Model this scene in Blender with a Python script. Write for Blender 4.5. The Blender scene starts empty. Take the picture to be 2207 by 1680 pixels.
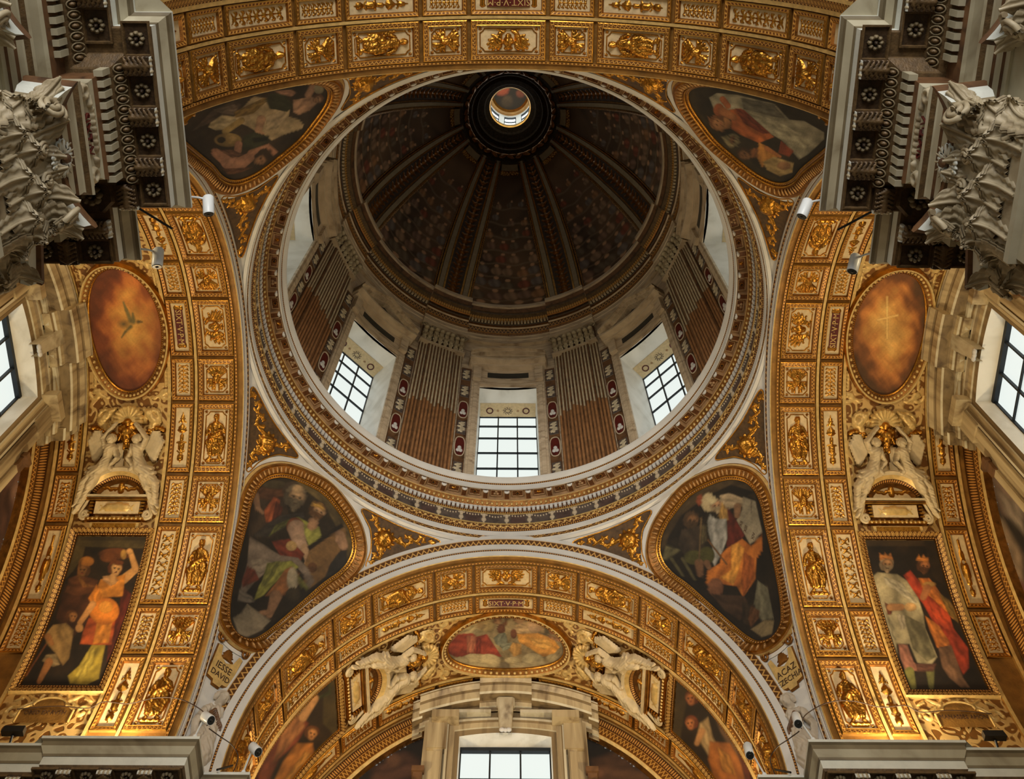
import bpy, math, random
import numpy as np
from math import pi, sin, cos, radians, sqrt, atan2
from mathutils import Matrix, Vector

random.seed(7)
rng = np.random.default_rng(7)
sc = bpy.context.scene
COL = sc.collection

# ---------------------------------------------------------------- camera
F, PITCH, YAW, ROLL, CX, CY, SH = 1909.46, 1.286131, -0.0021365, 0.0030675, 0.0635, -7.7897, -500.0
cr, sr, cy_, sy_ = cos(ROLL), sin(ROLL), cos(YAW), sin(YAW)
def _w(v):
    x, y, z = v
    return Vector((x*cy_ - y*sy_, x*sy_ + y*cy_, z))
_right, _down, _fwd = _w((1, 0, 0)), _w((0, sin(PITCH), -cos(PITCH))), _w((0, cos(PITCH), sin(PITCH)))
_r2 = _right*cr - _down*sr
_d2 = _right*sr + _down*cr
cam = bpy.data.cameras.new('camera')
cam.sensor_width = 36.0
cam.lens = 36.0*F/2207.0
cam.shift_y = SH/2207.0
cam.clip_end = 200
camo = bpy.data.objects.new('camera', cam)
COL.objects.link(camo)
_m = Matrix.Identity(4)
for i in range(3):
    _m[i][0] = _r2[i]; _m[i][1] = -_d2[i]; _m[i][2] = -_fwd[i]
_m[0][3], _m[1][3], _m[2][3] = CX, CY, 0.0
camo.matrix_world = _m
sc.camera = camo

def to_px(P):
    """photo pixel that a world point is seen at (used only to look up the painters' colours of the frescoes)"""
    P = np.asarray(P, float) - np.array([CX, CY, 0.0])
    x = P[:, 0]*cy_ + P[:, 1]*sy_; y = -P[:, 0]*sy_ + P[:, 1]*cy_; z = P[:, 2]
    d = y*cos(PITCH) + z*sin(PITCH)
    v = (y*sin(PITCH) - z*cos(PITCH))/d; u = x/d
    return 1103.5 + F*(u*cr - v*sr), 840 + SH + F*(u*sr + v*cr)

# ---------------------------------------------------------------- world, lights, exposure
sc.view_settings.view_transform = 'Standard'
sc.view_settings.look = 'None'
sc.view_settings.exposure = 0.0
sc.view_settings.gamma = 1.0
sc.view_settings.use_curve_mapping = False
world = bpy.data.worlds.new('sky'); sc.world = world
world.use_nodes = True
world.node_tree.nodes['Background'].inputs[0].default_value = (0.80, 0.86, 0.84, 1)
world.node_tree.nodes['Background'].inputs[1].default_value = 0.32
PANE_STRENGTH = 0.95
WARM = (1.0, 0.80, 0.48)
def area_light(name, loc, target, sx, sy, power, color, spread=180):
    l = bpy.data.lights.new(name, 'AREA'); l.shape = 'RECTANGLE'; l.size = sx; l.size_y = sy
    l.energy = power; l.color = color; l.spread = radians(spread)
    o = bpy.data.objects.new(name, l); COL.objects.link(o)
    o.location = loc
    o.rotation_euler = (Vector(target) - Vector(loc)).to_track_quat('-Z', 'Y').to_euler()
    return o
# floodlights that stand on the cornices and wash the three arm vaults, out of the camera's sight behind the cornice edges
LAMPS = [  # (location, target, power)
    ((-5.9, 4.25, 10.0), (-6.6, -0.5, 15.5), 150), ((-5.9, -4.25, 10.0), (-6.6, 1.5, 15.2), 150),
    ((5.9, 4.25, 10.0), (6.6, -0.5, 15.5), 150), ((5.9, -4.25, 10.0), (6.6, 1.5, 15.2), 150),
    ((-4.25, 6.2, 10.0), (0.5, 6.6, 15.3), 190), ((4.25, 6.2, 10.0), (-0.5, 6.6, 15.3), 190),
    ((-4.3, -6.2, 10.0), (0.5, -5.8, 15.3), 13), ((4.3, -6.2, 10.0), (-0.5, -5.8, 15.3), 13),
]
for i, (a, b, p) in enumerate(LAMPS):
    area_light('vault_washer', a, b, 0.5, 0.25, p, WARM)
# added area light, filling from below for the opening towards the nave (behind and below the camera)
area_light('nave_fill', (0, -27.0, 1.0), (0, 0, 14.0), 14, 9, 5200, (1.0, 0.965, 0.92))

# ---------------------------------------------------------------- materials
MATS = {}
def lin(c):
    return tuple(((x/255.0)/12.92 if x/255.0 <= 0.04045 else ((x/255.0 + 0.055)/1.055)**2.4) for x in c) + (1.0,)
def new_mat(name):
    m = bpy.data.materials.new(name); m.use_nodes = True
    MATS[name] = m
    return m, m.node_tree.nodes, m.node_tree.links, m.node_tree.nodes['Principled BSDF']
def N_(ns, typ, **kw):
    n = ns.new(typ)
    for k, v in kw.items():
        setattr(n, k, v)
    return n
def plain(name, c, rough=0.6, metal=0.0, var=0.12, scale=6.0, bump=0.15, bscale=40.0, c2=None):
    m, ns, ls, b = new_mat(name)
    tc = N_(ns, 'ShaderNodeTexCoord')
    nz = N_(ns, 'ShaderNodeTexNoise'); nz.inputs['Scale'].default_value = scale; nz.inputs['Detail'].default_value = 5
    ls.new(tc.outputs['Object'], nz.inputs['Vector'])
    mx = N_(ns, 'ShaderNodeMix', data_type='RGBA')
    A = lin(c); B = lin(c2) if c2 else tuple(x*(1-3.0*var) for x in A[:3]) + (1,)
    mx.inputs[6].default_value = A; mx.inputs[7].default_value = B
    rp = N_(ns, 'ShaderNodeMapRange'); rp.inputs[1].default_value = 0.35; rp.inputs[2].default_value = 0.75
    ls.new(nz.outputs['Fac'], rp.inputs[0]); ls.new(rp.outputs[0], mx.inputs[0])
    ls.new(mx.outputs[2], b.inputs['Base Color'])
    b.inputs['Roughness'].default_value = rough; b.inputs['Metallic'].default_value = metal
    if bump:
        n2 = N_(ns, 'ShaderNodeTexNoise'); n2.inputs['Scale'].default_value = bscale; n2.inputs['Detail'].default_value = 3
        ls.new(tc.outputs['Object'], n2.inputs['Vector'])
        bp = N_(ns, 'ShaderNodeBump'); bp.inputs['Strength'].default_value = bump; bp.inputs['Distance'].default_value = 0.02
        ls.new(n2.outputs['Fac'], bp.inputs['Height']); ls.new(bp.outputs[0], b.inputs['Normal'])
    return m
def veined(name, c, c2, scale=1.2, rough=0.5, stretch=(1, 1, 1)):
    m, ns, ls, b = new_mat(name)
    tc = N_(ns, 'ShaderNodeTexCoord'); mp = N_(ns, 'ShaderNodeMapping'); mp.inputs['Scale'].default_value = stretch
    ls.new(tc.outputs['Object'], mp.inputs['Vector'])
    nz = N_(ns, 'ShaderNodeTexNoise'); nz.inputs['Scale'].default_value = scale; nz.inputs['Detail'].default_value = 6
    nz.inputs['Distortion'].default_value = 0.7
    ls.new(mp.outputs[0], nz.inputs['Vector'])
    rp = N_(ns, 'ShaderNodeValToRGB')
    e = rp.color_ramp.elements
    e[0].position = 0.30; e[0].color = lin(c2); e[1].position = 0.62; e[1].color = lin(c)
    k = rp.color_ramp.elements.new(0.46); k.color = lin([(x*0.7 + y*0.3) for x, y in zip(c, c2)])
    ls.new(nz.outputs['Fac'], rp.inputs[0]); ls.new(rp.outputs[0], b.inputs['Base Color'])
    b.inputs['Roughness'].default_value = rough
    bp = N_(ns, 'ShaderNodeBump'); bp.inputs['Strength'].default_value = 0.12; bp.inputs['Distance'].default_value = 0.02
    ls.new(nz.outputs['Fac'], bp.inputs['Height']); ls.new(bp.outputs[0], b.inputs['Normal'])
    return m
def banded(name, ca, cb, kind, period, rough=0.45, metal=0.35):
    """ornament running along a band: u (metres) along, v 0..1 across"""
    m, ns, ls, b = new_mat(name)
    uv = N_(ns, 'ShaderNodeUVMap'); uv.uv_map = 'UVMap'
    sp = N_(ns, 'ShaderNodeSeparateXYZ'); ls.new(uv.outputs[0], sp.inputs[0])
    def M(op, a, b_=None, c_=None):
        n = N_(ns, 'ShaderNodeMath', operation=op)
        for i, x in enumerate((a, b_, c_)):
            if x is None: continue
            if isinstance(x, (int, float)): n.inputs[i].default_value = x
            else: ls.new(x, n.inputs[i])
        return n.outputs[0]
    u = M('DIVIDE', sp.outputs[0], period); v = sp.outputs[1]
    fr = M('FRACT', u); tri = M('ABSOLUTE', M('MULTIPLY_ADD', fr, 2.0, -1.0))   # 1 at joints, 0 mid
    if kind == 'zigzag':
        d = M('ABSOLUTE', M('SUBTRACT', v, M('MULTIPLY_ADD', tri, 0.62, 0.14)))
        mask = M('LESS_THAN', d, 0.15)
        edge = M('GREATER_THAN', M('ABSOLUTE', M('SUBTRACT', v, 0.5)), 0.44)
        mask = M('MAXIMUM', mask, edge)
    elif kind == 'dots':
        dx = M('POWER', tri, 2.0); dx = M('POWER', M('SUBTRACT', fr, 0.5), 2.0); dy = M('POWER', M('MULTIPLY', M('SUBTRACT', v, 0.5), 0.8), 2.0)
        mask = M('LESS_THAN', M('ADD', dx, dy), 0.085)
    elif kind == 'egg':
        dx = M('POWER', M('SUBTRACT', fr, 0.5), 2.0); dy = M('POWER', M('MULTIPLY', M('SUBTRACT', v, 0.5), 0.85), 2.0)
        r = M('SQRT', M('ADD', dx, dy))
        mask = M('MAXIMUM', M('LESS_THAN', r, 0.2), M('LESS_THAN', M('ABSOLUTE', M('SUBTRACT', r, 0.36)), 0.06))
    elif kind == 'leaf':
        dy = M('ABSOLUTE', M('SUBTRACT', v, M('MULTIPLY_ADD', M('SINE', M('MULTIPLY', u, 6.2832)), 0.18, 0.5)))
        nz = N_(ns, 'ShaderNodeTexVoronoi'); nz.inputs['Scale'].default_value = 1.0
        cb_ = N_(ns, 'ShaderNodeCombineXYZ'); ls.new(M('MULTIPLY', u, 3.0), cb_.inputs[0]); ls.new(M('MULTIPLY', v, 3.0), cb_.inputs[1])
        ls.new(cb_.outputs[0], nz.inputs['Vector'])
        mask = M('MAXIMUM', M('LESS_THAN', nz.outputs['Distance'], 0.42), M('LESS_THAN', dy, 0.09))
    else:  # key
        mask = M('MAXIMUM', M('GREATER_THAN', M('SINE', M('MULTIPLY', u, 6.2832)), 0.25), M('GREATER_THAN', M('ABSOLUTE', M('SUBTRACT', v, 0.5)), 0.36))
    mx = N_(ns, 'ShaderNodeMix', data_type='RGBA'); mx.inputs[6].default_value = lin(cb); mx.inputs[7].default_value = lin(ca)
    ls.new(mask, mx.inputs[0]); ls.new(mx.outputs[2], b.inputs['Base Color'])
    b.inputs['Roughness'].default_value = rough; b.inputs['Metallic'].default_value = metal
    bp = N_(ns, 'ShaderNodeBump'); bp.inputs['Strength'].default_value = 0.5; bp.inputs['Distance'].default_value = 0.02
    ls.new(mask, bp.inputs['Height']); ls.new(bp.outputs[0], b.inputs['Normal'])
    return m
def fresco_mat(name):
    m, ns, ls, b = new_mat(name)
    at = N_(ns, 'ShaderNodeAttribute'); at.attribute_name = 'paint'
    tc = N_(ns, 'ShaderNodeTexCoord')
    nz = N_(ns, 'ShaderNodeTexNoise'); nz.inputs['Scale'].default_value = 30; nz.inputs['Detail'].default_value = 4
    ls.new(tc.outputs['Object'], nz.inputs['Vector'])
    mr = N_(ns, 'ShaderNodeMapRange'); mr.inputs[3].default_value = 0.82; mr.inputs[4].default_value = 1.18
    ls.new(nz.outputs['Fac'], mr.inputs[0])
    vm = N_(ns, 'ShaderNodeVectorMath', operation='SCALE')
    ls.new(at.outputs['Color'], vm.inputs[0]); ls.new(mr.outputs[0], vm.inputs['Scale'])
    ls.new(vm.outputs[0], b.inputs['Base Color'])
    b.inputs['Roughness'].default_value = 0.8
    return m
def emit(name, c, s):
    m, ns, ls, b = new_mat(name)
    b.inputs['Base Color'].default_value = (0.05, 0.05, 0.05, 1)
    b.inputs['Emission Color'].default_value = c; b.inputs['Emission Strength'].default_value = s
    return m

plain('stucco', (212, 209, 203), 0.7, var=0.05, scale=2.0, bump=0.08)
plain('stucco_warm', (196, 178, 150), 0.7, var=0.06, scale=3.0)
plain('vault_gold', (152, 108, 48), 0.5, 0.35, var=0.16, scale=5.0, bump=0.3, bscale=30)
plain('gold', (200, 142, 58), 0.36, 1.0, var=0.16, scale=9.0, bump=0.35, bscale=28)
plain('gold_pale', (222, 186, 116), 0.45, 0.30, var=0.12, scale=12.0)
plain('gold_old', (150, 98, 38), 0.40, 0.60, var=0.2, scale=9.0, bump=0.3)
plain('field', (216, 190, 144), 0.7, var=0.08, scale=14.0)
plain('marble_figure', (204, 182, 142), 0.55, var=0.10, scale=6.0)
veined('drum_marble', (208, 188, 158), (150, 128, 102), 2.2, 0.5, (1, 1, 4))
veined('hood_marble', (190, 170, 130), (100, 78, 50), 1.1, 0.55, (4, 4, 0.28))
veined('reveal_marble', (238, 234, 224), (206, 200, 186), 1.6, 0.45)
veined('hood_shaded', (138, 116, 80), (78, 60, 38), 1.1, 0.6, (4, 4, 0.28))  # darker copy of hood_marble: shade of grooves, frieze and soffits put into the colour
veined('hood_lit', (206, 196, 168), (160, 144, 112), 1.1, 0.6, (4, 4, 0.28))  # paler copy of hood_marble: lit moulding edges put into the colour
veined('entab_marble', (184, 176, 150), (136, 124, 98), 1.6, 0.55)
veined('entab_shade', (124, 112, 86), (84, 72, 52), 1.6, 0.5)  # entab_marble darkened, shading of the curved cornice mouldings put into the colour
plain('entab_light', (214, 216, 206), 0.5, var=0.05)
veined('capital_stone', (186, 172, 142), (112, 94, 66), 3.0, 0.55)
veined('red_marble', (98, 34, 26), (60, 20, 16), 6, 0.4)
veined('grey_marble', (96, 84, 76), (58, 50, 46), 6, 0.45)
veined('purple_marble', (88, 68, 62), (60, 48, 44), 6, 0.45)
veined('brown_stone', (112, 78, 48), (64, 42, 24), 5, 0.5)
plain('bronze_dark', (74, 54, 32), 0.55, 0.2, var=0.25, scale=12, bump=0.3)
plain('bronze_mid', (108, 84, 52), 0.5, 0.2, var=0.2, scale=12, bump=0.3)
plain('coffer_brown', (112, 66, 28), 0.6, 0.15, var=0.2, scale=12)
plain('terracotta', (178, 142, 102), 0.6, var=0.15)
plain('filled_flute', (164, 116, 72), 0.6, var=0.15)
plain('flute_light', (204, 188, 156), 0.55, var=0.12)
plain('slate', (44, 46, 44), 0.5, var=0.1)
plain('iron', (38, 42, 46), 0.5, 0.5, var=0.1)
plain('camera_white', (222, 226, 226), 0.35, var=0.0, bump=0)
plain('black_plastic', (14, 14, 15), 0.35, var=0.0, bump=0)
plain('lens_glass', (50, 52, 50), 0.15, 0.3, var=0.0, bump=0)
plain('cable_brown', (52, 32, 18), 0.6, var=0.0, bump=0)
plain('ink', (60, 34, 14), 0.6, var=0.0, bump=0)
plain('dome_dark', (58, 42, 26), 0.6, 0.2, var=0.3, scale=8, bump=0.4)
plain('dome_stripe', (150, 136, 110), 0.6, var=0.08)
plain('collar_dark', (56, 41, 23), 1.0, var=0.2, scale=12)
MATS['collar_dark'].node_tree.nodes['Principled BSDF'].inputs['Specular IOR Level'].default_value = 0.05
plain('rosette_stone', (128, 112, 82), 0.6, var=0.15)
plain('gilt_brown', (184, 138, 82), 0.5, 0.3, var=0.15, scale=14)
plain('ornament_ground', (92, 66, 34), 0.65, 0.1, var=0.2, scale=14)
emit('lantern_pane', (0.86, 0.95, 0.93, 1), 4.5)
plain('figure_stone', (196, 184, 166), 0.6, var=0.08, scale=5)
plain('floor_stone', (150, 136, 118), 0.5, var=0.1)
banded('zigzag_gold', (206, 158, 86), (92, 56, 20), 'zigzag', 0.105)
banded('zigzag_big', (210, 156, 74), (112, 68, 24), 'zigzag', 0.078)
banded('dots_gold', (206, 150, 76), (84, 48, 16), 'dots', 0.045)
banded('egg_gold', (214, 168, 92), (98, 58, 20), 'egg', 0.075)
banded('leaf_gold', (206, 160, 90), (94, 56, 20), 'leaf', 0.12)
banded('key_gold', (206, 150, 70), (110, 64, 20), 'key', 0.07)
fresco_mat('fresco_paint')
def arabesque(name, ca, cb, scale):
    m, ns, ls, b = new_mat(name)
    tc = N_(ns, 'ShaderNodeTexCoord'); nz = N_(ns, 'ShaderNodeTexNoise'); nz.inputs['Scale'].default_value = scale*.5; nz.inputs['Detail'].default_value = 2
    ls.new(tc.outputs['Object'], nz.inputs['Vector'])
    ad = N_(ns, 'ShaderNodeVectorMath', operation='MULTIPLY_ADD'); ls.new(nz.outputs['Color'], ad.inputs[0]); ad.inputs[1].default_value = (.12, .12, .12); ls.new(tc.outputs['Object'], ad.inputs[2])
    vo = N_(ns, 'ShaderNodeTexVoronoi'); vo.feature = 'SMOOTH_F1'; vo.inputs['Scale'].default_value = scale; ls.new(ad.outputs[0], vo.inputs['Vector'])
    sn = N_(ns, 'ShaderNodeMath', operation='SINE'); ml = N_(ns, 'ShaderNodeMath', operation='MULTIPLY'); ml.inputs[1].default_value = 16.0; ls.new(vo.outputs['Distance'], ml.inputs[0]); ls.new(ml.outputs[0], sn.inputs[0])
    mr = N_(ns, 'ShaderNodeMapRange'); mr.inputs[1].default_value = -.3; mr.inputs[2].default_value = .5; ls.new(sn.outputs[0], mr.inputs[0])
    mx = N_(ns, 'ShaderNodeMix', data_type='RGBA'); mx.inputs[6].default_value = lin(cb); mx.inputs[7].default_value = lin(ca); ls.new(mr.outputs[0], mx.inputs[0]); ls.new(mx.outputs[2], b.inputs['Base Color'])
    b.inputs['Roughness'].default_value = .5; b.inputs['Metallic'].default_value = .25
    bp = N_(ns, 'ShaderNodeBump'); bp.inputs['Strength'].default_value = .6; bp.inputs['Distance'].default_value = .03; ls.new(mr.outputs[0], bp.inputs['Height']); ls.new(bp.outputs[0], b.inputs['Normal'])
arabesque('arabesque', (206, 168, 104), (122, 78, 28), 7.0)
emit('daylight_pane', (0.86, 0.93, 0.88, 1), PANE_STRENGTH)

# ---------------------------------------------------------------- mesh building
class MB:
    def __init__(s):
        s.V, s.Q, s.mq, s.n, s.UV, s.names, s.C, s.sm = [], [], [], 0, [], [], [], []
    def add(s, V, Fc, mat, uv=None, col=None, smooth=False):
        """V (n,3); Fc list/array of quads or tris (or ngons)"""
        V = np.asarray(V, float)
        if mat not in s.names: s.names.append(mat)
        mi = s.names.index(mat)
        s.V.append(V); s.UV.append(np.zeros((len(V), 2)) if uv is None else np.asarray(uv, float))
        s.C.append(np.zeros((len(V), 3)) if col is None else np.asarray(col, float))
        if isinstance(Fc, np.ndarray):
            s.Q.append((Fc + s.n, mi, smooth))
        else:
            by = {}
            for f in Fc: by.setdefault(len(f), []).append(f)
            for k, v in by.items(): s.Q.append((np.array(v) + s.n, mi, smooth))
        s.n += len(V)
        return s
    def grid(s, P, mat, uv=None, col=None, smooth=True, closed=False, flip=False):
        """P (a,b,3) grid of points"""
        a, b = P.shape[:2]
        idx = np.arange(a*b).reshape(a, b)
        if closed: idx = np.concatenate([idx, idx[:1]], 0)
        q = np.stack([idx[:-1, :-1], idx[1:, :-1], idx[1:, 1:], idx[:-1, 1:]], -1).reshape(-1, 4)
        if flip: q = q[:, ::-1].copy()
        return s.add(P.reshape(-1, 3), q, mat, None if uv is None else uv.reshape(-1, 2), None if col is None else col.reshape(-1, 3), smooth)
    def box(s, x0, x1, y0, y1, z0, z1, mat, M=None):
        V = np.array([(x, y, z) for z in (z0, z1) for y in (y0, y1) for x in (x0, x1)], float)
        if M is not None: V = M(V)
        return s.add(V, np.array([(0, 2, 3, 1), (4, 5, 7, 6), (0, 1, 5, 4), (2, 6, 7, 3), (0, 4, 6, 2), (1, 3, 7, 5)]), mat)
    def frus(s, x0, x1, y0, y1, z0, z1, ins, mat, M=None):
        """box whose top is inset: a bevelled slab"""
        V = np.array([(x0, y0, z0), (x1, y0, z0), (x1, y1, z0), (x0, y1, z0), (x0+ins, y0+ins, z1), (x1-ins, y0+ins, z1), (x1-ins, y1-ins, z1), (x0+ins, y1-ins, z1)], float)
        if M is not None: V = M(V)
        return s.add(V, np.array([(3, 2, 1, 0), (4, 5, 6, 7), (0, 1, 5, 4), (1, 2, 6, 5), (2, 3, 7, 6), (3, 0, 4, 7)]), mat)
    def ell(s, c, r, mat, nu=8, nv=6, M=None, half=False):
        t = np.linspace(0, 2*pi, nu, endpoint=False); p = np.linspace(0 if half else -pi/2, pi/2, nv)
        P = np.stack([np.cos(p)[None]*np.cos(t)[:, None]*r[0] + c[0], np.cos(p)[None]*np.sin(t)[:, None]*r[1] + c[1], np.sin(p)[None]*np.ones((nu, 1))*r[2] + c[2]], -1)
        if M is not None: P = M(P.reshape(-1, 3)).reshape(P.shape)
        return s.grid(P, mat, closed=True)
    def tube(s, pts, r, mat, n=6, M=None, cap=True):
        pts = np.asarray(pts, float); k = len(pts)
        r = np.broadcast_to(np.asarray(r, float), (k,))
        T = np.gradient(pts, axis=0); T /= np.linalg.norm(T, axis=1, keepdims=True) + 1e-9
        up = np.array([0, 0, 1.0]) if abs(T[0][2]) < 0.9 else np.array([1.0, 0, 0])
        A = np.cross(T, up); A /= np.linalg.norm(A, axis=1, keepdims=True) + 1e-9
        B = np.cross(A, T)
        t = np.linspace(0, 2*pi, n, endpoint=False)
        P = pts[None] + r[None, :, None]*(np.cos(t)[:, None, None]*A[None] + np.sin(t)[:, None, None]*B[None])
        if M is not None: P = M(P.reshape(-1, 3)).reshape(P.shape)
        s.grid(P, mat, closed=True)
        if cap:
            s.add(P[:, 0], [tuple(range(n))], mat); s.add(P[:, -1], [tuple(range(n))[::-1]], mat)
        return s
    def mesh(s, name):
        V = np.concatenate(s.V) if s.V else np.zeros((0, 3))
        me = bpy.data.meshes.new(name)
        me.vertices.add(len(V)); me.vertices.foreach_set('co', V.astype(np.float32).ravel())
        nl = sum(q.size for q, _, _ in s.Q); nf = sum(len(q) for q, _, _ in s.Q)
        me.loops.add(nl); me.polygons.add(nf)
        li = np.concatenate([q.ravel() for q, _, _ in s.Q]).astype(np.int32)
        tot = np.concatenate([np.full(len(q), q.shape[1]) for q, _, _ in s.Q]).astype(np.int32)
        st = np.concatenate([[0], np.cumsum(tot)[:-1]]).astype(np.int32)
        me.loops.foreach_set('vertex_index', li)
        me.polygons.foreach_set('loop_start', st)
        me.polygons.foreach_set('material_index', np.concatenate([np.full(len(q), m) for q, m, _ in s.Q]).astype(np.int32))
        me.polygons.foreach_set('use_smooth', np.concatenate([np.full(len(q), k) for q, _, k in s.Q]))
        for n in s.names: me.materials.append(MATS[n])
        UV = np.concatenate(s.UV)
        if UV.any():
            l = me.uv_layers.new(name='UVMap'); l.data.foreach_set('uv', UV[li].astype(np.float32).ravel())
        C = np.concatenate(s.C)
        if C.any():
            a = me.color_attributes.new('paint', 'FLOAT_COLOR', 'POINT')
            a.data.foreach_set('color', np.concatenate([C, np.ones((len(C), 1))], 1).astype(np.float32).ravel())
        me.update(calc_edges=True); me.validate()
        return me
    def build(s, name, parent=None, M=None, **tags):
        return obj(name, s.mesh(name), parent, M, **tags)

def world_of(o):
    m = o.matrix_basis.copy()
    while o.parent:
        o = o.parent; m = o.matrix_basis @ m
    return m
def obj(name, data, parent=None, M=None, **tags):
    """M: where the object stands in the world (identity when its mesh is built in place)"""
    o = bpy.data.objects.new(name, data); COL.objects.link(o)
    M = M if M is not None else Matrix.Identity(4)
    if parent is not None:
        o.parent = parent; o.matrix_basis = world_of(parent).inverted() @ M
    else: o.matrix_basis = M
    for k, v in tags.items(): o[k] = v
    return o
def thing(name, label, cat, loc, group=None):
    t = {'label': label, 'category': cat}
    if group: t['group'] = group
    return obj(name, None, None, Matrix.Translation(loc), **t)
def tag(o, label, cat, group=None):
    o['label'] = label; o['category'] = cat
    if group: o['group'] = group
    return o
def mat4(origin, ex, ey, ez, sx=1, sy=1, sz=1):
    m = Matrix.Identity(4)
    for i in range(3):
        m[i][0] = ex[i]*sx; m[i][1] = ey[i]*sy; m[i][2] = ez[i]*sz; m[i][3] = origin[i]
    return m
def apply4(M, V):
    A = np.array(M); return V @ A[:3, :3].T + A[:3, 3]
def RZ(deg):
    return Matrix.Rotation(radians(deg), 4, 'Z')

# ---------------------------------------------------------------- reliefs as height fields
def relief(mb, shapes, w, h, n, mat, depth=1.0, fold=0.0, fk=40.0, fa=0.6, seed=0, fn=None, base=-0.012, blend=1.0):
    """shapes: capsules (x0,y0,x1,y1,r0,r1[,lift]) in metres -> closed raised mesh standing on z=0"""
    ny = max(6, int(n*h/w)) if h < w else n
    nx = n if h < w else max(6, int(n*w/h))
    X, Y = np.meshgrid(np.linspace(-w/2, w/2, nx), np.linspace(-h/2, h/2, ny), indexing='ij')
    Z = np.full(X.shape, -1.0)
    for s in shapes:
        x0, y0, x1, y1, r0, r1 = s[:6]; lift = s[6] if len(s) > 6 else 0.0
        dx, dy = x1-x0, y1-y0; L = dx*dx + dy*dy + 1e-12
        t = np.clip(((X-x0)*dx + (Y-y0)*dy)/L, 0, 1)
        d = np.hypot(X-x0-t*dx, Y-y0-t*dy); r = r0 + (r1-r0)*t
        z = np.where(d < r, np.sqrt(np.maximum(r*r-d*d, 0))*depth + lift, -1.0)
        Z = np.maximum(Z, z)
    if fold:
        r_ = np.random.default_rng(seed); ph = r_.uniform(0, 6, 4)
        f = np.sin(fk*(X*cos(fa)+Y*sin(fa)) + 2.2*np.sin(0.35*fk*Y+ph[0]) + ph[1]) + 0.6*np.sin(1.7*fk*(X*cos(fa+.5)+Y*sin(fa+.5))+ph[2])
        Z = np.where(Z > 0, Z + fold*f*np.clip(Z/(0.03+1e-6), 0, 1), Z)
    ok = Z > 0
    keep = ok[:-1, :-1] | ok[1:, :-1] | ok[1:, 1:] | ok[:-1, 1:]
    Z = np.where(ok, np.maximum(Z, 0.002), base)
    idx = np.arange(X.size).reshape(X.shape)
    q = np.stack([idx[:-1, :-1], idx[1:, :-1], idx[1:, 1:], idx[:-1, 1:]], -1)[keep]
    used = np.unique(q); rm = np.full(X.size, -1); rm[used] = np.arange(len(used))
    V = np.stack([X, Y, Z], -1).reshape(-1, 3)[used]
    if fn is not None: V = fn(V)
    mb.add(V, rm[q], mat, smooth=True)
    return mb
def sweep(mb, pts, prof, mat_list, up=None, closed=False, fn=None, uvscale=1.0):
    """pts (k,2) in a plane; prof list of (offset, height); offset to the left of travel. mat_list: one per profile segment"""
    pts = np.asarray(pts, float); k = len(pts)
    if closed: T = np.roll(pts, -1, 0) - np.roll(pts, 1, 0)
    else: T = np.gradient(pts, axis=0)
    T /= np.linalg.norm(T, axis=1, keepdims=True) + 1e-12
    Nn = np.stack([-T[:, 1], T[:, 0]], 1)
    seg = np.linalg.norm(np.diff(np.concatenate([pts, pts[:1]]) if closed else pts, axis=0), axis=1)
    L = np.concatenate([[0], np.cumsum(seg)])
    if closed:
        pts2 = np.concatenate([pts, pts[:1]]); N2 = np.concatenate([Nn, Nn[:1]])
    else: pts2, N2 = pts, Nn
    for j in range(len(prof)-1):
        (o0, h0), (o1, h1) = prof[j], prof[j+1]
        P = np.zeros((len(pts2), 2, 3)); UV = np.zeros((len(pts2), 2, 2))
        for c, (o, h) in enumerate(((o0, h0), (o1, h1))):
            P[:, c, :2] = pts2 + N2*o; P[:, c, 2] = h
            UV[:, c, 0] = L[:len(pts2)]*uvscale; UV[:, c, 1] = c
        P = P.reshape(-1, 3)
        if fn is not None: P = fn(P)
        mb.grid(P.reshape(len(pts2), 2, 3), mat_list[j], uv=UV, smooth=False)
    return mb

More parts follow.
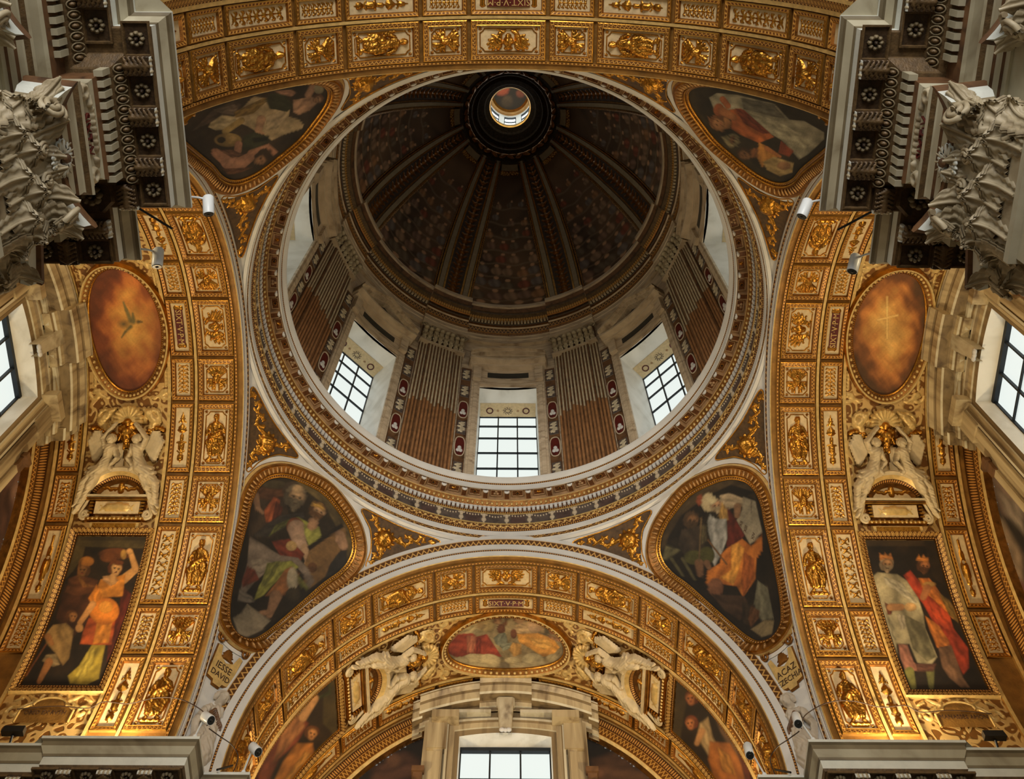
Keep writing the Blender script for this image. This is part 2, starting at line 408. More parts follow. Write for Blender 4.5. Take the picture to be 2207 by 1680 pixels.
# ---------------------------------------------------------------- painter for the frescoes
def vnoise(X, Y, seed=0):
    r_ = np.random.default_rng(seed); out = 0
    for k in range(5):
        a, b, c, d = r_.uniform(-1, 1, 4); f = 2.0**(k*0.7)
        out = out + np.sin(f*(a*X + b*Y) + 3*d + 1.6*np.sin(f*0.7*(b*X - c*Y) + 5*c))/(k+1.2)
    return out
def parse(txt):
    out = []
    for ln in txt.strip().split('\n'):
        ln = ln.split('#')[0].split()
        if not ln: continue
        v = [float(x) for x in ln[1:]]
        if ln[0] != 'H': out.append((ln[0], v)); continue
        # a head: skin rgb, centre, radius, tilt, hair rgb, beard, turn
        sk = np.array(v[:3]); cx, cyy, R, ang = v[3:7]; hr = np.array(v[7:10]); beard, turn = v[10], v[11]
        a = radians(ang); up = np.array([sin(a), -cos(a)]); rt = np.array([cos(a), sin(a)]); c = np.array([cx, cyy]); f = c + rt*turn*R
        def cap(col, p, q, r0, r1): out.append(('C', list(np.clip(col, 0, 255)) + [*p, *q, r0*R, r1*R]))
        cap(hr, c+up*.30*R, c+up*.05*R, .98, .95)
        cap(hr*.8, c-rt*.7*R*np.sign(turn+1e-6), c-rt*.6*R*np.sign(turn+1e-6)-up*.5*R, .4, .3)
        cap(sk*.72, f+up*.12*R, f-up*.48*R, .80, .56)
        cap(sk, f+rt*turn*.2*R+up*.14*R, f+rt*turn*.2*R-up*.44*R, .70, .46)
        cap(sk*1.12, f+rt*.1*R+up*.42*R, f-rt*.1*R+up*.42*R, .26, .26)
        for s in (-1, 1):
            e = f+rt*(s*.30+turn*.25)*R+up*.06*R
            cap(sk*.62, e-rt*.13*R+up*.10*R, e+rt*.13*R+up*.12*R, .07, .07); cap(sk*.30, e-rt*.04*R, e+rt*.04*R, .075, .075)
        cap(sk*1.16, f+rt*turn*.3*R+up*.06*R, f+rt*turn*.34*R-up*.20*R, .06, .10)
        cap(sk*.6, f+rt*(turn*.3-.08)*R-up*.30*R, f+rt*(turn*.3+.10)*R-up*.30*R, .045, .045)
        if beard:
            cap(hr*1.0, f-up*.52*R, f-up*(.62+.45*beard)*R, .50, .24)
            cap(hr*.85, f-rt*.45*R-up*.25*R, f-rt*.25*R-up*.6*R, .22, .22); cap(hr*.85, f+rt*.5*R-up*.25*R, f+rt*.3*R-up*.6*R, .2, .2)
        cap(np.array([120, 52, 40]) if not beard else sk*.45, f+rt*(turn*.25-.16)*R-up*.47*R, f+rt*(turn*.25+.16)*R-up*.47*R, .055, .055)
    return out
def paint(P, txt, ox, oy, sc_, bg, gain=1.0, tint=(1, 1, 1), seed=1, bgfn=None):
    """colours of the painting at world points P; the shapes are in the painting's own units"""
    x, y = to_px(P); X = (x-ox)*sc_; Y = (y-oy)*sc_
    C = np.tile(np.array(lin(bg)[:3]), (len(X), 1))
    nz = vnoise(X*0.012, Y*0.012, seed); nz2 = vnoise(X*0.035, Y*0.035, seed+9)
    C = C*(1 + 0.22*nz[:, None] + 0.1*nz2[:, None])
    if bgfn is not None: C = bgfn(X, Y, C, nz, nz2)
    for i, (k, v) in enumerate(parse(txt)):
        c = np.array(lin(v[:3])[:3]); v = v[3:]
        if k == 'E':
            cx, cyy, rx, ry = v[:4]
            d = np.sqrt(((X-cx)/rx)**2 + ((Y-cyy)/ry)**2)
            a = np.clip((1-d)*min(rx, ry)/11.0 + 0.5, 0, 1); sh = 0.62 + 0.5*np.sqrt(np.clip(1-d*d*0.9, 0, 1)) + 0.18*(-(X-cx)/rx*0.5 - (Y-cyy)/ry*0.6)
            sh = sh + 0.06*nz2
        elif k == 'C':
            x0, y0, x1, y1, r0 = v[:5]; r1 = v[5] if len(v) > 5 else r0
            dx, dy = x1-x0, y1-y0; t = np.clip(((X-x0)*dx+(Y-y0)*dy)/(dx*dx+dy*dy+1e-9), 0, 1)
            r = r0 + (r1-r0)*t; d = np.hypot(X-x0-t*dx, Y-y0-t*dy)/r
            a = np.clip((1-d)*r/np.minimum(11.0, .9*r+1.0) + 0.5, 0, 1); sh = 0.66 + 0.45*np.sqrt(np.clip(1-d*d*0.9, 0, 1))
        else:
            pts = np.array(v).reshape(-1, 2); n = len(pts)
            D = np.full(len(X), 1e9); ins = np.zeros(len(X), bool)
            for j in range(n):
                p, q = pts[j], pts[(j+1) % n]
                e = q-p; t = np.clip(((X-p[0])*e[0]+(Y-p[1])*e[1])/(e@e+1e-9), 0, 1)
                D = np.minimum(D, np.hypot(X-p[0]-t*e[0], Y-p[1]-t*e[1]))
                cnd = ((p[1] > Y) != (q[1] > Y)) & (X < (q[0]-p[0])*(Y-p[1])/(q[1]-p[1]+1e-12) + p[0])
                ins ^= cnd
            sd = np.where(ins, D, -D)
            a = np.clip(sd/13.0 + 0.5, 0, 1)
            ctr = pts.mean(0); uu, ss, vt = np.linalg.svd(pts-ctr, full_matrices=False); ax = vt[0]; px_ = vt[-1]
            s1 = (X-ctr[0])*px_[0] + (Y-ctr[1])*px_[1]; s0 = (X-ctr[0])*ax[0] + (Y-ctr[1])*ax[1]
            wd = max(ss[-1]/sqrt(n), 20)
            amp = 0.0 if k == 'F' else 0.27
            f = np.sin(s1*4.2/wd + 0.9*np.sin(s0*1.7/wd + i) + 0.8*nz) + 0.5*np.sin(s1*8.5/wd + 1.3*np.sin(s0*2.3/wd + 2*i))
            sh = 1.0 + amp*f*0.8 - 0.22*np.exp(-np.maximum(sd, 0)/14.0)*(amp > 0)
        sh = np.clip(sh, 0.3, 1.6)
        C = C*(1-a[:, None]) + a[:, None]*c*sh[:, None]
    # varnish and plaster mottling, a little of the colour drained
    g = C.mean(1, keepdims=True)
    C[:, 1] = np.minimum(C[:, 1], C[:, 0]*.97 + .003)
    C = C*(.80 + .22*vnoise(X*.009+3, Y*.009, seed+31))[:, None]
    C = (C*.93 + g*.07)*(1 + .10*vnoise(X*.06, Y*.06, seed+20) + .06*vnoise(X*.16, Y*.16, seed+21))[:, None]
    return np.clip(C*gain*np.array(tint), 0.0, 0.85)

# ================================================================ THE SETTING
ZC = 10.62                      # height of the arch centres
RS = 6.95                       # radius of the pendentive sphere
FLOOR = -1.6
ARMS = {  # name: (rotation, soffit radius, s of the arch face)
    'north': (0, 4.335, 5.0), 'west': (90, 4.55, 5.04), 'south': (180, 4.335, 5.0), 'east': (270, 4.55, 5.04)}
ANG = {'north': [8.8, 19.7, 37.2, 48.9, 66.5, 77.3, 94.5], 'west': [7.8, 18.8, 35.4, 46.6, 64.0, 74.5, 91.0]}
ANG['south'] = ANG['north']; ANG['east'] = ANG['west']
S_END = 8.62
def barrel(arm, s, phi, h=0.0):
    """point on an arm's vault: s outward from the dome axis, phi degrees from the crown (positive = to the right looking out), h off the soffit"""
    rot, R, s0 = ARMS[arm]
    s = np.asarray(s, float) + (s0-5.0); ph = np.radians(phi); r = R - h
    x = r*np.sin(ph); z = ZC + r*np.cos(ph); x, s, z = np.broadcast_arrays(x, s, z)
    a = radians(rot)
    return np.stack([x*cos(a) - s*sin(a), x*sin(a) + s*cos(a), z], -1)
def barrel_frame(arm, s, phi, up):
    """origin and axes of a panel on the vault; up: 'crown' or 'crossing'"""
    rot, R, s0 = ARMS[arm]; a = radians(rot); ph = radians(phi)
    o = barrel(arm, s, phi)
    es = np.array([-sin(a), cos(a), 0.0])
    et = np.array([cos(ph)*cos(a), cos(ph)*sin(a), -sin(ph)])      # increasing phi
    en = -np.array([sin(ph)*cos(a), sin(ph)*sin(a), cos(ph)])      # towards the room
    if up == 'crossing': ey = -es
    else: ey = -et if phi > 0 else et
    ex = np.cross(ey, en)
    return o, ex, ey, en
def arm_pt(arm, u, s, z):
    rot, R, s0 = ARMS[arm]; a = radians(rot)
    u, s, z = np.broadcast_arrays(np.asarray(u, float), np.asarray(s, float) + (s0-5.0), np.asarray(z, float))
    return np.stack([u*cos(a) - s*sin(a), u*sin(a) + s*cos(a), z], -1)
def pend(dth, z, quad, h=0.0):
    """point on a pendentive; dth degrees from its diagonal, quad 0..3 = nw, sw, se, ne"""
    R = RS - h
    th = np.radians(-45.0 - 90.0*quad + 0.0) + np.radians(dth)     # azimuth from north towards east
    zz = np.asarray(z, float) - ZC
    rr = np.sqrt(np.maximum(RS*RS - zz*zz, 0.01)); k = R/RS
    x = rr*k*np.sin(th); y = rr*k*np.cos(th); x, y, zz = np.broadcast_arrays(x, y, zz*k)
    return np.stack([x, y, zz + ZC], -1)

# floor and lower walls (they stand below the frame; they bounce the light)
mb = MB(); mb.box(-9, 9, -16, 9, FLOOR-0.2, FLOOR, 'floor_stone'); mb.build('floor', kind='structure')
def pier_walls():
    for qi, (sx, sy) in enumerate(((-1, 1), (-1, -1), (1, -1), (1, 1))):
        mb = MB(); far = 10.4 if sy < 0 else 9.2
        for (x0, x1, y0, y1) in ((4.74, 9.2, 5.0, far), (5.0, 9.2, 4.47, far), (4.46, 4.74, 4.92, 5.98), (4.92, 5.98, 4.46, 4.74)):
            X = sorted((sx*x0, sx*x1)); Y = sorted((sy*y0, sy*y1))
            mb.box(X[0], X[1], Y[0], Y[1], FLOOR, 8.6, 'entab_marble')
        mb.build('wall_pier', kind='structure')
pier_walls()
for arm in ('north', 'west', 'east'):
    mb = MB()
    P = [arm_pt(arm, u, s, z) for (u, s, z) in ((-5, 9.05, FLOOR), (5, 9.05, FLOOR), (5, 9.25, FLOOR), (-5, 9.25, FLOOR), (-5, 9.05, 10.9), (5, 9.05, 10.9), (5, 9.25, 10.9), (-5, 9.25, 10.9))]
    mb.add(np.array(P), np.array([(0, 1, 5, 4), (1, 2, 6, 5), (2, 3, 7, 6), (3, 0, 4, 7), (4, 5, 6, 7)]), 'stucco_warm')
    mb.build('wall_' + arm, kind='structure')

# ---- pendentives
pend_obj = {}
for q, nm in enumerate(('nw', 'sw', 'se', 'ne')):
    mb = MB()
    # rows in z, columns in azimuth limited by the arch faces
    zs = np.concatenate([np.linspace(9.7, 14.9, 40), np.linspace(14.95, 15.42, 14)])
    rows = []
    for z in zs:
        r = sqrt(RS*RS - (z-ZC)**2)
        a1 = math.degrees(math.acos(min(1, 5.0/r))); a2 = math.degrees(math.acos(min(1, 5.04/r)))
        # azimuth range measured from the diagonal
        lo, hi = -45 + (a2 if q in (0, 2) else a1), 45 - (a1 if q in (0, 2) else a2)
        rows.append(pend(np.linspace(lo, hi, 40), z, q))
    mb.grid(np.array(rows), 'stucco', flip=False)
    pend_obj[q] = mb.build('wall_pendentive', kind='structure')

# ---- arch faces round the crossing (archivolts) with their running ornament
def archivolt(arm, n):
    rot, R, s0 = ARMS[arm]
    out = sqrt(RS*RS - s0*s0)
    w = out - R
    mb = MB()
    ph = np.linspace(-103, 103, 180)
    def ring(r0, r1, h0, h1, mat):
        P = np.zeros((len(ph), 2, 3)); UV = np.zeros((len(ph), 2, 2))
        for c, (r, h) in enumerate(((r0, h0), (r1, h1))):
            P[:, c] = arm_pt(arm, r*np.sin(np.radians(ph)), 5.0-h, ZC + r*np.cos(np.radians(ph)))
            UV[:, c, 0] = np.radians(ph)*R; UV[:, c, 1] = c
        mb.grid(P, mat, uv=UV, smooth=False)
    k = w/0.49
    seq = [(0, 0.0, 0.02, 'stucco'), (0.02*k, 0.02, 0.02, 'stucco'), (0.13*k, 0.02, 0.02, 'stucco'), (0.13*k, 0.0, 0.0, 'dots_gold'), (0.17*k, 0.0, 0.03, 'dots_gold'),
           (0.17*k, 0.03, 0.03, 'stucco'), (0.30*k, 0.03, 0.03, 'stucco'), (0.31*k, 0.0, 0.0, 'zigzag_gold')]
    ring(R, R+0.13*k, 0.0, 0.015, 'stucco')
    ring(R+0.13*k, R+0.165*k, 0.016, 0.016, 'dots_gold'); ring(R+0.165*k, R+0.165*k, 0.0, 0.035, 'stucco')
    ring(R+0.165*k, R+0.29*k, 0.035, 0.04, 'stucco')
    ring(R+0.29*k, R+0.30*k, 0.04, 0.01, 'stucco')
    ring(R+0.30*k, R+0.43*k, 0.01, 0.05, 'zigzag_gold')
    ring(R+0.43*k, R+0.49*k+0.05, 0.06, 0.05, 'stucco')
    ring(R+0.43*k, R+0.43*k, 0.0, 0.06, 'stucco')
    return mb.build('trim_%d' % n, kind='structure')
for n, arm in enumerate(ARMS): archivolt(arm, n+1)

# ---- figures and ornaments for the coffers (each modelled once, mesh shared by its copies)
def fig_prophet(seed):
    r = random.Random(seed); m = 1 if seed % 2 else -1; j = lambda a: r.uniform(-a, a)
    k1, k2 = j(0.05), j(0.04)
    S = [(k1, .78, k1+.01, .74, .12, .10), (k1*.8, .84, k1, .84, .1, .1, .03), (k1, .62, 0, .5, .06, .09), (0, .5, 0, .16, .16, .2), (-.17, .46, .17, .46, .1, .1),
         (-.22*m, .44, -.36*m, .14, .09, .07), (-.36*m, .14, -.08*m, .08+k1, .07, .05), (.22*m, .44, .36*m, .2, .09, .07), (.36*m, .2, .18*m, .38+k2, .065, .045),
         (-.14, -.04, .2, -.04, .18, .18), (-.16, -.1, -.26+k2, -.2, .17, .16), (-.26+k2, -.2, -.2+k2, -.62, .15, .1), (.18, -.08, .28+k1, -.22, .17, .15), (.28+k1, -.22, .2+k1, -.62, .14, .1), (0, -.3, 0, -.6, .16, .14),
         (-.16, -.78, -.22, -.8, .06, .05), (.18, -.76, .26, -.8, .06, .05), (-.3, -.9, .3, -.9, .06, .06)]
    if seed % 3 == 0: S += [(.3*m, .05, .3*m, .4, .09, .09, .05), (.36*m, .05, .36*m, .4, .09, .09, .05)]     # a book
    elif seed % 3 == 1: S += [(-.42*m, .5, -.36*m, -.5, .05, .05)]                                              # a staff
    else: S += [(-.1, .02, .22, .18, .09, .09, .08)]                                                            # a tablet
    return [(a*.95, b*.95, c*.95, d*.95, e*.95, f*.95) + tuple(g) for (a, b, c, d, e, f, *g) in S]
def fig_cherub(seed):
    S = [(0, .05, 0, -.10, .29, .23, .10), (0, .27, 0, .25, .22, .22, .08), (-.17, .14, -.17, .1, .1, .1), (.17, .14, .17, .1, .1, .1), (0, .02, 0, -.06, .05, .05, .37), (-.12, -.05, -.12, -.05, .08, .08, .28), (.12, -.05, .12, -.05, .08, .08, .28), (-.04, -.19, .04, -.19, .04, .04, .30)]
    for m in (-1, 1):
        for i, (a, b) in enumerate(((.10, .86), (.30, .88), (.52, .80), (.68, .62))): S.append((.16*m, .2+.02*i, a*m, b, .16, .085, .01*i))
        for i, (a, b) in enumerate(((.72, -.02), (.70, -.28), (.56, -.54), (.34, -.74))): S.append((.16*m, -.14, a*m, b, .15, .08, .01*i))
        S.append((.2*m, -.2, .16*m, -.82, .1, .06))
    if seed % 2: S = [(a, -b, c, -d, e, f) + tuple(g) for (a, b, c, d, e, f, *g) in S]
    return S
def fig_arms(seed):
    """two winged figures bearing a shield between them"""
    S = [(0, .05, 0, -.2, .34, .2), (0, .42, 0, .38, .2, .16), (-.2, .52, .2, .52, .07, .07)]
    for m in (-1, 1):
        S += [(.62*m, .5, .6*m, .48, .14, .12), (.58*m, .34, .62*m, .0, .22, .24), (.62*m, .0, .5*m, -.4, .24, .14), (.62*m, .3, .3*m, .12, .1, .07), (.5*m, -.4, .2*m, -.56, .13, .08),
              (.74*m, .3, .95*m, .62, .14, .08), (.78*m, .2, 1.15*m, .5, .14, .08), (.8*m, .08, 1.25*m, .26, .14, .08), (.8*m, -.05, 1.2*m, .0, .13, .07), (.75*m, -.2, 1.0*m, -.3, .12, .07), (.3*m, -.5, .7*m, -.66, .09, .06)]
    return S
def fig_candelabrum(seed):
    S = [(0, -.9, 0, .9, .045, .04), (0, -.75, 0, -.72, .17, .15), (0, -.42, 0, -.3, .14, .18), (0, -.05, 0, .02, .1, .12), (0, .3, 0, .42, .16, .1), (0, .7, 0, .78, .13, .08)]
    for m in (-1, 1): S += [(0, -.6, .2*m, -.5, .05, .04), (0, .15, .2*m, .26, .05, .05), (.2*m, .26, .14*m, .4, .04, .03), (0, -.15, .22*m, -.2, .05, .04), (.16*m, .56, .05*m, .6, .06, .04)]
    return S
def fig_scroll(seed):
    S = [(0, -.9, 0, .9, .03, .03)]
    for k in range(7):
        y = -.84 + k*.28; m = 1 if k % 2 else -1
        for mm in (-1, 1): S += [(0, y, .2*mm, y+.1, .05, .045), (.2*mm, y+.1, .24*mm, y+.02, .06, .05), (.1*mm, y-.06, .22*mm, y-.1, .045, .03)]
        S.append((0, y, 0, y, .085, .085))
    return S
def fig_tassel(seed):
    S = [(0, .9, 0, .8, .08, .06), (-.02, .8, -.13, .1, .04, .05), (.02, .8, .13, .1, .04, .05), (0, .5, 0, .3, .03, .06), (0, .05, 0, -.15, .19, .2), (-.0, -.15, 0, -.45, .2, .12), (0, -.6, 0, -.7, .07, .13), (0, -.8, 0, -.86, .12, .05)]
    return S
def rect_band(mb, x0, y0, x1, y1, prof, mats, zoff=0.0, seg=1):
    """mitred frame: prof (inset, height); the sides along y in seg pieces so that they can follow a curve"""
    for j in range(len(prof)-1):
        (i0, h0), (i1, h1) = prof[j], prof[j+1]
        for e in range(4):
            def c(i, k): return np.array([(x0+i, y0+i), (x1-i, y0+i), (x1-i, y1-i), (x0+i, y1-i)][k % 4])
            a0, a1, b0, b1 = c(i0, e), c(i0, e+1), c(i1, e), c(i1, e+1)
            n = (seg if e % 2 else 1) + 1; t = np.linspace(0, 1, n)[:, None]
            L = np.linalg.norm(a1-a0)
            P = np.stack([np.c_[a0+(a1-a0)*t, np.full(n, h0+zoff)], np.c_[b0+(b1-b0)*t, np.full(n, h1+zoff)]], 1)
            UV = np.zeros((n, 2, 2)); UV[..., 0] = t*L; UV[:, 1, 1] = 1
            mb.grid(P, mats[j], uv=UV, smooth=False, flip=True)
RB = 4.42
def bend(mb, axis=1):
    """follow the vault: the panel's ends come forward"""
    mb.V = [np.c_[V[:, 0], V[:, 1], V[:, 2] + V[:, axis]**2/(2*RB)] for V in mb.V]
    return mb
def star(mb, cx, cy, r, z, mat, n=8):
    V = [(cx, cy, z+0.018)]
    for k in range(2*n):
        rr = r if k % 2 == 0 else r*0.42
        V.append((cx+rr*cos(pi*k/n), cy+rr*sin(pi*k/n), z+0.002))
    mb.add(V, [(0, 1+k, 1+(k+1) % (2*n)) for k in range(2*n)], mat)
def coffer_mesh(w, h, big, light):
    """local x,y in the panel plane, z to the room"""
    mb = MB(); fw = 0.085 if big else 0.06
    x0, x1, y0, y1 = -w/2, w/2, -h/2, h/2
    rect_band(mb, x0, y0, x1, y1, [(0, 0.0), (0.004, 0.05), (0.02, 0.06), (fw, 0.045), (fw+0.012, 0.052), (fw+0.022, 0.012)], ['vault_gold', 'gold', 'zigzag_big' if big else 'key_gold', 'gold', 'gold_old'], seg=8)
    e = fw+0.022
    yy = np.linspace(y0+e-.002, y1-e+.002, 10); mb.grid(np.stack([np.c_[np.full(10, x0+e-.002), yy, np.full(10, .012)], np.c_[np.full(10, x1-e+.002), yy, np.full(10, .012)]], 1), 'field')
    if big:
        # inner fillet with stepped corners
        a, b = w/2-e-0.045, h/2-e-0.045; c = 0.075
        if h > w*1.3: pts = [(-a+c, -b), (a-c, -b), (a-c*.6, -b+c*.6), (a, -b+c), (a, b-c), (a-c*.6, b-c*.6), (a-c, b), (-a+c, b), (-a+c*.6, b-c*.6), (-a, b-c), (-a, -b+c), (-a+c*.6, -b+c*.6)]
        else: pts = [(-a+c, -b), (a-c, -b), (a, -b+c), (a, b-c), (a-c, b), (-a+c, b), (-a, b-c), (-a, -b+c)]
        n = len(pts)
        for k in range(n):
            p, q = np.array(pts[k]), np.array(pts[(k+1) % n]); d = (q-p)/np.linalg.norm(q-p); nn = np.array([-d[1], d[0]])*0.011
            V = []
            for zz, f in ((0.010, 1.0), (0.028, 0.5)):
                for pt, s in ((p-d*0.004, 1), (p-d*0.004, -1), (q+d*0.004, -1), (q+d*0.004, 1)): V.append((*(pt+nn*s*f), zz))
            mb.add(V, np.array([(4, 5, 6, 7), (0, 1, 5, 4), (1, 2, 6, 5), (2, 3, 7, 6), (3, 0, 4, 7)]), 'gold')
        for sx in (-1, 1):
            for sy in (-1, 1): star(mb, sx*(a-0.002), sy*(b-0.002), 0.045, 0.014, 'gold', 6)
    return bend(mb).mesh('coffer')
_rel = {}
def relief_mesh(kind, seed, w, h):
    key = (kind, seed, round(w, 2), round(h, 2))
    if key in _rel: return _rel[key]
    mb = MB()
    if kind == 'prophet': S = fig_prophet(seed); k = h/2*.98; relief(mb, [tuple(x*k for x in s[:6]) + tuple(s[6:]) for s in S], w, h, 66, 'gold', 1.0, 0.011, 95, 0.7, seed)
    elif kind == 'cherub': S = fig_cherub(seed); k = min(w, h)/2*1.03; relief(mb, [tuple(x*k for x in s[:6]) + tuple(y*k for y in s[6:]) for s in S], w*1.08, h*1.08, 54, 'gold', 0.95, 0.007, 110, 0.6, seed)
    elif kind == 'arms': S = fig_arms(seed); k = min(w, h)/2*1.15; relief(mb, [tuple(x*k for x in s[:6]) for s in S], h, w*1.1, 76, 'gold', 0.8, 0.009, 80, 0.6, seed); 
    else:
        S = {'candelabrum': fig_candelabrum, 'scroll': fig_scroll, 'tassel': fig_tassel}[kind](seed)
        kx, ky = w/0.6, h/2*0.97
        relief(mb, [(s[0]*kx, s[1]*ky, s[2]*kx, s[3]*ky, s[4]*min(kx, ky), s[5]*min(kx, ky)) for s in S], w, h, 54, 'gold', 0.8, 0.006, 110, 0.4, seed)
    bend(mb, 0 if kind == 'arms' else 1); _rel[key] = mb.mesh(kind + '_relief')
    return _rel[key]

def lettering(txt, size, parent, origin, ex, ey, en, mat, extrude=0.004, name='lettering'):
    cu = bpy.data.curves.new(name, 'FONT'); cu.body = txt; cu.size = size; cu.extrude = extrude
    cu.align_x = 'CENTER'; cu.align_y = 'CENTER'; cu.resolution_u = 2
    cu.materials.append(MATS[mat])
    tmp = bpy.data.objects.new(name, cu); COL.objects.link(tmp)
    me = bpy.data.meshes.new_from_object(tmp.evaluated_get(bpy.context.evaluated_depsgraph_get())); me.name = name
    bpy.data.objects.remove(tmp)
    return obj(name, me, parent, mat4(origin, ex, ey, en))

# ---- arm vaults
vaults = {}
for arm in ARMS:
    rot, R, s0 = ARMS[arm]
    mb = MB()
    s = np.array([4.985, 5.0, 5.06, 5.12, 6.4, 7.95, 8.62]); ph = np.linspace(-98, 98, 150)
    mats = ['gold_pale', 'vault_gold', 'vault_gold', 'vault_gold', 'arabesque' if arm != 'south' else 'vault_gold', 'vault_gold']
    hs = [0.0, 0.012, 0.012, 0.0, 0.0, 0.0, 0.0]
    for k in range(6):
        P = barrel(arm, np.array([s[k], s[k+1]])[None], ph[:, None], np.array([hs[k], hs[k+1]])[None])
        mb.grid(P, mats[k], flip=True)
    # raised ribs running round the vault between the rows
    for (a, b, h, mt) in ((5.10, 5.135, 0.045, 'key_gold'), (5.855, 5.905, 0.04, 'gold_pale'), (6.36, 6.42, 0.05, 'gold_pale'), (7.93, 7.99, 0.05, 'gold_pale'), (8.44, 8.50, 0.06, 'gold_pale')):
        UVs = np.zeros((len(ph), 2, 2)); UVs[..., 0] = np.radians(ph)[:, None]*R; UVs[:, 1, 1] = 1
        mb.grid(barrel(arm, np.array([a, b])[None], ph[:, None], h), mt, uv=UVs, flip=True)
        mb.grid(barrel(arm, np.array([a, a])[None], ph[:, None], np.array([0, h])[None]), 'vault_gold')
        mb.grid(barrel(arm, np.array([b, b])[None], ph[:, None], np.array([h, 0])[None]), 'vault_gold')
    v = mb.build('ceiling_' + arm, kind='structure'); vaults[arm] = v
    A = ANG[arm]; edges = [-a for a in A[::-1]] + A
    for k in range(len(edges)-1):
        a, b = edges[k], edges[k+1]; mid = (a+b)/2; L = radians(b-a)*R
        idx = abs(k-6); big = idx % 2 == 0
        # south arm: only the part of the vault the photograph looks up at
        Lc = L-0.075
        for row, (sa, sb) in enumerate(((5.15, 5.84), (5.92, 6.345), (8.01, 8.42))):
            if row == 2 and (arm == 'south' or abs(mid) > 80 or abs(mid) < 5): continue
            if row > 0 and arm == 'south' and sb > 6.4: continue
            W = sb-sa
            key = ('c', arm in ('north', 'south'), idx if row == 0 else idx, row)
            if key not in _rel: _rel[key] = coffer_mesh(W, Lc, row == 0, 0)
            up = 'crown' if idx else 'crossing'
            o, ex, ey, en = barrel_frame(arm, (sa+sb)/2, mid, 'crown' if idx else 'crown')
            c = obj('coffer', _rel[key], v, mat4(o, ex, ey, en))
            seed = (k*3 + row + ord(arm[0])) % 6
            if row == 0:
                if idx == 0:
                    o2, ex2, ey2, en2 = barrel_frame(arm, (sa+sb)/2, mid, 'crossing')
                    obj('coat_of_arms_relief', relief_mesh('arms', 0, 0.48, Lc-0.3), c, mat4(o2+en2*0.015, ex2, ey2, en2))
                elif big: obj('prophet_relief', relief_mesh('prophet', seed, 0.50, round(Lc-0.26, 1)), c, mat4(o+en*0.015, ex, ey, en))
                else: obj('cherub_relief', relief_mesh('cherub', seed % 2, 0.50, 0.56), c, mat4(o+en*0.015, ex, ey, en))
            elif row == 1 and idx == 0:
                o2, ex2, ey2, en2 = barrel_frame(arm, (sa+sb)/2, mid, 'crossing')
                pl = MB(); pl.box(-0.36, 0.36, -0.075, 0.075, 0, 0.02, 'red_marble'); bend(pl, 0).build('name_tablet', c, mat4(o2+en2*0.014, ex2, ey2, en2))
                lettering('SIXT\u00b7V\u00b7P\u00b7M', 0.155, c, o2+en2*0.052, ex2, ey2, en2, 'gold_pale')
                for sg in (-1, 1):
                    e = MB(); relief(e, [(0, .05, 0, -.05, .05, .05), (-.04, .06, .04, .06, .03, .03), (-.05, -.05, .05, -.05, .03, .03)], .24, .24, 14, 'gold', 0.8)
                    e.build('cherub_relief', c, mat4(o2+en2*0.014+ex2*sg*(Lc/2-0.19), ex2, ey2, en2))
            else:
                kd = ('candelabrum', 'scroll', 'tassel', 'candelabrum')[(idx + row) % 4] if big else 'scroll'
                if row == 2 and not big: kd = 'scroll'
                obj('ornament_relief', relief_mesh(kd, 0, round(W-0.2, 2), round(Lc-0.22, 2)), c, mat4(o+en*0.013, ex, ey, en))

# south vault: the egg-and-dart arch beyond the small coffers
mb = MB()
ph = np.linspace(-98, 98, 150)
for (a, b, h0, h1, mt) in ((6.42, 6.55, 0.05, 0.12, 'egg_gold'), (6.55, 6.60, 0.12, 0.12, 'gold_pale'), (6.60, 6.7, 0.12, 0.02, 'leaf_gold')):
    UVs = np.zeros((len(ph), 2, 2)); UVs[..., 0] = np.radians(ph)[:, None]*4.3; UVs[:, 1, 1] = 1
    mb.grid(barrel('south', np.array([a, b])[None], ph[:, None], np.array([h0, h1])[None]), mt, uv=UVs, flip=True)
mb.build('trim_5', kind='structure')

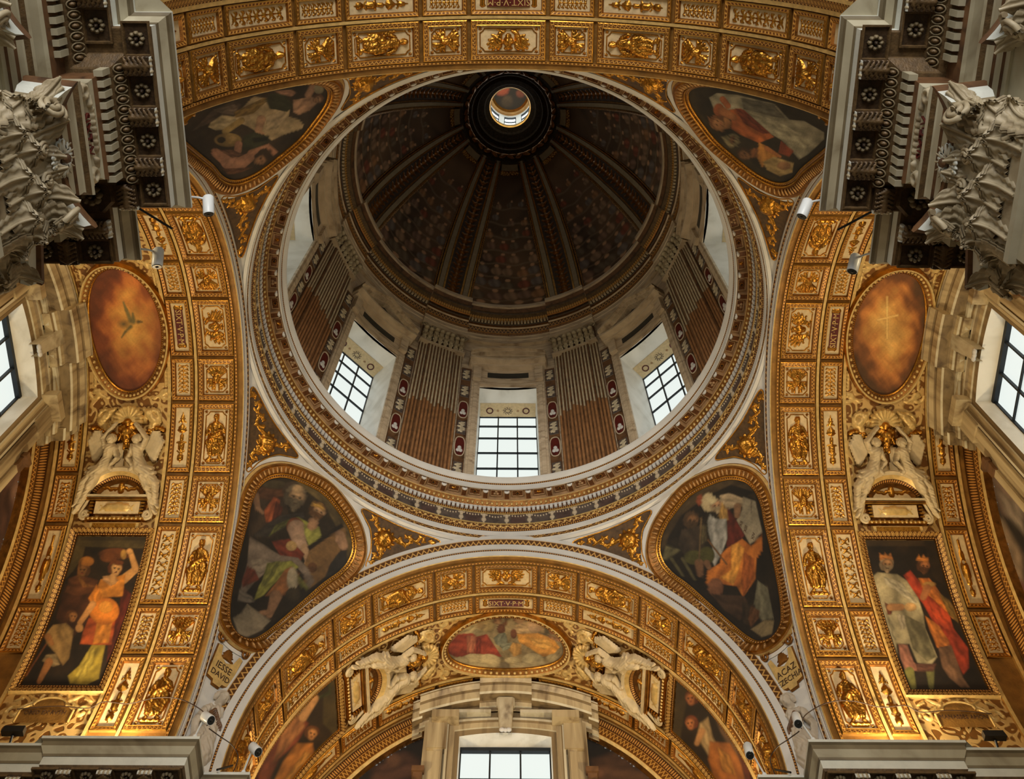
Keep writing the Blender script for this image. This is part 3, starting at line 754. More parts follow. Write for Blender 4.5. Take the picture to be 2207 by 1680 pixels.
# ---- ring entablature under the drum
def revolve(mb, prof, mats, n=256, a0=0, a1=360, closed=True, uvr=None):
    t = np.radians(np.linspace(a0, a1, n+1))
    for j in range(len(prof)-1):
        (r0, z0), (r1, z1) = prof[j], prof[j+1]
        P = np.zeros((n+1, 2, 3)); UV = np.zeros((n+1, 2, 2))
        for c, (r, z) in enumerate(((r0, z0), (r1, z1))):
            P[:, c, 0] = r*np.sin(t); P[:, c, 1] = r*np.cos(t); P[:, c, 2] = z
            UV[:, c, 0] = t*4.8; UV[:, c, 1] = c
        mb.grid(P, mats[j], uv=UV, smooth=False)
mb = MB()
PR = [((5.06, 15.35), ''), ((5.00, 15.37), 'stucco'), ((5.00, 15.42), 'stucco'), ((4.98, 15.425), 'stucco'), ((4.975, 15.50), 'leaf_gold'), ((4.96, 15.505), 'stucco'), ((4.96, 15.63), 'stucco'), ((4.965, 15.64), 'gold_old'),
      ((4.955, 15.69), 'dots_gold'), ((4.92, 15.79), 'leaf_gold'), ((4.92, 15.83), 'gold_pale'), ((4.99, 15.84), 'gold_old'), ((4.99, 16.20), 'grey_marble'), ((4.97, 16.21), 'gold_pale'), ((4.965, 16.26), 'dots_gold'), ((4.995, 16.27), 'coffer_brown'),
      ((4.995, 16.41), 'coffer_brown'), ((4.965, 16.42), 'stucco'), ((4.90, 16.53), 'gold_old'), ((4.895, 16.55), 'gold_pale'), ((4.895, 16.66), 'terracotta'), ((4.695, 16.66), 'terracotta'), ((4.695, 16.63), 'terracotta'), ((4.67, 16.63), 'stucco'), ((4.67, 16.755), 'stucco'),
      ((4.662, 16.76), 'stucco'), ((4.655, 16.805), 'dots_gold'), ((4.64, 16.81), 'stucco'), ((4.60, 16.90), 'stucco'), ((4.59, 16.94), 'stucco'), ((5.25, 16.97), 'stucco')]
prof = [a for a, _ in PR]; mats = [b for _, b in PR[1:]]
revolve(mb, prof, mats)
ring = mb.build('cornice', kind='structure')
NM = 64
md, cf, rs, cf2 = MB(), MB(), MB(), MB()
# modillion: local x radial inward, y tangential, z up, origin on the soffit
md.frus(-0.0, 0.155, -0.058, 0.058, -0.072, 0.0, 0.0, 'coffer_brown')
md.box(-0.0, 0.158, -0.068, -0.050, -0.08, 0.0, 'terracotta'); md.box(-0.0, 0.158, 0.050, 0.068, -0.08, 0.0, 'terracotta')
md_m = md.mesh('modillion')
sc_ = MB(); sc_.ell((0, 0, 0), (0.03, 0.055, 0.035), 'stucco', 8, 6); sc_.ell((0, -0.04, 0.02), (0.025, 0.022, 0.03), 'stucco', 6, 5); sc_.ell((0, 0.04, 0.02), (0.025, 0.022, 0.03), 'stucco', 6, 5)
scr_m = sc_.mesh('scroll_end')
rect_band(cf, -0.085, -0.13, 0.085, 0.13, [(0, 0), (0.008, -0.02), (0.02, -0.02), (0.026, 0.0), (0.032, 0.0)], ['terracotta']*3 + ['coffer_brown'])
cf.box(-0.07, 0.07, -0.11, 0.11, -0.004, 0.0, 'coffer_brown')
cf_m = cf.mesh('coffer')
def rosette(mb, r, mat1, mat2, n=8, z=-0.02):
    for k in range(n):
        a = 2*pi*k/n
        mb.ell((r*0.62*cos(a), r*0.62*sin(a), z*0.4), (r*0.3, r*0.3, abs(z)), mat1, 6, 4)
    mb.ell((0, 0, z*0.8), (r*0.26, r*0.26, abs(z)), mat2, 6, 4)
rosette(rs, 0.06, 'gold_old', 'bronze_dark', 8, -0.018)
ro_m = rs.mesh('rosette')
s3 = MB(); star(s3, 0, 0, 0.06, 0, 'gold', 8); st_m = s3.mesh('star_ornament')
s4 = MB()
for (y, x, r) in ((0, 0.03, .035), (-.03, -.025, .035), (.03, -.025, .035)): s4.ell((x, y, 0), (r, r, .02), 'terracotta', 8, 5)
mt_m = s4.mesh('mount_ornament')
for k in range(NM):
    a = 360.0/NM*k
    ez = np.array([0, 0, 1.0]); t = radians(a); er = -np.array([sin(t), cos(t), 0]); et = np.cross(ez, er)
    o = obj('modillion', md_m, ring, mat4(np.array([sin(t)*4.895, cos(t)*4.895, 16.658]), er, et, ez))
    obj('scroll_end', scr_m, o, mat4(np.array([sin(t)*4.735, cos(t)*4.735, 16.60]), er, et, ez))
    a += 180.0/NM; t = radians(a); er = -np.array([sin(t), cos(t), 0]); et = np.cross(ez, er); c0 = np.array([sin(t)*4.79, cos(t)*4.79, 16.657])
    o = obj('coffer', cf_m, ring, mat4(c0, er, et, ez))
    kind = k % 4
    me, nm = ((ro_m, 'rosette'), (st_m, 'star_ornament'), (ro_m, 'rosette'), (mt_m, 'mount_ornament'))[kind]
    if kind == 1: obj(nm, me, o, mat4(c0-ez*0.006, er, -et, -ez))
    else: obj(nm, me, o, mat4(c0-ez*0.004, er, et, ez))
# dentils, eggs and drops: too small to pick apart singly
mb = MB(); nd = 320
t = np.radians(np.arange(nd)*360/nd)
def ring_boxes(mb, n, R0, R1, z0, z1, wdeg, mat):
    t = np.arange(n)*2*pi/n; w = radians(wdeg)/2
    V = []
    for r in (R0, R1):
        for z in (z0, z1):
            for s in (-1, 1):
                V.append(np.stack([r*np.sin(t+s*w), r*np.cos(t+s*w), np.full(n, z)], -1))
    V = np.stack(V, 1).reshape(-1, 3); f = np.array([(0, 1, 3, 2), (4, 6, 7, 5), (0, 4, 5, 1), (2, 3, 7, 6), (0, 2, 6, 4), (1, 5, 7, 3)])
    mb.add(V, (f[None] + np.arange(n)[:, None, None]*8).reshape(-1, 4), mat)
ring_boxes(mb, nd, 5.0, 4.945, 16.28, 16.40, 0.70, 'stucco')
mb.build('dentil_course', ring, kind='stuff')
def ring_eggs(mb, n, R, z, rr, rt, rz, mat, nu=6, nv=5):
    b = MB(); b.ell((0, 0, 0), (rr, rt, rz), 'gold', nu, nv); V0 = b.V[0]; q0 = b.Q[0][0]
    for k in range(n):
        t = 2*pi*k/n; er = np.array([sin(t), cos(t), 0]); et = np.array([cos(t), -sin(t), 0])
        mb.add(V0[:, 0:1]*er + V0[:, 1:2]*et + V0[:, 2:3]*np.array([0, 0, 1.0]) + er*R + np.array([0, 0, z]), q0, mat, smooth=True)
mb = MB(); ring_eggs(mb, 288, 4.93, 16.475, 0.03, 0.033, 0.045, 'gold_pale'); mb.build('egg_and_dart_course', ring, kind='stuff')
mb = MB(); ring_eggs(mb, 250, 4.935, 15.755, 0.022, 0.036, 0.032, 'gold_pale', 5, 4); mb.build('leaf_course', ring, kind='stuff')
# frieze: urns, swags and coloured marble fields
mb = MB()
for pn, (m_, d0) in enumerate((('purple_marble', 0), ('grey_marble', 1))):
    for k in range(pn, NM, 2):
        tt = np.radians(np.linspace(360/NM*k + 1.0, 360/NM*(k+1) - 1.0, 5))
        P = np.stack([np.stack([4.982*np.sin(tt), 4.982*np.cos(tt), np.full(5, z)], -1) for z in (15.86, 16.18)], 1)
        pb = MB(); pb.grid(P, m_); pb.build('frieze_panel', ring)
ur = MB()
for (z, r, h) in ((-.19, .06, .03), (-.12, .03, .06), (-.02, .075, .09), (.10, .05, .04), (.16, .085, .03)): ur.ell((0, 0, z*.78), (0.03, r*.8, h*.78), 'stucco_warm', 8, 6)
ur_m = ur.mesh('urn')
for k in range(NM):
    t = radians(360/NM*k); er = -np.array([sin(t), cos(t), 0]); et = np.cross(np.array([0, 0, 1.0]), er)
    obj('urn', ur_m, ring, mat4(np.array([sin(t)*4.985, cos(t)*4.985, 16.02]), er, et, (0, 0, 1)))
mb = MB()
for k in range(NM):
    for j in range(9):
        f = j/8; t = radians(360/NM*(k+f)); z = 16.17 - 0.08*sin(pi*f)*(1 if k % 2 else .6)
        mb.ell((4.978*sin(t), 4.978*cos(t), z), (0.022, 0.022, 0.024), 'stucco_warm', 5, 4)
mb.build('garland_course', ring, kind='stuff')

# ---- drum
RD = 5.14
def drum(az, z, h=0.0):
    t = np.radians(az); az_, z_, h_ = np.broadcast_arrays(t, np.asarray(z, float), np.asarray(h, float))
    return np.stack([(RD-h_)*np.sin(az_), (RD-h_)*np.cos(az_), z_], -1)
def dslab(mb, a0, a1, z0, z1, h0, h1, mat, n=4, bev=0.0):
    """curved slab on the drum wall between azimuths"""
    A = np.linspace(a0, a1, n+1)
    mb.grid(drum(A[:, None], np.array([z0, z1])[None], h1), mat, smooth=False)
    mb.grid(drum(A[:, None], z0, np.array([h0, h1])[None]), mat, smooth=False, flip=True)
    mb.grid(drum(A[:, None], z1, np.array([h1, h0])[None]), mat, smooth=False, flip=True)
    for a in (a0, a1):
        P = drum(a, np.array([z0, z0, z1, z1]), np.array([h0, h1, h1, h0])); mb.add(P, np.array([(0, 1, 2, 3)]), mat)
WH = 8.75    # half opening of a window, degrees
mb = MB()
for k in range(8):
    c = 45.0*k
    A = np.linspace(c+WH, c+45-WH, 12)
    mb.grid(drum(A[:, None], np.linspace(16.9, 21.5, 3)[None]), 'drum_marble', smooth=False)
A = np.linspace(0, 360, 129)
mb.grid(drum(A[:, None], np.array([21.5, 24.1])[None]), 'drum_marble', smooth=False)
mb.grid(drum(A[:, None], np.array([16.9, 17.25])[None], 0.0), 'drum_marble', smooth=False)
mb.build('wall_drum', kind='structure')
WO = RD*sin(radians(WH)); RP = 6.02
def drum_window(k):
    M = RZ(-45.0*k)
    # local frame: window looks towards the axis from +y
    y0 = RD*cos(radians(WH)); mb = MB(); zt, zb = 21.5, 17.22
    yin, yout = y0-0.02, RP
    mb.add([(-WO, yin, zb), (-WO, yout, zb), (-WO, yout, zt), (-WO, yin, zt)], np.array([(0, 1, 2, 3)]), 'reveal_marble')
    mb.add([(WO, yin, zb), (WO, yout, zb), (WO, yout, zt), (WO, yin, zt)], np.array([(3, 2, 1, 0)]), 'reveal_marble')
    mb.add([(-WO, yin, zt), (-WO, yout, zt), (WO, yout, zt), (WO, yin, zt)], np.array([(0, 1, 2, 3)]), 'reveal_marble')
    mb.add([(-WO, yin, zb), (-WO, yout, zb), (WO, yout, zb), (WO, yin, zb)], np.array([(3, 2, 1, 0)]), 'drum_marble')
    w = mb.build('window_%d' % (k+1), None, M, kind='structure')
    lb = MB(); lb.box(-WO+.02, WO-.02, 5.55, RP-.03, zt-.012, zt-.002, 'field')
    ln = lb.build('painted_lintel_band', w, M)
    ob = MB()
    for x in (-.5, .5):
        t = np.linspace(0, 2*pi, 13); ob.tube(np.stack([x+.085*np.cos(t), 5.78+.085*np.sin(t), t*0+zt-.016], -1), .017, 'red_marble', 4, cap=False)
        V = []
        star(V_ := MB(), 0, 0, .05, 0, 'red_marble', 6)
        P = V_.V[0]*np.array([1, 1, -1]) + np.array([x*.55, 5.78, zt-.014]); ob.add(P, V_.Q[0][0], 'terracotta')
    for i in range(10):
        a = 2*pi*i/10; t = np.linspace(0, 4.5, 8); ob.tube(np.stack([.1*cos(a)+.03*np.cos(t+a), 5.78+.08*sin(a)+.03*np.sin(t+a), t*0+zt-.016], -1), .007, 'grey_marble', 4, cap=False)
    ob.build('painted_ornament', ln, M)
    # frame
    cols = [-WO, -WO+2*WO/3, -WO+4*WO/3, WO]; rows = [zb, 17.9, 18.55, 19.2, 19.85, 20.5, 21.05, zt]
    fr = MB(); b = .034
    for x in cols: fr.box(x-b/2, x+b/2, RP-.05, RP-.01, zb, zt, 'iron')
    for z in rows: fr.box(-WO, WO, RP-.05, RP-.01, z-b/2, z+b/2, 'iron')
    f = fr.build('window_frame', w, M)
    for i in range(3):
        for j in range(len(rows)-1):
            pn = MB(); pn.box(cols[i]+.01, cols[i+1]-.01, RP, RP+.008, rows[j]+.01, rows[j+1]-.01, 'daylight_pane'); pn.build('pane', w, M)
for k in range(8): drum_window(k)

def drum_aedicule(k):
    """moulded window surround with a pediment, segmental and triangular in turn"""
    M = RZ(-45.0*k)
    t = thing('window_surround', '', 'window frame', (sin(radians(45*k))*5.0, cos(radians(45*k))*5.0, 19.5), 'marble window surrounds round the drum')
    mb = MB()
    for s in (-1, 1):
        a = sorted((s*WH, s*11.3)); dslab(mb, a[0], a[1], 17.2, 21.72, 0, .06, 'drum_marble', 3)
        a = sorted((s*9.4, s*10.6)); dslab(mb, a[0], a[1], 17.3, 21.6, .06, .09, 'drum_marble', 2)
    dslab(mb, -WH, WH, 21.5, 21.72, 0, .06, 'drum_marble', 6)
    dslab(mb, -WH, WH, 21.58, 21.66, .06, .09, 'drum_marble', 6)
    mb.build('architrave_frame', t, M)
    mb = MB(); dslab(mb, -11.0, 11.0, 21.75, 22.42, 0, .07, 'drum_marble', 8)
    for s in (-1, 1):
        a = sorted((s*8.6, s*11.2)); dslab(mb, a[0], a[1], 21.78, 22.4, .07, .16, 'drum_marble', 2)
    mb.build('frieze', t, M)
    mb = MB(); dslab(mb, -6.5, 6.5, 21.98, 22.24, .07, .078, 'slate', 6); mb.build('slate_tablet', t, M)
    mb = MB()
    dslab(mb, -12.2, 12.2, 22.42, 22.52, 0, .20, 'drum_marble', 8); dslab(mb, -12.6, 12.6, 22.52, 22.60, 0, .36, 'drum_marble', 8)
    mb.build('cornice_shelf', t, M)
    mb = MB()
    A = np.linspace(-12.8, 12.8, 25)
    if k % 2 == 0: zt = 22.72 + 0.62*np.sqrt(np.maximum(0, 1-(A/14.2)**2)) - 0.62*sqrt(1-(12.8/14.2)**2)*0.9
    else: zt = 22.70 + 0.78*(1-np.abs(A)/12.8)
    for (d0, d1, h0, h1) in ((.0, .10, .24, .42), (-.08, .0, .14, .34), (-.14, -.08, .1, .24)):
        for (za, zb_, ha, hb) in ((d0, d1, h1, h1), (d1, d1, h1, 0), (d0, d0, 0, h1)):
            P = np.stack([drum(A, zt+za, ha), drum(A, zt+zb_, hb)], 1); mb.grid(P, 'drum_marble', smooth=False)
    mb.build('pediment', t, M)
    mb = MB(); A2 = np.linspace(-9.0, 9.0, 13); z2 = np.interp(A2, A, zt)-0.2
    P = np.stack([drum(A2, np.full(13, 22.66), .10), drum(A2, np.maximum(z2, 22.67), .10)], 1); mb.grid(P, 'slate' if k % 2 else 'grey_marble'); mb.build('tympanum', t, M)
    mb = MB(); relief(mb, [(-.5+.1*i, .03*(-1)**i, -.44+.1*i, -.03*(-1)**i, .05, .03) for i in range(11)], 1.3, .2, 60, 'stucco_warm', .7)
    V = mb.V[0]; mb.V[0] = drum(V[:, 0]/5.1*57.3, 23.72+V[:, 1], V[:, 2]+.01)
    mb.build('garland_relief', t, M)
    return t
names8 = ['facing the camera at the foot of the frame, segmental pediment', 'right of the bottom window, triangular pediment', 'on the right edge of the ring, seen edge-on', 'right, behind the cornice ring', 'behind the near arch', 'left, behind the cornice ring', 'on the left edge of the ring, seen edge-on', 'left of the bottom window, triangular pediment']
for k in range(8):
    t = drum_aedicule(k)
    if k in (3, 4, 5): t['label'] = 'pale marble window surround of the drum hidden behind the near cornice'
    else: t['label'] = 'pale marble window surround with slate tablet, ' + {0: 'bottom centre, curved pediment', 1: 'right of the bottom centre window', 2: 'far right edge of drum, edge-on', 6: 'far left edge of drum, edge-on', 7: 'left of the bottom centre window'}[k]

POS8 = ['right of the bottom centre window', 'between the right windows', 'on the far right', 'back right', 'back left', 'on the far left', 'between the left windows', 'left of the bottom centre window']
for k in range(8):
    c = 22.5; M = RZ(-45.0*k); az = radians(45*k+22.5)
    t = thing('fluted_pilaster', 'wide fluted drum pilaster, lower flutes filled, ' + POS8[k], 'pilaster', (sin(az)*5, cos(az)*5, 17.2), 'fluted pilasters of the drum')
    mb = MB()
    dslab(mb, c-7.4, c+7.4, 17.2, 22.95, 0, .05, 'brown_stone', 5); dslab(mb, c-4.6, c+4.6, 17.2, 22.95, .05, .12, 'brown_stone', 4)
    mb.build('shaft', t, M)
    # flutes: rounded fillets, light above, filled with reddish reeds below
    fl, re = MB(), MB(); n = 14
    for i in range(n):
        a = c - 7.0 + 14.0*i/(n-1); h = .12 if abs(a-c) < 4.5 else .05
        zc = 19.85 + 0.04*((i*5) % 7)
        fl.tube(drum(a, np.array([zc, 22.9]), h+.008), .026, 'flute_light', 6)
        re.tube(drum(a, np.array([17.3, zc]), h+.004), .034, 'filled_flute', 6)
    fl.build('flute_fillet', t, M, kind='stuff'); re.build('filled_reed', t, M, kind='stuff')
    # capital
    t2 = thing('pilaster_capital', 'leafy capital over fluted drum pilaster ' + POS8[k], 'capital', (sin(az)*5, cos(az)*5, 23), 'leafy capitals under the dome cornice')
    mb = MB(); dslab(mb, c-7.9, c+7.9, 22.92, 23.0, 0, .17, 'drum_marble', 4); mb.build('astragal', t2, M)
    mb = MB(); dslab(mb, c-7.4, c+7.4, 23.0, 23.9, 0, .10, 'brown_stone', 4); mb.build('bell', t2, M)
    lf = MB()
    for s, (u, v, r) in enumerate(((0, -.2, .06), (0, 0, .085), (0, .15, .08))): lf.ell((0, .02+.04*s, v), (r, .06, .15), 'capital_stone', 7, 6)
    lf.ell((0, .16, .22), (.085, .08, .06), 'capital_stone', 7, 6)
    for m_ in (-1, 1): lf.ell((m_*.06, .09, .02), (.035, .04, .07), 'capital_stone', 6, 5); lf.ell((m_*.05, .05, -.16), (.03, .04, .06), 'capital_stone', 6, 5)
    lf_m = _rel.setdefault('small_leaf', lf.mesh('leaf'))
    for i in range(8):
        a = c - 6.6 + 13.2*i/7; tt = radians(a); er = -np.array([sin(tt), cos(tt), 0]); ex = np.cross(er, (0, 0, 1.0))
        p = drum(a, 23.3, .14 if abs(a-c) < 4.6 else .08)
        obj('leaf', lf_m, t2, M @ mat4(p, ex, er, (0, 0, 1)))
    if 'vo' not in _rel:
        vo = MB(); ts = np.linspace(0, 4*pi, 22); rr = .11*(1-ts/(4*pi)*.75)
        vo.tube(np.stack([rr*np.cos(ts), ts*0+.02+ts*.006, rr*np.sin(ts)], -1), .022, 'capital_stone', 5); _rel['vo'] = vo.mesh('volute')
    for a in (c-7.2, c-4.2, c+4.2, c+7.2):
        tt = radians(a); er = -np.array([sin(tt), cos(tt), 0]); ex = np.cross(er, (0, 0, 1.0))
        obj('volute', _rel['vo'], t2, M @ mat4(drum(a, 23.72, .16), ex, er, (0, 0, 1)))
    mb = MB(); dslab(mb, c-8.2, c+8.2, 23.88, 23.98, 0, .22, 'drum_marble', 4); mb.build('abacus', t2, M)
    # medallion strips either side
    for s in (-1, 1):
        a0, a1 = sorted((c+s*7.8, c+s*10.9)); am = (a0+a1)/2
        tb = thing('inlaid_panel_strip', 'strip of red medallions, ' + ('right' if s > 0 else 'left') + ' side of pilaster ' + POS8[k], 'panel', tuple(drum(am+45*k, 17.3, 0)), 'inlaid marble strips of the drum')
        mb = MB(); dslab(mb, a0, a1, 17.25, 22.38, 0, .03, 'brown_stone', 2); mb.build('backing', tb, M)
        ov = _rel.get('oval')
        if ov is None:
            b_ = MB(); n_ = 20; th = np.linspace(0, 2*pi, n_, endpoint=False)
            X = .115*np.sign(np.cos(th))*np.abs(np.cos(th))**.7; Z = .36*np.sign(np.sin(th))*np.abs(np.sin(th))**.75
            b_.add(np.stack([X, Z, th*0+.012], -1), [tuple(range(n_))], 'red_marble'); _rel['oval'] = b_.mesh('medallion')
            b_ = MB(); b_.tube(np.concatenate([np.stack([X*1.1, Z*1.06, th*0+.012], -1)]*1 + [np.array([[X[0]*1.1, Z[0]*1.06, .012]])]), .016, 'stucco_warm', 5, cap=False); _rel['oval_rim'] = b_.mesh('rim')
            b_ = MB()
            for (x, z, r) in ((-.035, -.16, .055), (.035, -.16, .055), (0, -.05, .055), (0, -.11, .05)): b_.ell((x, z, .01), (r, r*1.3, .03), 'stucco', 8, 5)
            _rel['mount3'] = b_.mesh('mount_relief')
            b_ = MB(); b_.frus(-.12, .12, -.28, .28, 0, .02, .01, 'grey_marble'); _rel['gp'] = b_.mesh('relief_panel')
            b_ = MB(); relief(b_, [(0, -.2, 0, .2, .03, .03), (-.07, -.15, .07, -.1, .03, .03), (-.07, .02, .07, -.04, .04, .03), (-.06, .15, .06, .2, .03, .03), (0, .05, .07, .12, .03, .02), (0, -.05, -.07, -.2, .03, .02)], .24, .52, 24, 'flute_light', .6); _rel['gr'] = b_.mesh('vine_relief')
        tt = radians(am); er = -np.array([sin(tt), cos(tt), 0]); ex = np.cross((0, 0, 1.0), er)
        for i, z in enumerate((17.75, 18.65, 19.45, 20.25, 21.15, 22.0)):
            o0 = mat4(drum(am, z, .03), ex, (0, 0, 1), er)
            if i in (1, 3):
                p = obj('medallion', _rel['oval'], tb, M @ o0); obj('rim', _rel['oval_rim'], p, M @ o0); obj('mount_relief', _rel['mount3'], p, M @ o0)
            else:
                p = obj('relief_panel', _rel['gp'], tb, M @ o0); obj('vine_relief', _rel['gr'], p, M @ mat4(drum(am, z, .05), ex, (0, 0, 1), er))

# ---- entablature under the dome, breaking forward over the pilasters
mb = MB()
prof = [(5.16, 24.0), (5.06, 24.0), (5.06, 24.18), (5.04, 24.2), (5.04, 24.36), (5.02, 24.38), (5.02, 24.5), (5.0, 24.52), (5.02, 24.84), (4.98, 24.86), (4.98, 24.98), (4.94, 25.0), (4.94, 25.12), (4.90, 25.14), (4.84, 25.22), (4.74, 25.24), (4.74, 25.4), (4.66, 25.5), (4.62, 25.56), (4.62, 25.72), (4.68, 25.74), (4.95, 25.8)]
mt = ['drum_marble', 'drum_marble', 'drum_marble', 'drum_marble', 'drum_marble', 'dots_gold', 'gold_old', 'zigzag_gold', 'drum_marble', 'gold_old', 'bronze_dark', 'bronze_dark', 'gold_old', 'egg_gold', 'bronze_mid', 'bronze_mid', 'brown_stone', 'drum_marble', 'drum_marble', 'drum_marble', 'drum_marble', 'drum_marble']
def rev_deg(mb, prof, mats, dh, a0, a1, n):
    revolve(mb, [(r-dh, z) for r, z in prof], mats, n, a0, a1)
revolve(mb, prof, mt, 192)
dome_cornice = mb.build('cornice', kind='structure')
for k in range(8):
    c = 22.5+45*k; mb = MB()
    P2 = [(r-.09, z) for r, z in prof[:-1]]
    revolve(mb, P2, mt, 8, c-8.0, c+8.0)
    for a in (c-8.0, c+8.0):
        t = radians(a); V = [(r*sin(t), r*cos(t), z) for r, z in P2] + [(5.1*sin(t), 5.1*cos(t), 25.74), (5.1*sin(t), 5.1*cos(t), 24.0)]
        mb.add(V, [tuple(range(len(V)))], 'drum_marble')
    mb.build('cornice_break', dome_cornice)
mb = MB(); ring_boxes(mb, 300, 4.96, 4.875, 25.0, 25.1, 0.75, 'flute_light'); mb.build('dentil_course', dome_cornice, kind='stuff')

# ---- dome
HD, ND, R0D = 7.5, 1.6, 4.86
def dome(az, t, h=0.0):
    """t 0..1 from springing to the lantern collar"""
    tt = np.asarray(t, float)*1.085
    R = R0D*np.cos(tt)**(2/ND); Z = 25.72 + HD*np.sin(tt)**(2/ND)
    a = np.radians(az); R = R - h*0.9; Z = Z - h*0.35*np.asarray(t, float)
    R, Z, a = np.broadcast_arrays(R, Z, a)
    return np.stack([R*np.sin(a), R*np.cos(a), Z], -1)
mb = MB()
A = np.linspace(0, 360, 129); T = np.linspace(0, 1, 36)
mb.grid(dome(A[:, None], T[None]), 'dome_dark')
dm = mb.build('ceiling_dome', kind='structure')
def rib_part(name, a0, a1, h0, h1, mat, M, parent):
    mb = MB(); n = 3
    fa = lambda a, T: 22.5 + (a-22.5)*(1.0 + 0.75*T**1.5)     # ribs narrow less than the gores do
    AA = np.linspace(a0, a1, n)
    G = np.stack([np.stack([dome(fa(a, t), t, h1) for t in T], 0) for a in AA], 0)
    L = np.concatenate([[0], np.cumsum(np.linalg.norm(np.diff(G[0], axis=0), axis=1))])
    UV = np.zeros((n, len(T), 2)); UV[..., 0] = L[None]; UV[..., 1] = np.linspace(0, 1, n)[:, None]
    mb.grid(G, mat, uv=UV)
    for a in (a0, a1):
        G2 = np.stack([np.stack([dome(fa(a, t), t, h) for t in T], 0) for h in (h0, h1)], 0); mb.grid(G2, mat)
    return mb.build(name, parent, M)
orn = MB()
_S = []
for i in range(30):
    y = -3.9 + i*.27; _S += [(0, y, 0, y+.1, .12-.002*i, .1-.002*i)] + [(m*.02, y, m*.17, y+.12, .05, .04) for m in (-1, 1)]
for k in range(8):
    M = RZ(-45.0*k); az = radians(45*k+22.5)
    t = thing('dome_rib', 'dome rib with pale stripes and gilt leaves, ' + POS8[k], 'rib', (sin(az)*4.8, cos(az)*4.8, 25.8), 'ribs of the dark dome')
    rib_part('backing', 22.5-6.7, 22.5+6.7, 0.0, .03, 'bronze_dark', M, t)
    rib_part('pale_stripe', 22.5-5.9, 22.5-4.1, .03, .10, 'dome_stripe', M, t); rib_part('pale_stripe', 22.5+4.1, 22.5+5.9, .03, .10, 'dome_stripe', M, t)
    rib_part('gilt_edge', 22.5-6.7, 22.5-6.1, .03, .08, 'gold', M, t); rib_part('gilt_edge', 22.5+6.1, 22.5+6.7, .03, .08, 'gold', M, t)
    rib_part('gilt_edge', 22.5-3.9, 22.5-3.2, .03, .07, 'gold', M, t); rib_part('gilt_edge', 22.5+3.2, 22.5+3.9, .03, .07, 'gold', M, t)
    if 'dome_orn' not in _rel:
        mb = MB()
        relief(mb, _S, .46, 8.3, 260, 'gold_old', .8)
        V = mb.V[0]; tt = np.clip((V[:, 1]+4.05)/8.2, 0, .97); R = np.linalg.norm(dome(0, tt)[:, :2], axis=1)
        mb.V[0] = dome(22.5 + np.degrees(V[:, 0]/4.8)*(1+.75*tt**1.5), tt, .03+V[:, 2])
        _rel['dome_orn'] = mb.mesh('leaf_band')
    obj('leaf_band', _rel['dome_orn'], t, M)
# frescoed gores: one set of painted saints, rows of small figures
def gore_mesh(seed):
    mb = MB(); na, nt = 90, 150
    t = np.linspace(0.012, 0.95, nt); G = []
    UVc = np.linspace(-1, 1, na)
    half = 15.8 - 0.75*6.7*t**1.5 - 0.3
    G = dome(UVc[:, None]*half[None], t[None], .015)
    r_ = np.random.default_rng(seed)
    X = UVc[:, None]*half[None]*np.radians(1)*4.86*(1-.5*t[None]); Y = t[None]*9.0 + 0*UVc[:, None]
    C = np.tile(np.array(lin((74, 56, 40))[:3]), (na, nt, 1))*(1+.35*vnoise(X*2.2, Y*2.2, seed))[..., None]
    rows = [(0.5, .95, 4), (1.5, .66, 5), (2.35, .56, 5), (3.1, .5, 5), (3.8, .46, 4), (4.5, .42, 4), (5.2, .38, 4), (5.9, .34, 3), (6.7, .3, 3)]
    for (y0, sz, cnt) in rows:
        wd = np.interp(y0/9.0, t, half)*np.radians(1)*4.86*(1-.5*y0/9.0)
        for i in range(cnt):
            cx = -wd + (i+.5)*2*wd/cnt + r_.normal(0, .05); cyy = y0 + r_.normal(0, .06)
            base = [(120, 96, 76), (104, 80, 66), (92, 84, 80), (128, 92, 62), (84, 72, 58), (110, 60, 44)][r_.integers(0, 6)]
            c = np.array(lin(base)[:3])
            d = np.hypot((X-cx)/(sz*.42), (Y-cyy)/(sz*.55)); a = np.clip((1-d)*4, 0, 1)[..., None]
            sh = (.5+.6*np.sqrt(np.clip(1-d*d, 0, 1))+.25*np.sin(14*(X-cx)/sz+5*(Y-cyy)))[..., None]
            C = C*(1-a*.85)+a*.85*c*sh
            hx = cx+r_.normal(0, .04); hy = cyy+sz*.62
            d = np.hypot((X-hx)/(sz*.17), (Y-hy)/(sz*.2)); a = np.clip((1-d)*4, 0, 1)[..., None]
            C = C*(1-a)+a*np.array(lin((150, 116, 88))[:3])*(.6+.5*np.sqrt(np.clip(1-d*d, 0, 1)))[..., None]
        d = np.abs(Y-(y0-sz*.55)-.06*np.sin(7*X+y0)); a = np.clip(1-d/.07, 0, 1)[..., None]*.5
        C = C*(1-a)+a*np.array(lin((120, 104, 84))[:3])
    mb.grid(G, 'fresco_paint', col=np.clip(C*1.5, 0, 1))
    return mb.mesh('fresco')
gm = [gore_mesh(3), gore_mesh(11)]
GP = ['at bottom centre', 'lower right', 'at right', 'upper right', 'at top behind the near cornice', 'upper left', 'at left', 'lower left']
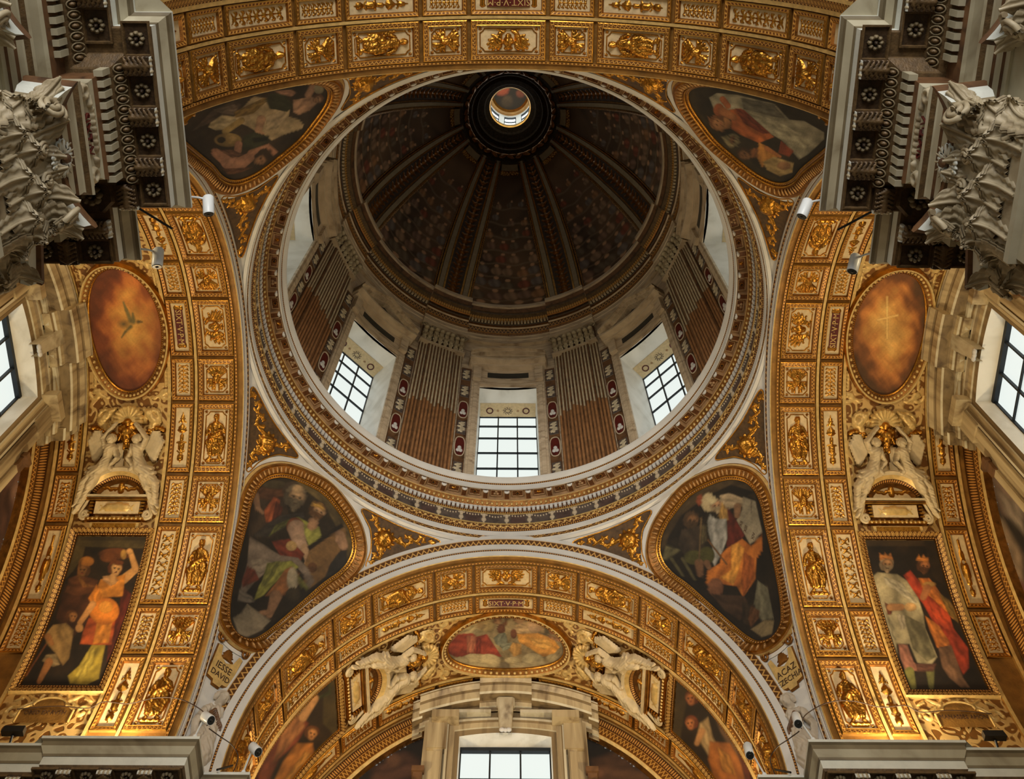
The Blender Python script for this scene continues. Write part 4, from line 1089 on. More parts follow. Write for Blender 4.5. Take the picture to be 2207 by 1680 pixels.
for k in range(8):
    t = radians(45*k)
    o = obj('dome_fresco', gm[k % 2], None, RZ(-45.0*k), label='dark dome fresco wedge crowded with saints on clouds, ' + GP[k], category='fresco', group='painted wedges of the dome')
    mb = MB()
    for s in (-1, 1):
        T2 = np.linspace(0.01, .95, 30); half = 15.8-5.025*T2**1.5-.25
        Pn = np.stack([dome(s*half, T2, .02), dome(s*(half-.75), T2, .05)], 1); mb.grid(Pn, 'leaf_gold', uv=np.stack([np.stack([T2*9, T2*0], -1), np.stack([T2*9, T2*0+1], -1)], 1))
    for t2 in (.95,):
        A3 = np.linspace(-8.8, 8.8, 9); Pn = np.stack([dome(A3, .95, .05), dome(A3, .985, .08)], 1); mb.grid(Pn, 'dome_stripe')
        Pn = np.stack([dome(A3, .92, .05), dome(A3, .95, .05)], 1); mb.grid(Pn, 'leaf_gold', uv=np.stack([np.stack([A3*.04, A3*0], -1), np.stack([A3*.04, A3*0+1], -1)], 1))
    mb.build('gilt_border', o, RZ(-45.0*k))
# collar and lantern
tl = 1.085; Rt = R0D*cos(tl)**(2/ND); Zt = 25.72+HD*sin(tl)**(2/ND)
mb = MB()
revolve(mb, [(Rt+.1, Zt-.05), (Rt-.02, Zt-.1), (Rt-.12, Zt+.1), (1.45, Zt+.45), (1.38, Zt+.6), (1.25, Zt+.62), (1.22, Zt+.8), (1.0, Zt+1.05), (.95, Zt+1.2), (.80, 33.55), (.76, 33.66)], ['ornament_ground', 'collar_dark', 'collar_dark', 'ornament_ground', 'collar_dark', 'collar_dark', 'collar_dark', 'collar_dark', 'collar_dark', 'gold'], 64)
mb.build('trim_6', kind='structure')
crown = MB()
relief(crown, [(.3*i-2.4, .05*(-1)**i, .3*i-2.3, -.08*(-1)**i, .1, .07) for i in range(17)] + [(.3*i-2.4, .12, .3*i-2.2, .14, .05, .05) for i in range(17)], 5, .45, 150, 'gold_old', .7)
V = crown.V[0]; cr_m = V.copy()
for k in range(2):
    a = V[:, 0]/5*180+180*k; r = 1.78-.5*(V[:, 1]+.22)-V[:, 2]; z = Zt+.1+.5*(V[:, 1]+.22)
    m2 = MB(); m2.add(np.stack([r*np.sin(np.radians(a)), r*np.cos(np.radians(a)), z], -1), crown.Q[0][0], 'gold_old', smooth=True)
    m2.build('lantern_garland', None, None, label='gilt garland ring around the lantern collar, ' + ('right half' if k == 0 else 'left half'), category='ornament')
mb = MB()
ZL = 33.66
lw = 26.0   # half width of a lantern window in degrees
revolve(mb, [(.745, ZL), (.745, ZL+.1), (.80, ZL+.12), (.80, ZL+.35), (.90, ZL+.37)], ['gold_pale', 'stucco', 'stucco', 'stucco'], 48)
for k in range(8):
    A = np.radians(np.linspace(45*k+15, 45*k+30, 6)); P = np.stack([np.stack([.9*np.sin(A), .9*np.cos(A), A*0+z], -1) for z in (ZL+.35, ZL+1.9)], 1); mb.grid(P, 'stucco', smooth=False)
revolve(mb, [(.9, ZL+1.85), (.9, ZL+2.2), (.86, ZL+2.22), (.86, ZL+2.3), (.78, ZL+2.36), (.70, ZL+2.5), (.74, ZL+2.55)], ['stucco', 'vault_gold', 'gold', 'vault_gold', 'gold', 'vault_gold'], 48)
lan = mb.build('wall_lantern', kind='structure')
for k in range(8):
    A = np.radians(np.linspace(45*k-15, 45*k+15, 4)); w = MB()
    for j, (z0, z1) in enumerate(((ZL+.5, ZL+1.12), (ZL+1.17, ZL+1.8))):
        pn = MB(); P = np.stack([np.stack([.97*np.sin(A), .97*np.cos(A), A*0+z], -1) for z in (z0, z1)], 1); pn.grid(P, 'lantern_pane'); pn.build('pane', lan)
    for z in (ZL+.42, ZL+1.145, ZL+1.86):
        P = np.stack([.92*np.sin(A), .92*np.cos(A), A*0+z], -1); w.tube(P, .03, 'iron', 4)
    for a in (A[0], A[-1]): w.tube([(.92*sin(a), .92*cos(a), ZL+.4), (.92*sin(a), .92*cos(a), ZL+1.86)], .025, 'iron', 4)
    w.build('window_frame', lan)
# painted cap of the lantern
n = 40; P = []
rr = np.linspace(0.001, .76, 20); aa = np.linspace(0, 2*pi, 49)
G = np.stack([rr[:, None]*np.cos(aa)[None], rr[:, None]*np.sin(aa)[None], ZL+2.52+.45*np.sqrt(1-(rr[:, None]/.8)**2)+0*aa[None]], -1)
xx, yy = G[..., 0], G[..., 1]
C = np.tile(np.array(lin((52, 40, 24))[:3]), (20, 49, 1))
nzz = vnoise(xx*5, yy*5, 4)
for (cx, cyy, r, c) in ((-.35, -.15, .38, (150, 70, 40)), (.42, .1, .22, (128, 66, 38)), (.08, -.5, .2, (160, 100, 60)), (-.1, .45, .3, (80, 60, 36))):
    d = np.hypot(xx-cx, yy-cyy)/r; a = np.clip((1-d)*3+.3*nzz, 0, 1)[..., None]; C = C*(1-a)+a*np.array(lin(c)[:3])*(1+.25*nzz[..., None])
mb = MB(); mb.grid(G, 'fresco_paint', col=np.clip(C, 0, 1))
mb.build('fresco', lan)

# ================================================================ PENDENTIVE FRESCOES
IN = [(0, 15.17), (5, 15.10), (9, 14.97), (11.3, 14.78), (11.8, 14.58), (11, 14.35), (9, 14.05), (6.8, 13.6), (5, 13.2), (3.6, 12.9), (2.2, 12.7), (0, 12.62)]
def spl(pts, n, closed=True):
    """smooth closed curve through points (Catmull-Rom)"""
    pts = np.asarray(pts, float); k = len(pts); out = []
    m = max(2, n//k + 1)
    for i in range(k if closed else k-1):
        p0, p1, p2, p3 = (pts[(i+j) % k] if closed else pts[min(max(i+j, 0), k-1)] for j in (-1, 0, 1, 2))
        for t in np.linspace(0, 1, m, endpoint=False):
            out.append(.5*((2*p1) + (-p0+p2)*t + (2*p0-5*p1+4*p2-p3)*t*t + (-p0+3*p1-3*p2+p3)*t**3))
    if not closed: out.append(pts[-1])
    return np.array(out)
OUT = IN + [(-a, b) for a, b in IN[-2:0:-1]]
PO = spl(OUT, 170)                       # clockwise from the top, (dth, z)
# metres on the sphere round the pendentive's middle
SC = np.array([radians(1)*5.0, 1.32])
PM = PO*SC
def pmap(q, hh=0.0):
    def f(V):
        return pend(V[:, 0]/SC[0], V[:, 1]/SC[1], q, V[:, 2] + hh)
    return f
def pend_frame(q, dth, z):
    o = pend(dth, z, q); e = .5
    et = pend(dth+e, z, q)-pend(dth-e, z, q); et /= np.linalg.norm(et)
    ez = pend(dth, z+.05, q)-pend(dth, z-.05, q); ez /= np.linalg.norm(ez)
    en = -(o-np.array([0, 0, ZC])); en /= np.linalg.norm(en); ex = np.cross(ez, en)
    return o, ex, ez, en
PAINT = {}
PAINT[0] = ('''
P 92 76 44 560 110 750 150 950 300 1100 550 1140 760 1090 900 1010 620 880 370 700 240
P 60 46 34 240 230 520 220 560 520 400 680 190 660 200 400
P 90 56 34 250 240 400 180 540 200 520 300 360 330 240 300
E 70 60 40 430 190 110 40
P 160 78 38 420 300 480 330 440 520 350 530 330 430
P 92 42 26 440 330 500 400 470 520 400 540
C 146 108 82 255 290 275 400 32 26
C 156 116 88 275 400 320 445 22 14
E 66 52 40 590 240 90 80
H 162 130 98 612 310 98 14 112 98 80 1.0 .12
E 168 138 104 640 232 48 40
P 56 50 46 470 470 690 440 700 500 560 560 380 660 210 660 340 560
P 128 138 52 440 560 640 480 780 560 850 650 800 710 745 742 690 620 600 520 520 560 440 610 376 658
P 78 92 40 430 560 560 500 540 560 410 630
E 112 60 32 615 570 80 84
C 152 122 104 625 590 650 690 82 66
C 160 130 110 650 700 700 770 58 40
C 168 134 104 700 760 720 860 34 26
C 168 134 104 720 850 700 905 9 6
C 168 134 104 735 850 735 910 9 6
C 168 134 104 750 840 765 890 8 6
C 150 112 84 780 530 760 600 44 50
P 146 154 66 690 560 760 610 830 570 850 650 740 745 700 640
H 174 134 98 815 435 72 24 104 70 38 .35 .2
P 176 134 56 760 380 790 340 805 372 830 360 850 345 862 380 880 400 870 430 830 400
P 110 44 26 400 705 560 680 700 820 650 900 480 840
E 164 132 84 580 745 50 46
F 122 90 52 1060 560 1080 640 1010 820 890 1020 740 1135 690 1120 700 900 745 780
F 32 24 16 1035 540 1055 570 745 785 722 752
E 96 62 34 770 940 42 46
F 48 44 42 1010 800 1080 780 1080 900 1010 990 885 1030 930 910
C 152 116 90 1020 650 1050 740 46 44
C 160 122 94 1000 660 990 700 20 14
P 128 112 102 200 670 330 740 480 830 640 850 730 950 790 1060 740 1140 690 1010 580 880 440 900 330 1000 240 1080 120 1230 105 1190 180 900
P 150 134 120 210 880 330 860 420 900 300 1000 230 960
P 146 146 60 470 890 580 880 650 940 520 1000 410 1100 330 1190 240 1240 290 1100 380 970
P 118 126 52 360 900 480 880 420 1010 350 1100 300 1120
P 156 98 50 520 960 580 930 650 1000 660 1080 540 1190 340 1200 440 1080
E 172 158 136 590 1050 52 112
P 116 52 32 180 930 250 960 290 1050 140 1120 130 1060
P 132 136 60 620 1000 690 1060 740 1140 680 1120 640 1060
P 118 108 100 110 1140 220 1200 250 1250 200 1260 90 1240
C 134 98 72 440 1200 380 1370 56 30
E 134 98 72 340 1350 60 24
E 62 52 36 600 1180 70 60
F 124 112 96 50 1400 130 1350 180 1270 250 1430 330 1500 180 1570 100 1540
F 138 124 106 180 1270 390 1425 310 1500 230 1430
''', 490, 1000, 4.2, (40, 31, 20))
PAINT[3] = ('''
P 64 50 30 130 800 180 560 380 300 620 160 900 130 1010 260 1000 320 800 240 560 300 330 470 220 640 190 760
F 24 18 12 200 700 330 470 560 290 780 190 1000 260 900 300 600 360 480 600
E 122 60 34 500 330 34 50
E 172 156 124 575 350 62 86
H 162 122 92 642 385 56 -8 156 136 108 .9 .15
E 176 162 130 600 330 50 40
P 170 150 124 670 290 760 265 910 320 925 410 850 370 800 400 740 420 700 360
F 146 136 120 890 300 1000 340 1030 480 1062 620 952 732 830 512 880 420
F 60 48 36 960 330 968 330 962 450
C 138 102 74 840 390 835 470 34 26
P 92 30 20 750 400 820 500 905 650 850 700 740 770 728 640 740 520
P 172 132 66 700 345 745 420 755 510 690 520 664 470
P 156 164 156 585 460 640 500 740 500 745 680 700 800 632 932 598 860 612 760 572 610 565 520
P 186 106 28 740 770 880 680 965 750 1060 640 1062 780 1010 860 1000 1040 890 1210 830 1110 700 1090 555 1100 565 970 680 900 690 820
P 214 146 50 780 740 850 716 900 770 850 960 800 1100 680 1030 780 960
P 150 78 24 900 800 990 860 990 1040 890 1200 870 1060
H 112 78 50 418 520 70 6 78 58 38 .9 .15
P 62 50 40 330 600 500 560 540 700 560 900 400 910 300 730
P 84 74 50 500 550 560 560 560 700 500 740
E 82 80 38 445 850 92 66
E 78 76 36 560 830 72 80
C 122 86 60 490 900 500 1000 40 30
C 118 84 60 560 900 580 940 30 22
C 100 80 52 510 490 490 880 9 9
C 104 70 40 570 690 740 910 8 8
P 104 98 68 190 740 330 780 200 870 150 870
C 86 80 52 240 860 340 1010 16 12
C 86 80 52 340 860 450 1050 16 12
E 128 82 56 640 1120 70 84
P 70 50 36 600 1180 900 1200 950 1300 860 1420 720 1330
P 112 108 90 1020 1060 1110 1120 1165 1400 1060 1420 980 1300
P 52 40 28 880 1250 1000 1280 980 1480 880 1440
P 98 62 34 960 1290 1040 1330 1030 1400 960 1480 930 1400
F 124 108 80 960 1500 1080 1420 1170 1420 1150 1540 1060 1570
''', 1390, 1000, 4.2, (32, 25, 17))
PAINT[1] = ('''
P 72 58 52 90 750 350 480 640 350 740 400 640 560 330 640
P 108 92 84 360 470 640 400 700 430 640 540 480 520
P 172 156 130 330 640 480 540 640 560 730 640 640 720 400 745 300 700
P 166 146 120 640 560 900 290 1060 320 1120 460 1380 470 1360 560 1500 600 1560 670 1540 720 1300 800 1150 870 1000 800 820 690 700 640
P 172 152 130 1060 560 1300 480 1360 560 1200 720 1060 740
P 128 102 54 640 500 870 390 1060 300 1060 370 900 520 660 575
P 44 52 30 1060 350 1100 270 1300 235 1420 420 1340 500 1110 450
P 154 114 98 1180 220 1400 205 1460 250 1400 300 1260 265
P 158 122 104 1420 340 1660 300 1830 310 1740 380 1640 480 1500 540 1420 500
C 156 118 100 1620 280 1680 170 46 44
E 146 136 116 1760 200 64 64
H 150 112 88 1745 325 62 80 110 70 50 0 .15
C 160 124 104 1000 600 960 740 60 48
C 156 120 98 960 770 1010 790 40 34
C 148 124 78 740 610 520 760 42 40
E 134 110 68 560 870 180 92
E 40 32 26 470 870 58 42
E 150 124 84 620 850 60 40
P 44 48 32 760 830 900 760 1100 820 1100 900 900 1010 760 1000
F 20 20 16 880 840 1090 830 1080 880 900 910
C 156 110 94 700 930 690 1010 50 50
C 156 110 94 400 1040 560 1150 60 90
C 160 114 98 560 1160 720 1190 96 84
C 158 112 96 720 1180 880 1080 84 60
C 156 110 92 860 1040 1080 960 40 34
C 150 106 88 1080 960 1180 1040 34 28
E 52 36 26 1050 1050 94 70
H 150 108 82 985 1125 84 78 70 48 32 0 .15
P 88 56 42 480 1250 900 1230 700 1310 560 1330
P 110 72 58 440 1000 620 1000 760 1060 620 1110
''', 400, 160, 6.13, (46, 35, 28))
PAINT[2] = ('''
F 52 44 30 250 180 340 200 400 500 800 900 1200 1250 1500 1400 1460 1480 1200 1380 700 960 330 500
P 146 142 130 540 310 640 250 900 270 1400 390 1600 600 1800 620 2060 770 2060 860 1850 1060 1740 1120 1500 870 1300 760 1000 480 850 470 640 540
P 100 98 92 960 310 1400 400 1540 580 1380 560 1000 460
P 156 152 138 1020 480 1500 640 1900 900 1800 1000 1500 860 1240 700
P 166 88 42 800 470 960 450 1400 830 1200 910 950 800 830 720 840 560
P 116 50 30 880 450 1000 470 1350 780 1250 790 1000 650
P 158 106 64 520 550 600 640 820 700 700 755 580 720
E 156 108 68 690 650 140 88
H 160 112 76 660 628 88 -80 120 74 46 0 -.2
E 142 78 46 670 470 72 84
C 152 96 60 720 490 860 570 56 44
C 156 90 56 720 330 790 420 40 40
P 128 118 92 700 830 770 800 920 950 800 970
H 104 72 52 875 865 70 -80 120 112 90 .4 -.1
H 116 82 58 1010 1060 80 -70 70 48 34 0 -.1
P 110 70 44 1080 1000 1200 960 1200 1100 1100 1110
P 176 120 54 1200 900 1300 950 1480 1090 1300 1140 1250 1250 1180 1110
P 160 136 94 1250 1160 1400 1090 1660 1180 1640 1300 1480 1350 1310 1270
E 142 104 76 1530 1210 90 56
F 122 56 36 1490 880 1660 1020 1600 1090 1455 1040
C 160 100 56 1300 980 1480 1090 30 18
''', 1440, 160, 6.13, (40, 34, 25))
NAMES = {0: 'fresco of crowned harpist and bald bearded elder in gilt frame, lower left of dome', 1: 'fresco of pale-robed figure and putto lying sideways in gilt frame, upper left of dome',
         2: 'fresco of orange-robed woman under a white sheet in gilt frame, upper right of dome', 3: 'fresco of turbaned prophet with numbered tablet in gilt frame, lower right of dome'}
for q in range(4):
    c = pend(0, 14.0, q); t = thing('framed_fresco', NAMES[q], 'fresco', tuple(c), 'frescoes in the pendentives')
    ctr = np.array([0, 14.1])*SC; nr, nk = 74, len(PM)
    rad = np.linspace(0, 1, nr)**0.85
    G = ctr + rad[:, None, None]*(np.concatenate([PM, PM[:1]])[None] - ctr)
    V = np.concatenate([G.reshape(-1, 2), np.zeros((G.shape[0]*G.shape[1], 1))], 1)
    W = pmap(q, 0.03)(V)
    txt, ox, oy, s_, bg = PAINT[q]
    colr = paint(W, txt, ox, oy, s_, bg, gain=.86, tint=(1.0, .95, .80), seed=q+2)
    mb = MB(); mb.grid(W.reshape(nr, nk+1, 3), 'fresco_paint', col=colr.reshape(nr, nk+1, 3)); mb.build('painting', t)
    mb = MB()
    pr = [(0.0, 0.02), (0.0, 0.05), (.02, .06), (.05, .055), (.05, .08), (.07, .09), (.085, .07), (.21, .13), (.225, .10), (.26, .09), (.29, .03), (.30, .02), (.38, .02)]
    sweep(mb, PM, pr, ['gold_old', 'gold', 'dots_gold', 'gold_old', 'gold', 'gold_old', 'gold_old', 'gold', 'gold_old', 'gold_pale', 'gold_old', 'stucco'], closed=True, fn=pmap(q))
    mb.build('frame', t)
    # fluted eggs lying across the frame
    T = np.roll(PM, -1, 0)-np.roll(PM, 1, 0); T /= np.linalg.norm(T, axis=1, keepdims=True); Nn = np.stack([-T[:, 1], T[:, 0]], 1)
    seg = np.concatenate([[0], np.cumsum(np.linalg.norm(np.diff(np.concatenate([PM, PM[:1]]), axis=0), axis=1))]); L = seg[-1]
    ne = int(L/0.074); mb = MB()
    for i in range(ne):
        f = (i+.5)*L/ne; x = np.interp(f, seg, np.append(PM[:, 0], PM[0, 0])); y = np.interp(f, seg, np.append(PM[:, 1], PM[0, 1]))
        j = int(np.searchsorted(seg, f))-1; tt = T[j % nk]; nn_ = Nn[j % nk]
        b = MB(); b.ell((0, 0, 0), (.024, .072, .034), 'gold', 6, 5)
        v = b.V[0]; Vv = np.stack([x + v[:, 0]*tt[0] + (v[:, 1]+.15)*nn_[0], y + v[:, 0]*tt[1] + (v[:, 1]+.15)*nn_[1], v[:, 2]+.105], -1)
        mb.add(pmap(q)(Vv), b.Q[0][0], 'gilt_brown', smooth=True)
    mb.build('egg_moulding', t, kind='stuff')
    if q == 3:
        for txt_, dt_, z_ in (('XII', 5.57, 14.358), ('XIII', 5.75, 14.251), ('XIV', 6.16, 14.083)):
            o, ex, ey, en = pend_frame(3, dt_, z_); ca, sa = cos(.55), sin(.55)
            lettering(txt_, .085, t, o+en*.035, ex*ca+ey*sa, ey*ca-ex*sa, en, 'ink', .001)

# gilt relief fields between frescoes, ring and arches
FLD = [(10.0, 15.33), (20, 15.335), (29.5, 15.30), (24.5, 15.05), (20, 14.84), (15.9, 14.60), (15.4, 14.85), (13.6, 15.12)]
def field_relief():
    S = []; r = random.Random(5)
    cx, cy = 17.2*SC[0], 15.08*SC[1]
    S += [(cx, cy, cx, cy, .14, .14), (cx, cy+.05, cx, cy+.05, .07, .07, .09), (cx-.05, cy-.08, cx+.05, cy-.08, .05, .05, .07)]
    for k in range(12):
        a = 2*pi*k/12; S.append((cx+.1*cos(a), cy+.1*sin(a), cx+.2*cos(a+.4), cy+.2*sin(a+.4), .05, .025))
    def curl(x, y, R, a0, sgn, n=9):
        for k in range(n):
            a = a0+sgn*k*.62; rr = R*(1-k/n*.8); S.append((x+rr*cos(a), y+rr*sin(a), x+rr*.94*cos(a+sgn*.62), y+rr*.94*sin(a+sgn*.62), .03*(1-k/n*.3), .028*(1-k/n*.3)))
            if k % 2 == 0: S.append((x+rr*cos(a), y+rr*sin(a), x+(rr+.06)*cos(a+.3), y+(rr+.06)*sin(a+.3), .03, .012))
    curl(cx+.42, cy+.16, .13, 3.3, 1); curl(cx+.72, cy+.22, .08, 3.3, -1, 7); curl(cx+.95, cy+.26, .05, 3, 1, 6)
    curl(cx-.03, cy-.33, .10, 1.6, -1); curl(cx-.04, cy-.52, .05, 1.6, 1, 6); curl(cx-.33, cy+.25, .07, -.4, 1, 7)
    S.append((cx+.15, cy+.08, cx+.35, cy+.05, .035, .03)); S.append((cx+.5, cy+.2, cx+.7, cy+.14, .025, .02)); S.append((cx, cy-.15, cx+.03, cy-.25, .035, .03))
    S.append((cx-.15, cy+.15, cx-.28, cy+.2, .03, .02))
    return S
FS = field_relief()
for q in range(4):
    for sg in (1, -1):
        F2 = np.array(FLD); F2[:, 0] *= sg
        P = spl(F2, 60)*SC
        # which image corner
        lab = {(0, 1): 'between ring and bottom arch, left of centre', (0, -1): 'between ring and left arch, low', (1, 1): 'between ring and left arch, high', (1, -1): 'between ring and top arch, left of centre',
               (2, 1): 'between ring and top arch, right of centre', (2, -1): 'between ring and right arch, high', (3, 1): 'between ring and right arch, low', (3, -1): 'between ring and bottom arch, right of centre'}[(q, sg)]
        t = thing('lion_head_ornament', 'gilt lion head and scrolls ' + lab, 'ornament', tuple(pend(18*sg, 15.0, q)), 'gilt triangular scroll fields')
        ctr = np.array([18.0*sg, 15.1])*SC
        mb = MB(); G = ctr + np.linspace(0, 1, 5)[:, None, None]*(np.concatenate([P, P[:1]])[None]-ctr)
        V = np.concatenate([G.reshape(-1, 2), np.full((G.shape[0]*G.shape[1], 1), .012)], 1)
        mb.grid(pmap(q)(V).reshape(G.shape[0], G.shape[1], 3), 'ornament_ground'); mb.build('ground', t)
        mb = MB(); sweep(mb, P if sg > 0 else P[::-1], [(-.012, .01), (-.006, .03), (.012, .03), (.018, .01)], ['gold']*3, closed=True, fn=pmap(q)); mb.build('border', t)
        mb = MB()
        cx0 = 19*SC[0]; cy0 = 15.0*SC[1]
        S2 = [(s[0]-cx0, s[1]-cy0, s[2]-cx0, s[3]-cy0, s[4]*1.18, s[5]*1.18) + tuple(s[6:]) for s in FS]
        def fn(V, q=q, sg=sg):
            V = V.copy(); V[:, 0] = (V[:, 0]+cx0)*sg; V[:, 1] += cy0; V[:, 2] = V[:, 2]*1.0+.012
            return pmap(q)(V)
        relief(mb, S2, 1.75, 1.3, 120, 'gold', .8, .005, 60, .5, q, fn=fn); mb.build('scroll_relief', t)

# inscribed plaques and half-figures at the feet of the two visible pendentives
for q, l1, l2, sd in ((0, 'IESSE', 'DAVID', -1), (3, 'ACAZ', 'EZECHIA', 1)):
    o, ex, ey, en = pend_frame(q, 0, 11.98)
    pl = thing('inscribed_plaque', 'gilt shield plaque reading ' + l1 + ' ' + l2 + ' above a marble half-figure', 'plaque', tuple(o))
    A = np.array([(-.28, .34), (-.2, .36), (-.14, .18), (0, .12), (.14, .18), (.2, .36), (.28, .34), (.24, -.22), (.10, -.24), (.08, -.3), (-.08, -.3), (-.10, -.24), (-.24, -.22)])
    M = mat4(o, ex, ey, en)
    mb = MB(); n = len(A); c = A.mean(0)
    V = np.concatenate([np.c_[A, np.full(n, .02)], np.c_[A*.93, np.full(n, .06)]]); mb.add(V, [tuple(range(n, 2*n))], 'gold_pale'); mb.add(V, [(i, (i+1) % n, n+(i+1) % n, n+i) for i in range(n)], 'gold_old')
    mb.build('tablet', pl, M)
    lettering(l1, .15, pl, o+ey*.02+en*.064, ex, ey, en, 'ink'); lettering(l2, .13, pl, o-ey*.12+en*.064, ex, ey, en, 'ink')
    mb = MB()
    for s in (-1, 1):
        ts = np.linspace(0, 3.4*pi, 22); rr = .10*(1-ts/(3.4*pi)*.8); mb.tube(np.stack([s*(.26-rr*np.cos(ts)), .44+rr*np.sin(ts), .06+ts*0], -1), .022, 'gold_old', 5)
    relief(mb, [(0, .22, .09*i/3, .36-.01*i*i, .03, .025) for i in range(-4, 5)], .5, .9, 40, 'gold_old', 1)
    mb.build('scroll', pl, M)
    o, ex, ey, en = pend_frame(q, -1.6 if q == 3 else 1.6, 11.12)
    g = thing('stucco_figure', 'white marble half-figure with raised arm below the ' + l1 + ' plaque', 'statue', tuple(o)); m = -1 if q == 3 else 1
    S = [(0, .43, 0, .38, .095, .078, .06), (0, .32, 0, .22, .045, .05, .03), (-.13, .20, .13, .20, .07, .07), (0, .17, 0, -.04, .125, .105), (-.06, .10, -.06, .10, .06, .06, .05), (.07, .10, .07, .10, .06, .06, .05), (0, -.12, 0, -.6, .13, .20),
         (.16*m, .2, .32*m, .34, .07, .055), (.32*m, .34, .14*m, .5, .055, .04), (-.17*m, .16, -.27*m, -.1, .07, .055), (-.27*m, -.1, -.18*m, -.34, .055, .045), (-.1, -.2, -.22, -.6, .1, .14), (.1, -.2, .2, -.6, .1, .12),
         (0, .40, 0, .375, .020, .022, .175), (-.035, .425, -.035, .425, .016, .016, .16), (.035, .425, .035, .425, .016, .016, .16), (-.025, .345, .025, .345, .012, .012, .15)]
    mb = MB(); relief(mb, S, .85, 1.5, 150, 'figure_stone', 1.45, .010, 60, .15, q); mb.build('body', g, mat4(o+en*.05, ex, ey, en))
    mb = MB(); relief(mb, [(.105*cos(a), .43+.10*sin(a), .105*cos(a+.4), .43+.10*sin(a+.4), .028, .025, .05) for a in np.linspace(-.2, 3.0, 9)], .5, 1.2, 60, 'figure_stone', 1.1, .006, 130, .8); mb.build('hair', g, mat4(o+en*.08, ex, ey, en))
    for (x, y) in ((.18, 0), (-.2, 0)): pass
    mb = MB(); relief(mb, [(-.1*m, .1, .1*m, -.08, .03, .025, .12), (.1*m, -.08, .12*m, -.14, .02, .02, .1)], .5, .6, 30, 'brown_stone', 1); mb.build('sash', g, mat4(o+en*.12, ex, ey, en))
    if q == 0:
        mb = MB(); A2 = np.array([(.12, .46), (.38, .34), (.22, -.02), (.06, .1)]); V = np.concatenate([np.c_[A2, np.full(4, .02)], np.c_[A2, np.full(4, .05)]]); mb.add(V, np.array([(4, 5, 6, 7), (0, 1, 5, 4), (1, 2, 6, 5), (2, 3, 7, 6), (3, 0, 4, 7)]), 'marble_figure'); mb.build('tablet', g, mat4(o, ex, ey, en))

# ================================================================ ARM DECORATION
def bmap(arm, s0_, p0, flip=1):
    """plane (x towards the crossing when flip=1 ... ) : x -> decreasing s, y -> towards the crown"""
    R = ARMS[arm][1]
    sg = 1 if p0 >= 0 else -1
    def f(V):
        return barrel(arm, s0_ - V[:, 0]*flip, p0 - sg*np.degrees(V[:, 1]/R), V[:, 2])
    return f
OVALS = {
 'west': ('''
E 196 150 78 282 705 62 86
E 176 128 62 284 700 44 60
E 208 166 96 278 760 46 16
E 190 140 74 262 640 38 14
E 96 84 54 285 698 19 9
E 86 72 48 266 699 9 6
C 104 92 60 282 692 272 668 5 3
C 104 92 60 272 668 266 652 3 2
C 104 92 60 288 694 286 676 5 2
C 96 84 54 282 704 270 716 4 2
C 96 84 54 270 716 262 728 2.5 1.5
C 80 66 42 298 694 306 694 4 1.5
''', (112, 56, 26), 'oval ceiling painting of dove in golden glory, gilt frame, left arm of the chapel'),
 'east': ('''
E 170 116 56 1915 700 62 110
E 206 158 92 1912 690 42 66
E 220 176 112 1916 672 26 40
E 190 128 70 1905 790 40 22
E 176 112 58 1925 770 30 20
E 150 92 48 1895 810 30 14
C 222 182 120 1912 640 1912 730 2 2
C 222 182 120 1892 690 1935 680 2 2
''', (92, 56, 28), 'oval ceiling painting of glowing gold clouds, gilt frame, right arm of the chapel'),
 'north': (None, (150, 128, 92), 'oval ceiling painting of red and gold robed figures on clouds above the bottom window')}
NOV = '''
E 122 104 80 1500 380 260 180
E 168 146 106 700 330 240 150
P 176 156 116 460 430 620 340 720 480 600 540 430 500 250 640 230 720 240 560
P 152 58 38 440 500 640 490 700 540 840 500 930 640 1050 820 900 815 720 770 420 835 270 760 330 620
P 188 108 78 560 520 690 530 680 640 660 760 560 770
P 128 46 32 700 540 760 560 760 780 690 780
E 178 150 98 845 370 100 108
E 160 130 86 760 380 60 60
E 116 72 40 980 310 62 56
E 170 124 84 1000 330 38 40
C 120 74 38 1050 440 1160 215 30 18
E 110 62 34 1040 430 60 70
P 118 124 102 930 560 1000 500 1100 480 1130 600 1060 700 960 640
P 132 134 112 1030 640 1180 620 1180 700 1060 740
E 140 92 56 1255 285 52 50
E 182 138 98 1300 310 66 50
P 184 150 108 1230 380 1480 300 1640 400 1640 480 1420 520 1180 470
E 190 152 118 1520 400 110 80
P 224 154 58 1255 500 1560 490 1760 560 1860 690 1760 800 1620 820 1440 700 1290 620
P 234 172 78 1440 560 1700 580 1760 680 1640 720 1500 660
P 198 146 74 1200 620 1320 640 1320 780 1220 820 1140 720
E 110 62 36 1215 500 44 66
E 176 112 72 1760 460 50 52
P 170 120 84 1680 510 1880 560 1860 620 1720 560
E 190 170 130 640 850 130 74
E 184 164 124 470 880 120 60
E 188 168 128 860 880 170 100
E 176 158 120 700 960 220 60
E 190 172 134 1480 860 150 92
E 180 162 126 1560 930 110 60
E 188 168 128 1200 870 110 46
E 174 156 122 1330 960 160 60
E 120 104 82 1080 960 80 70
E 180 158 118 1760 840 90 60
'''
SHIFT_PHI = {'north': 0.0, 'west': 0.0, 'east': 0.0}
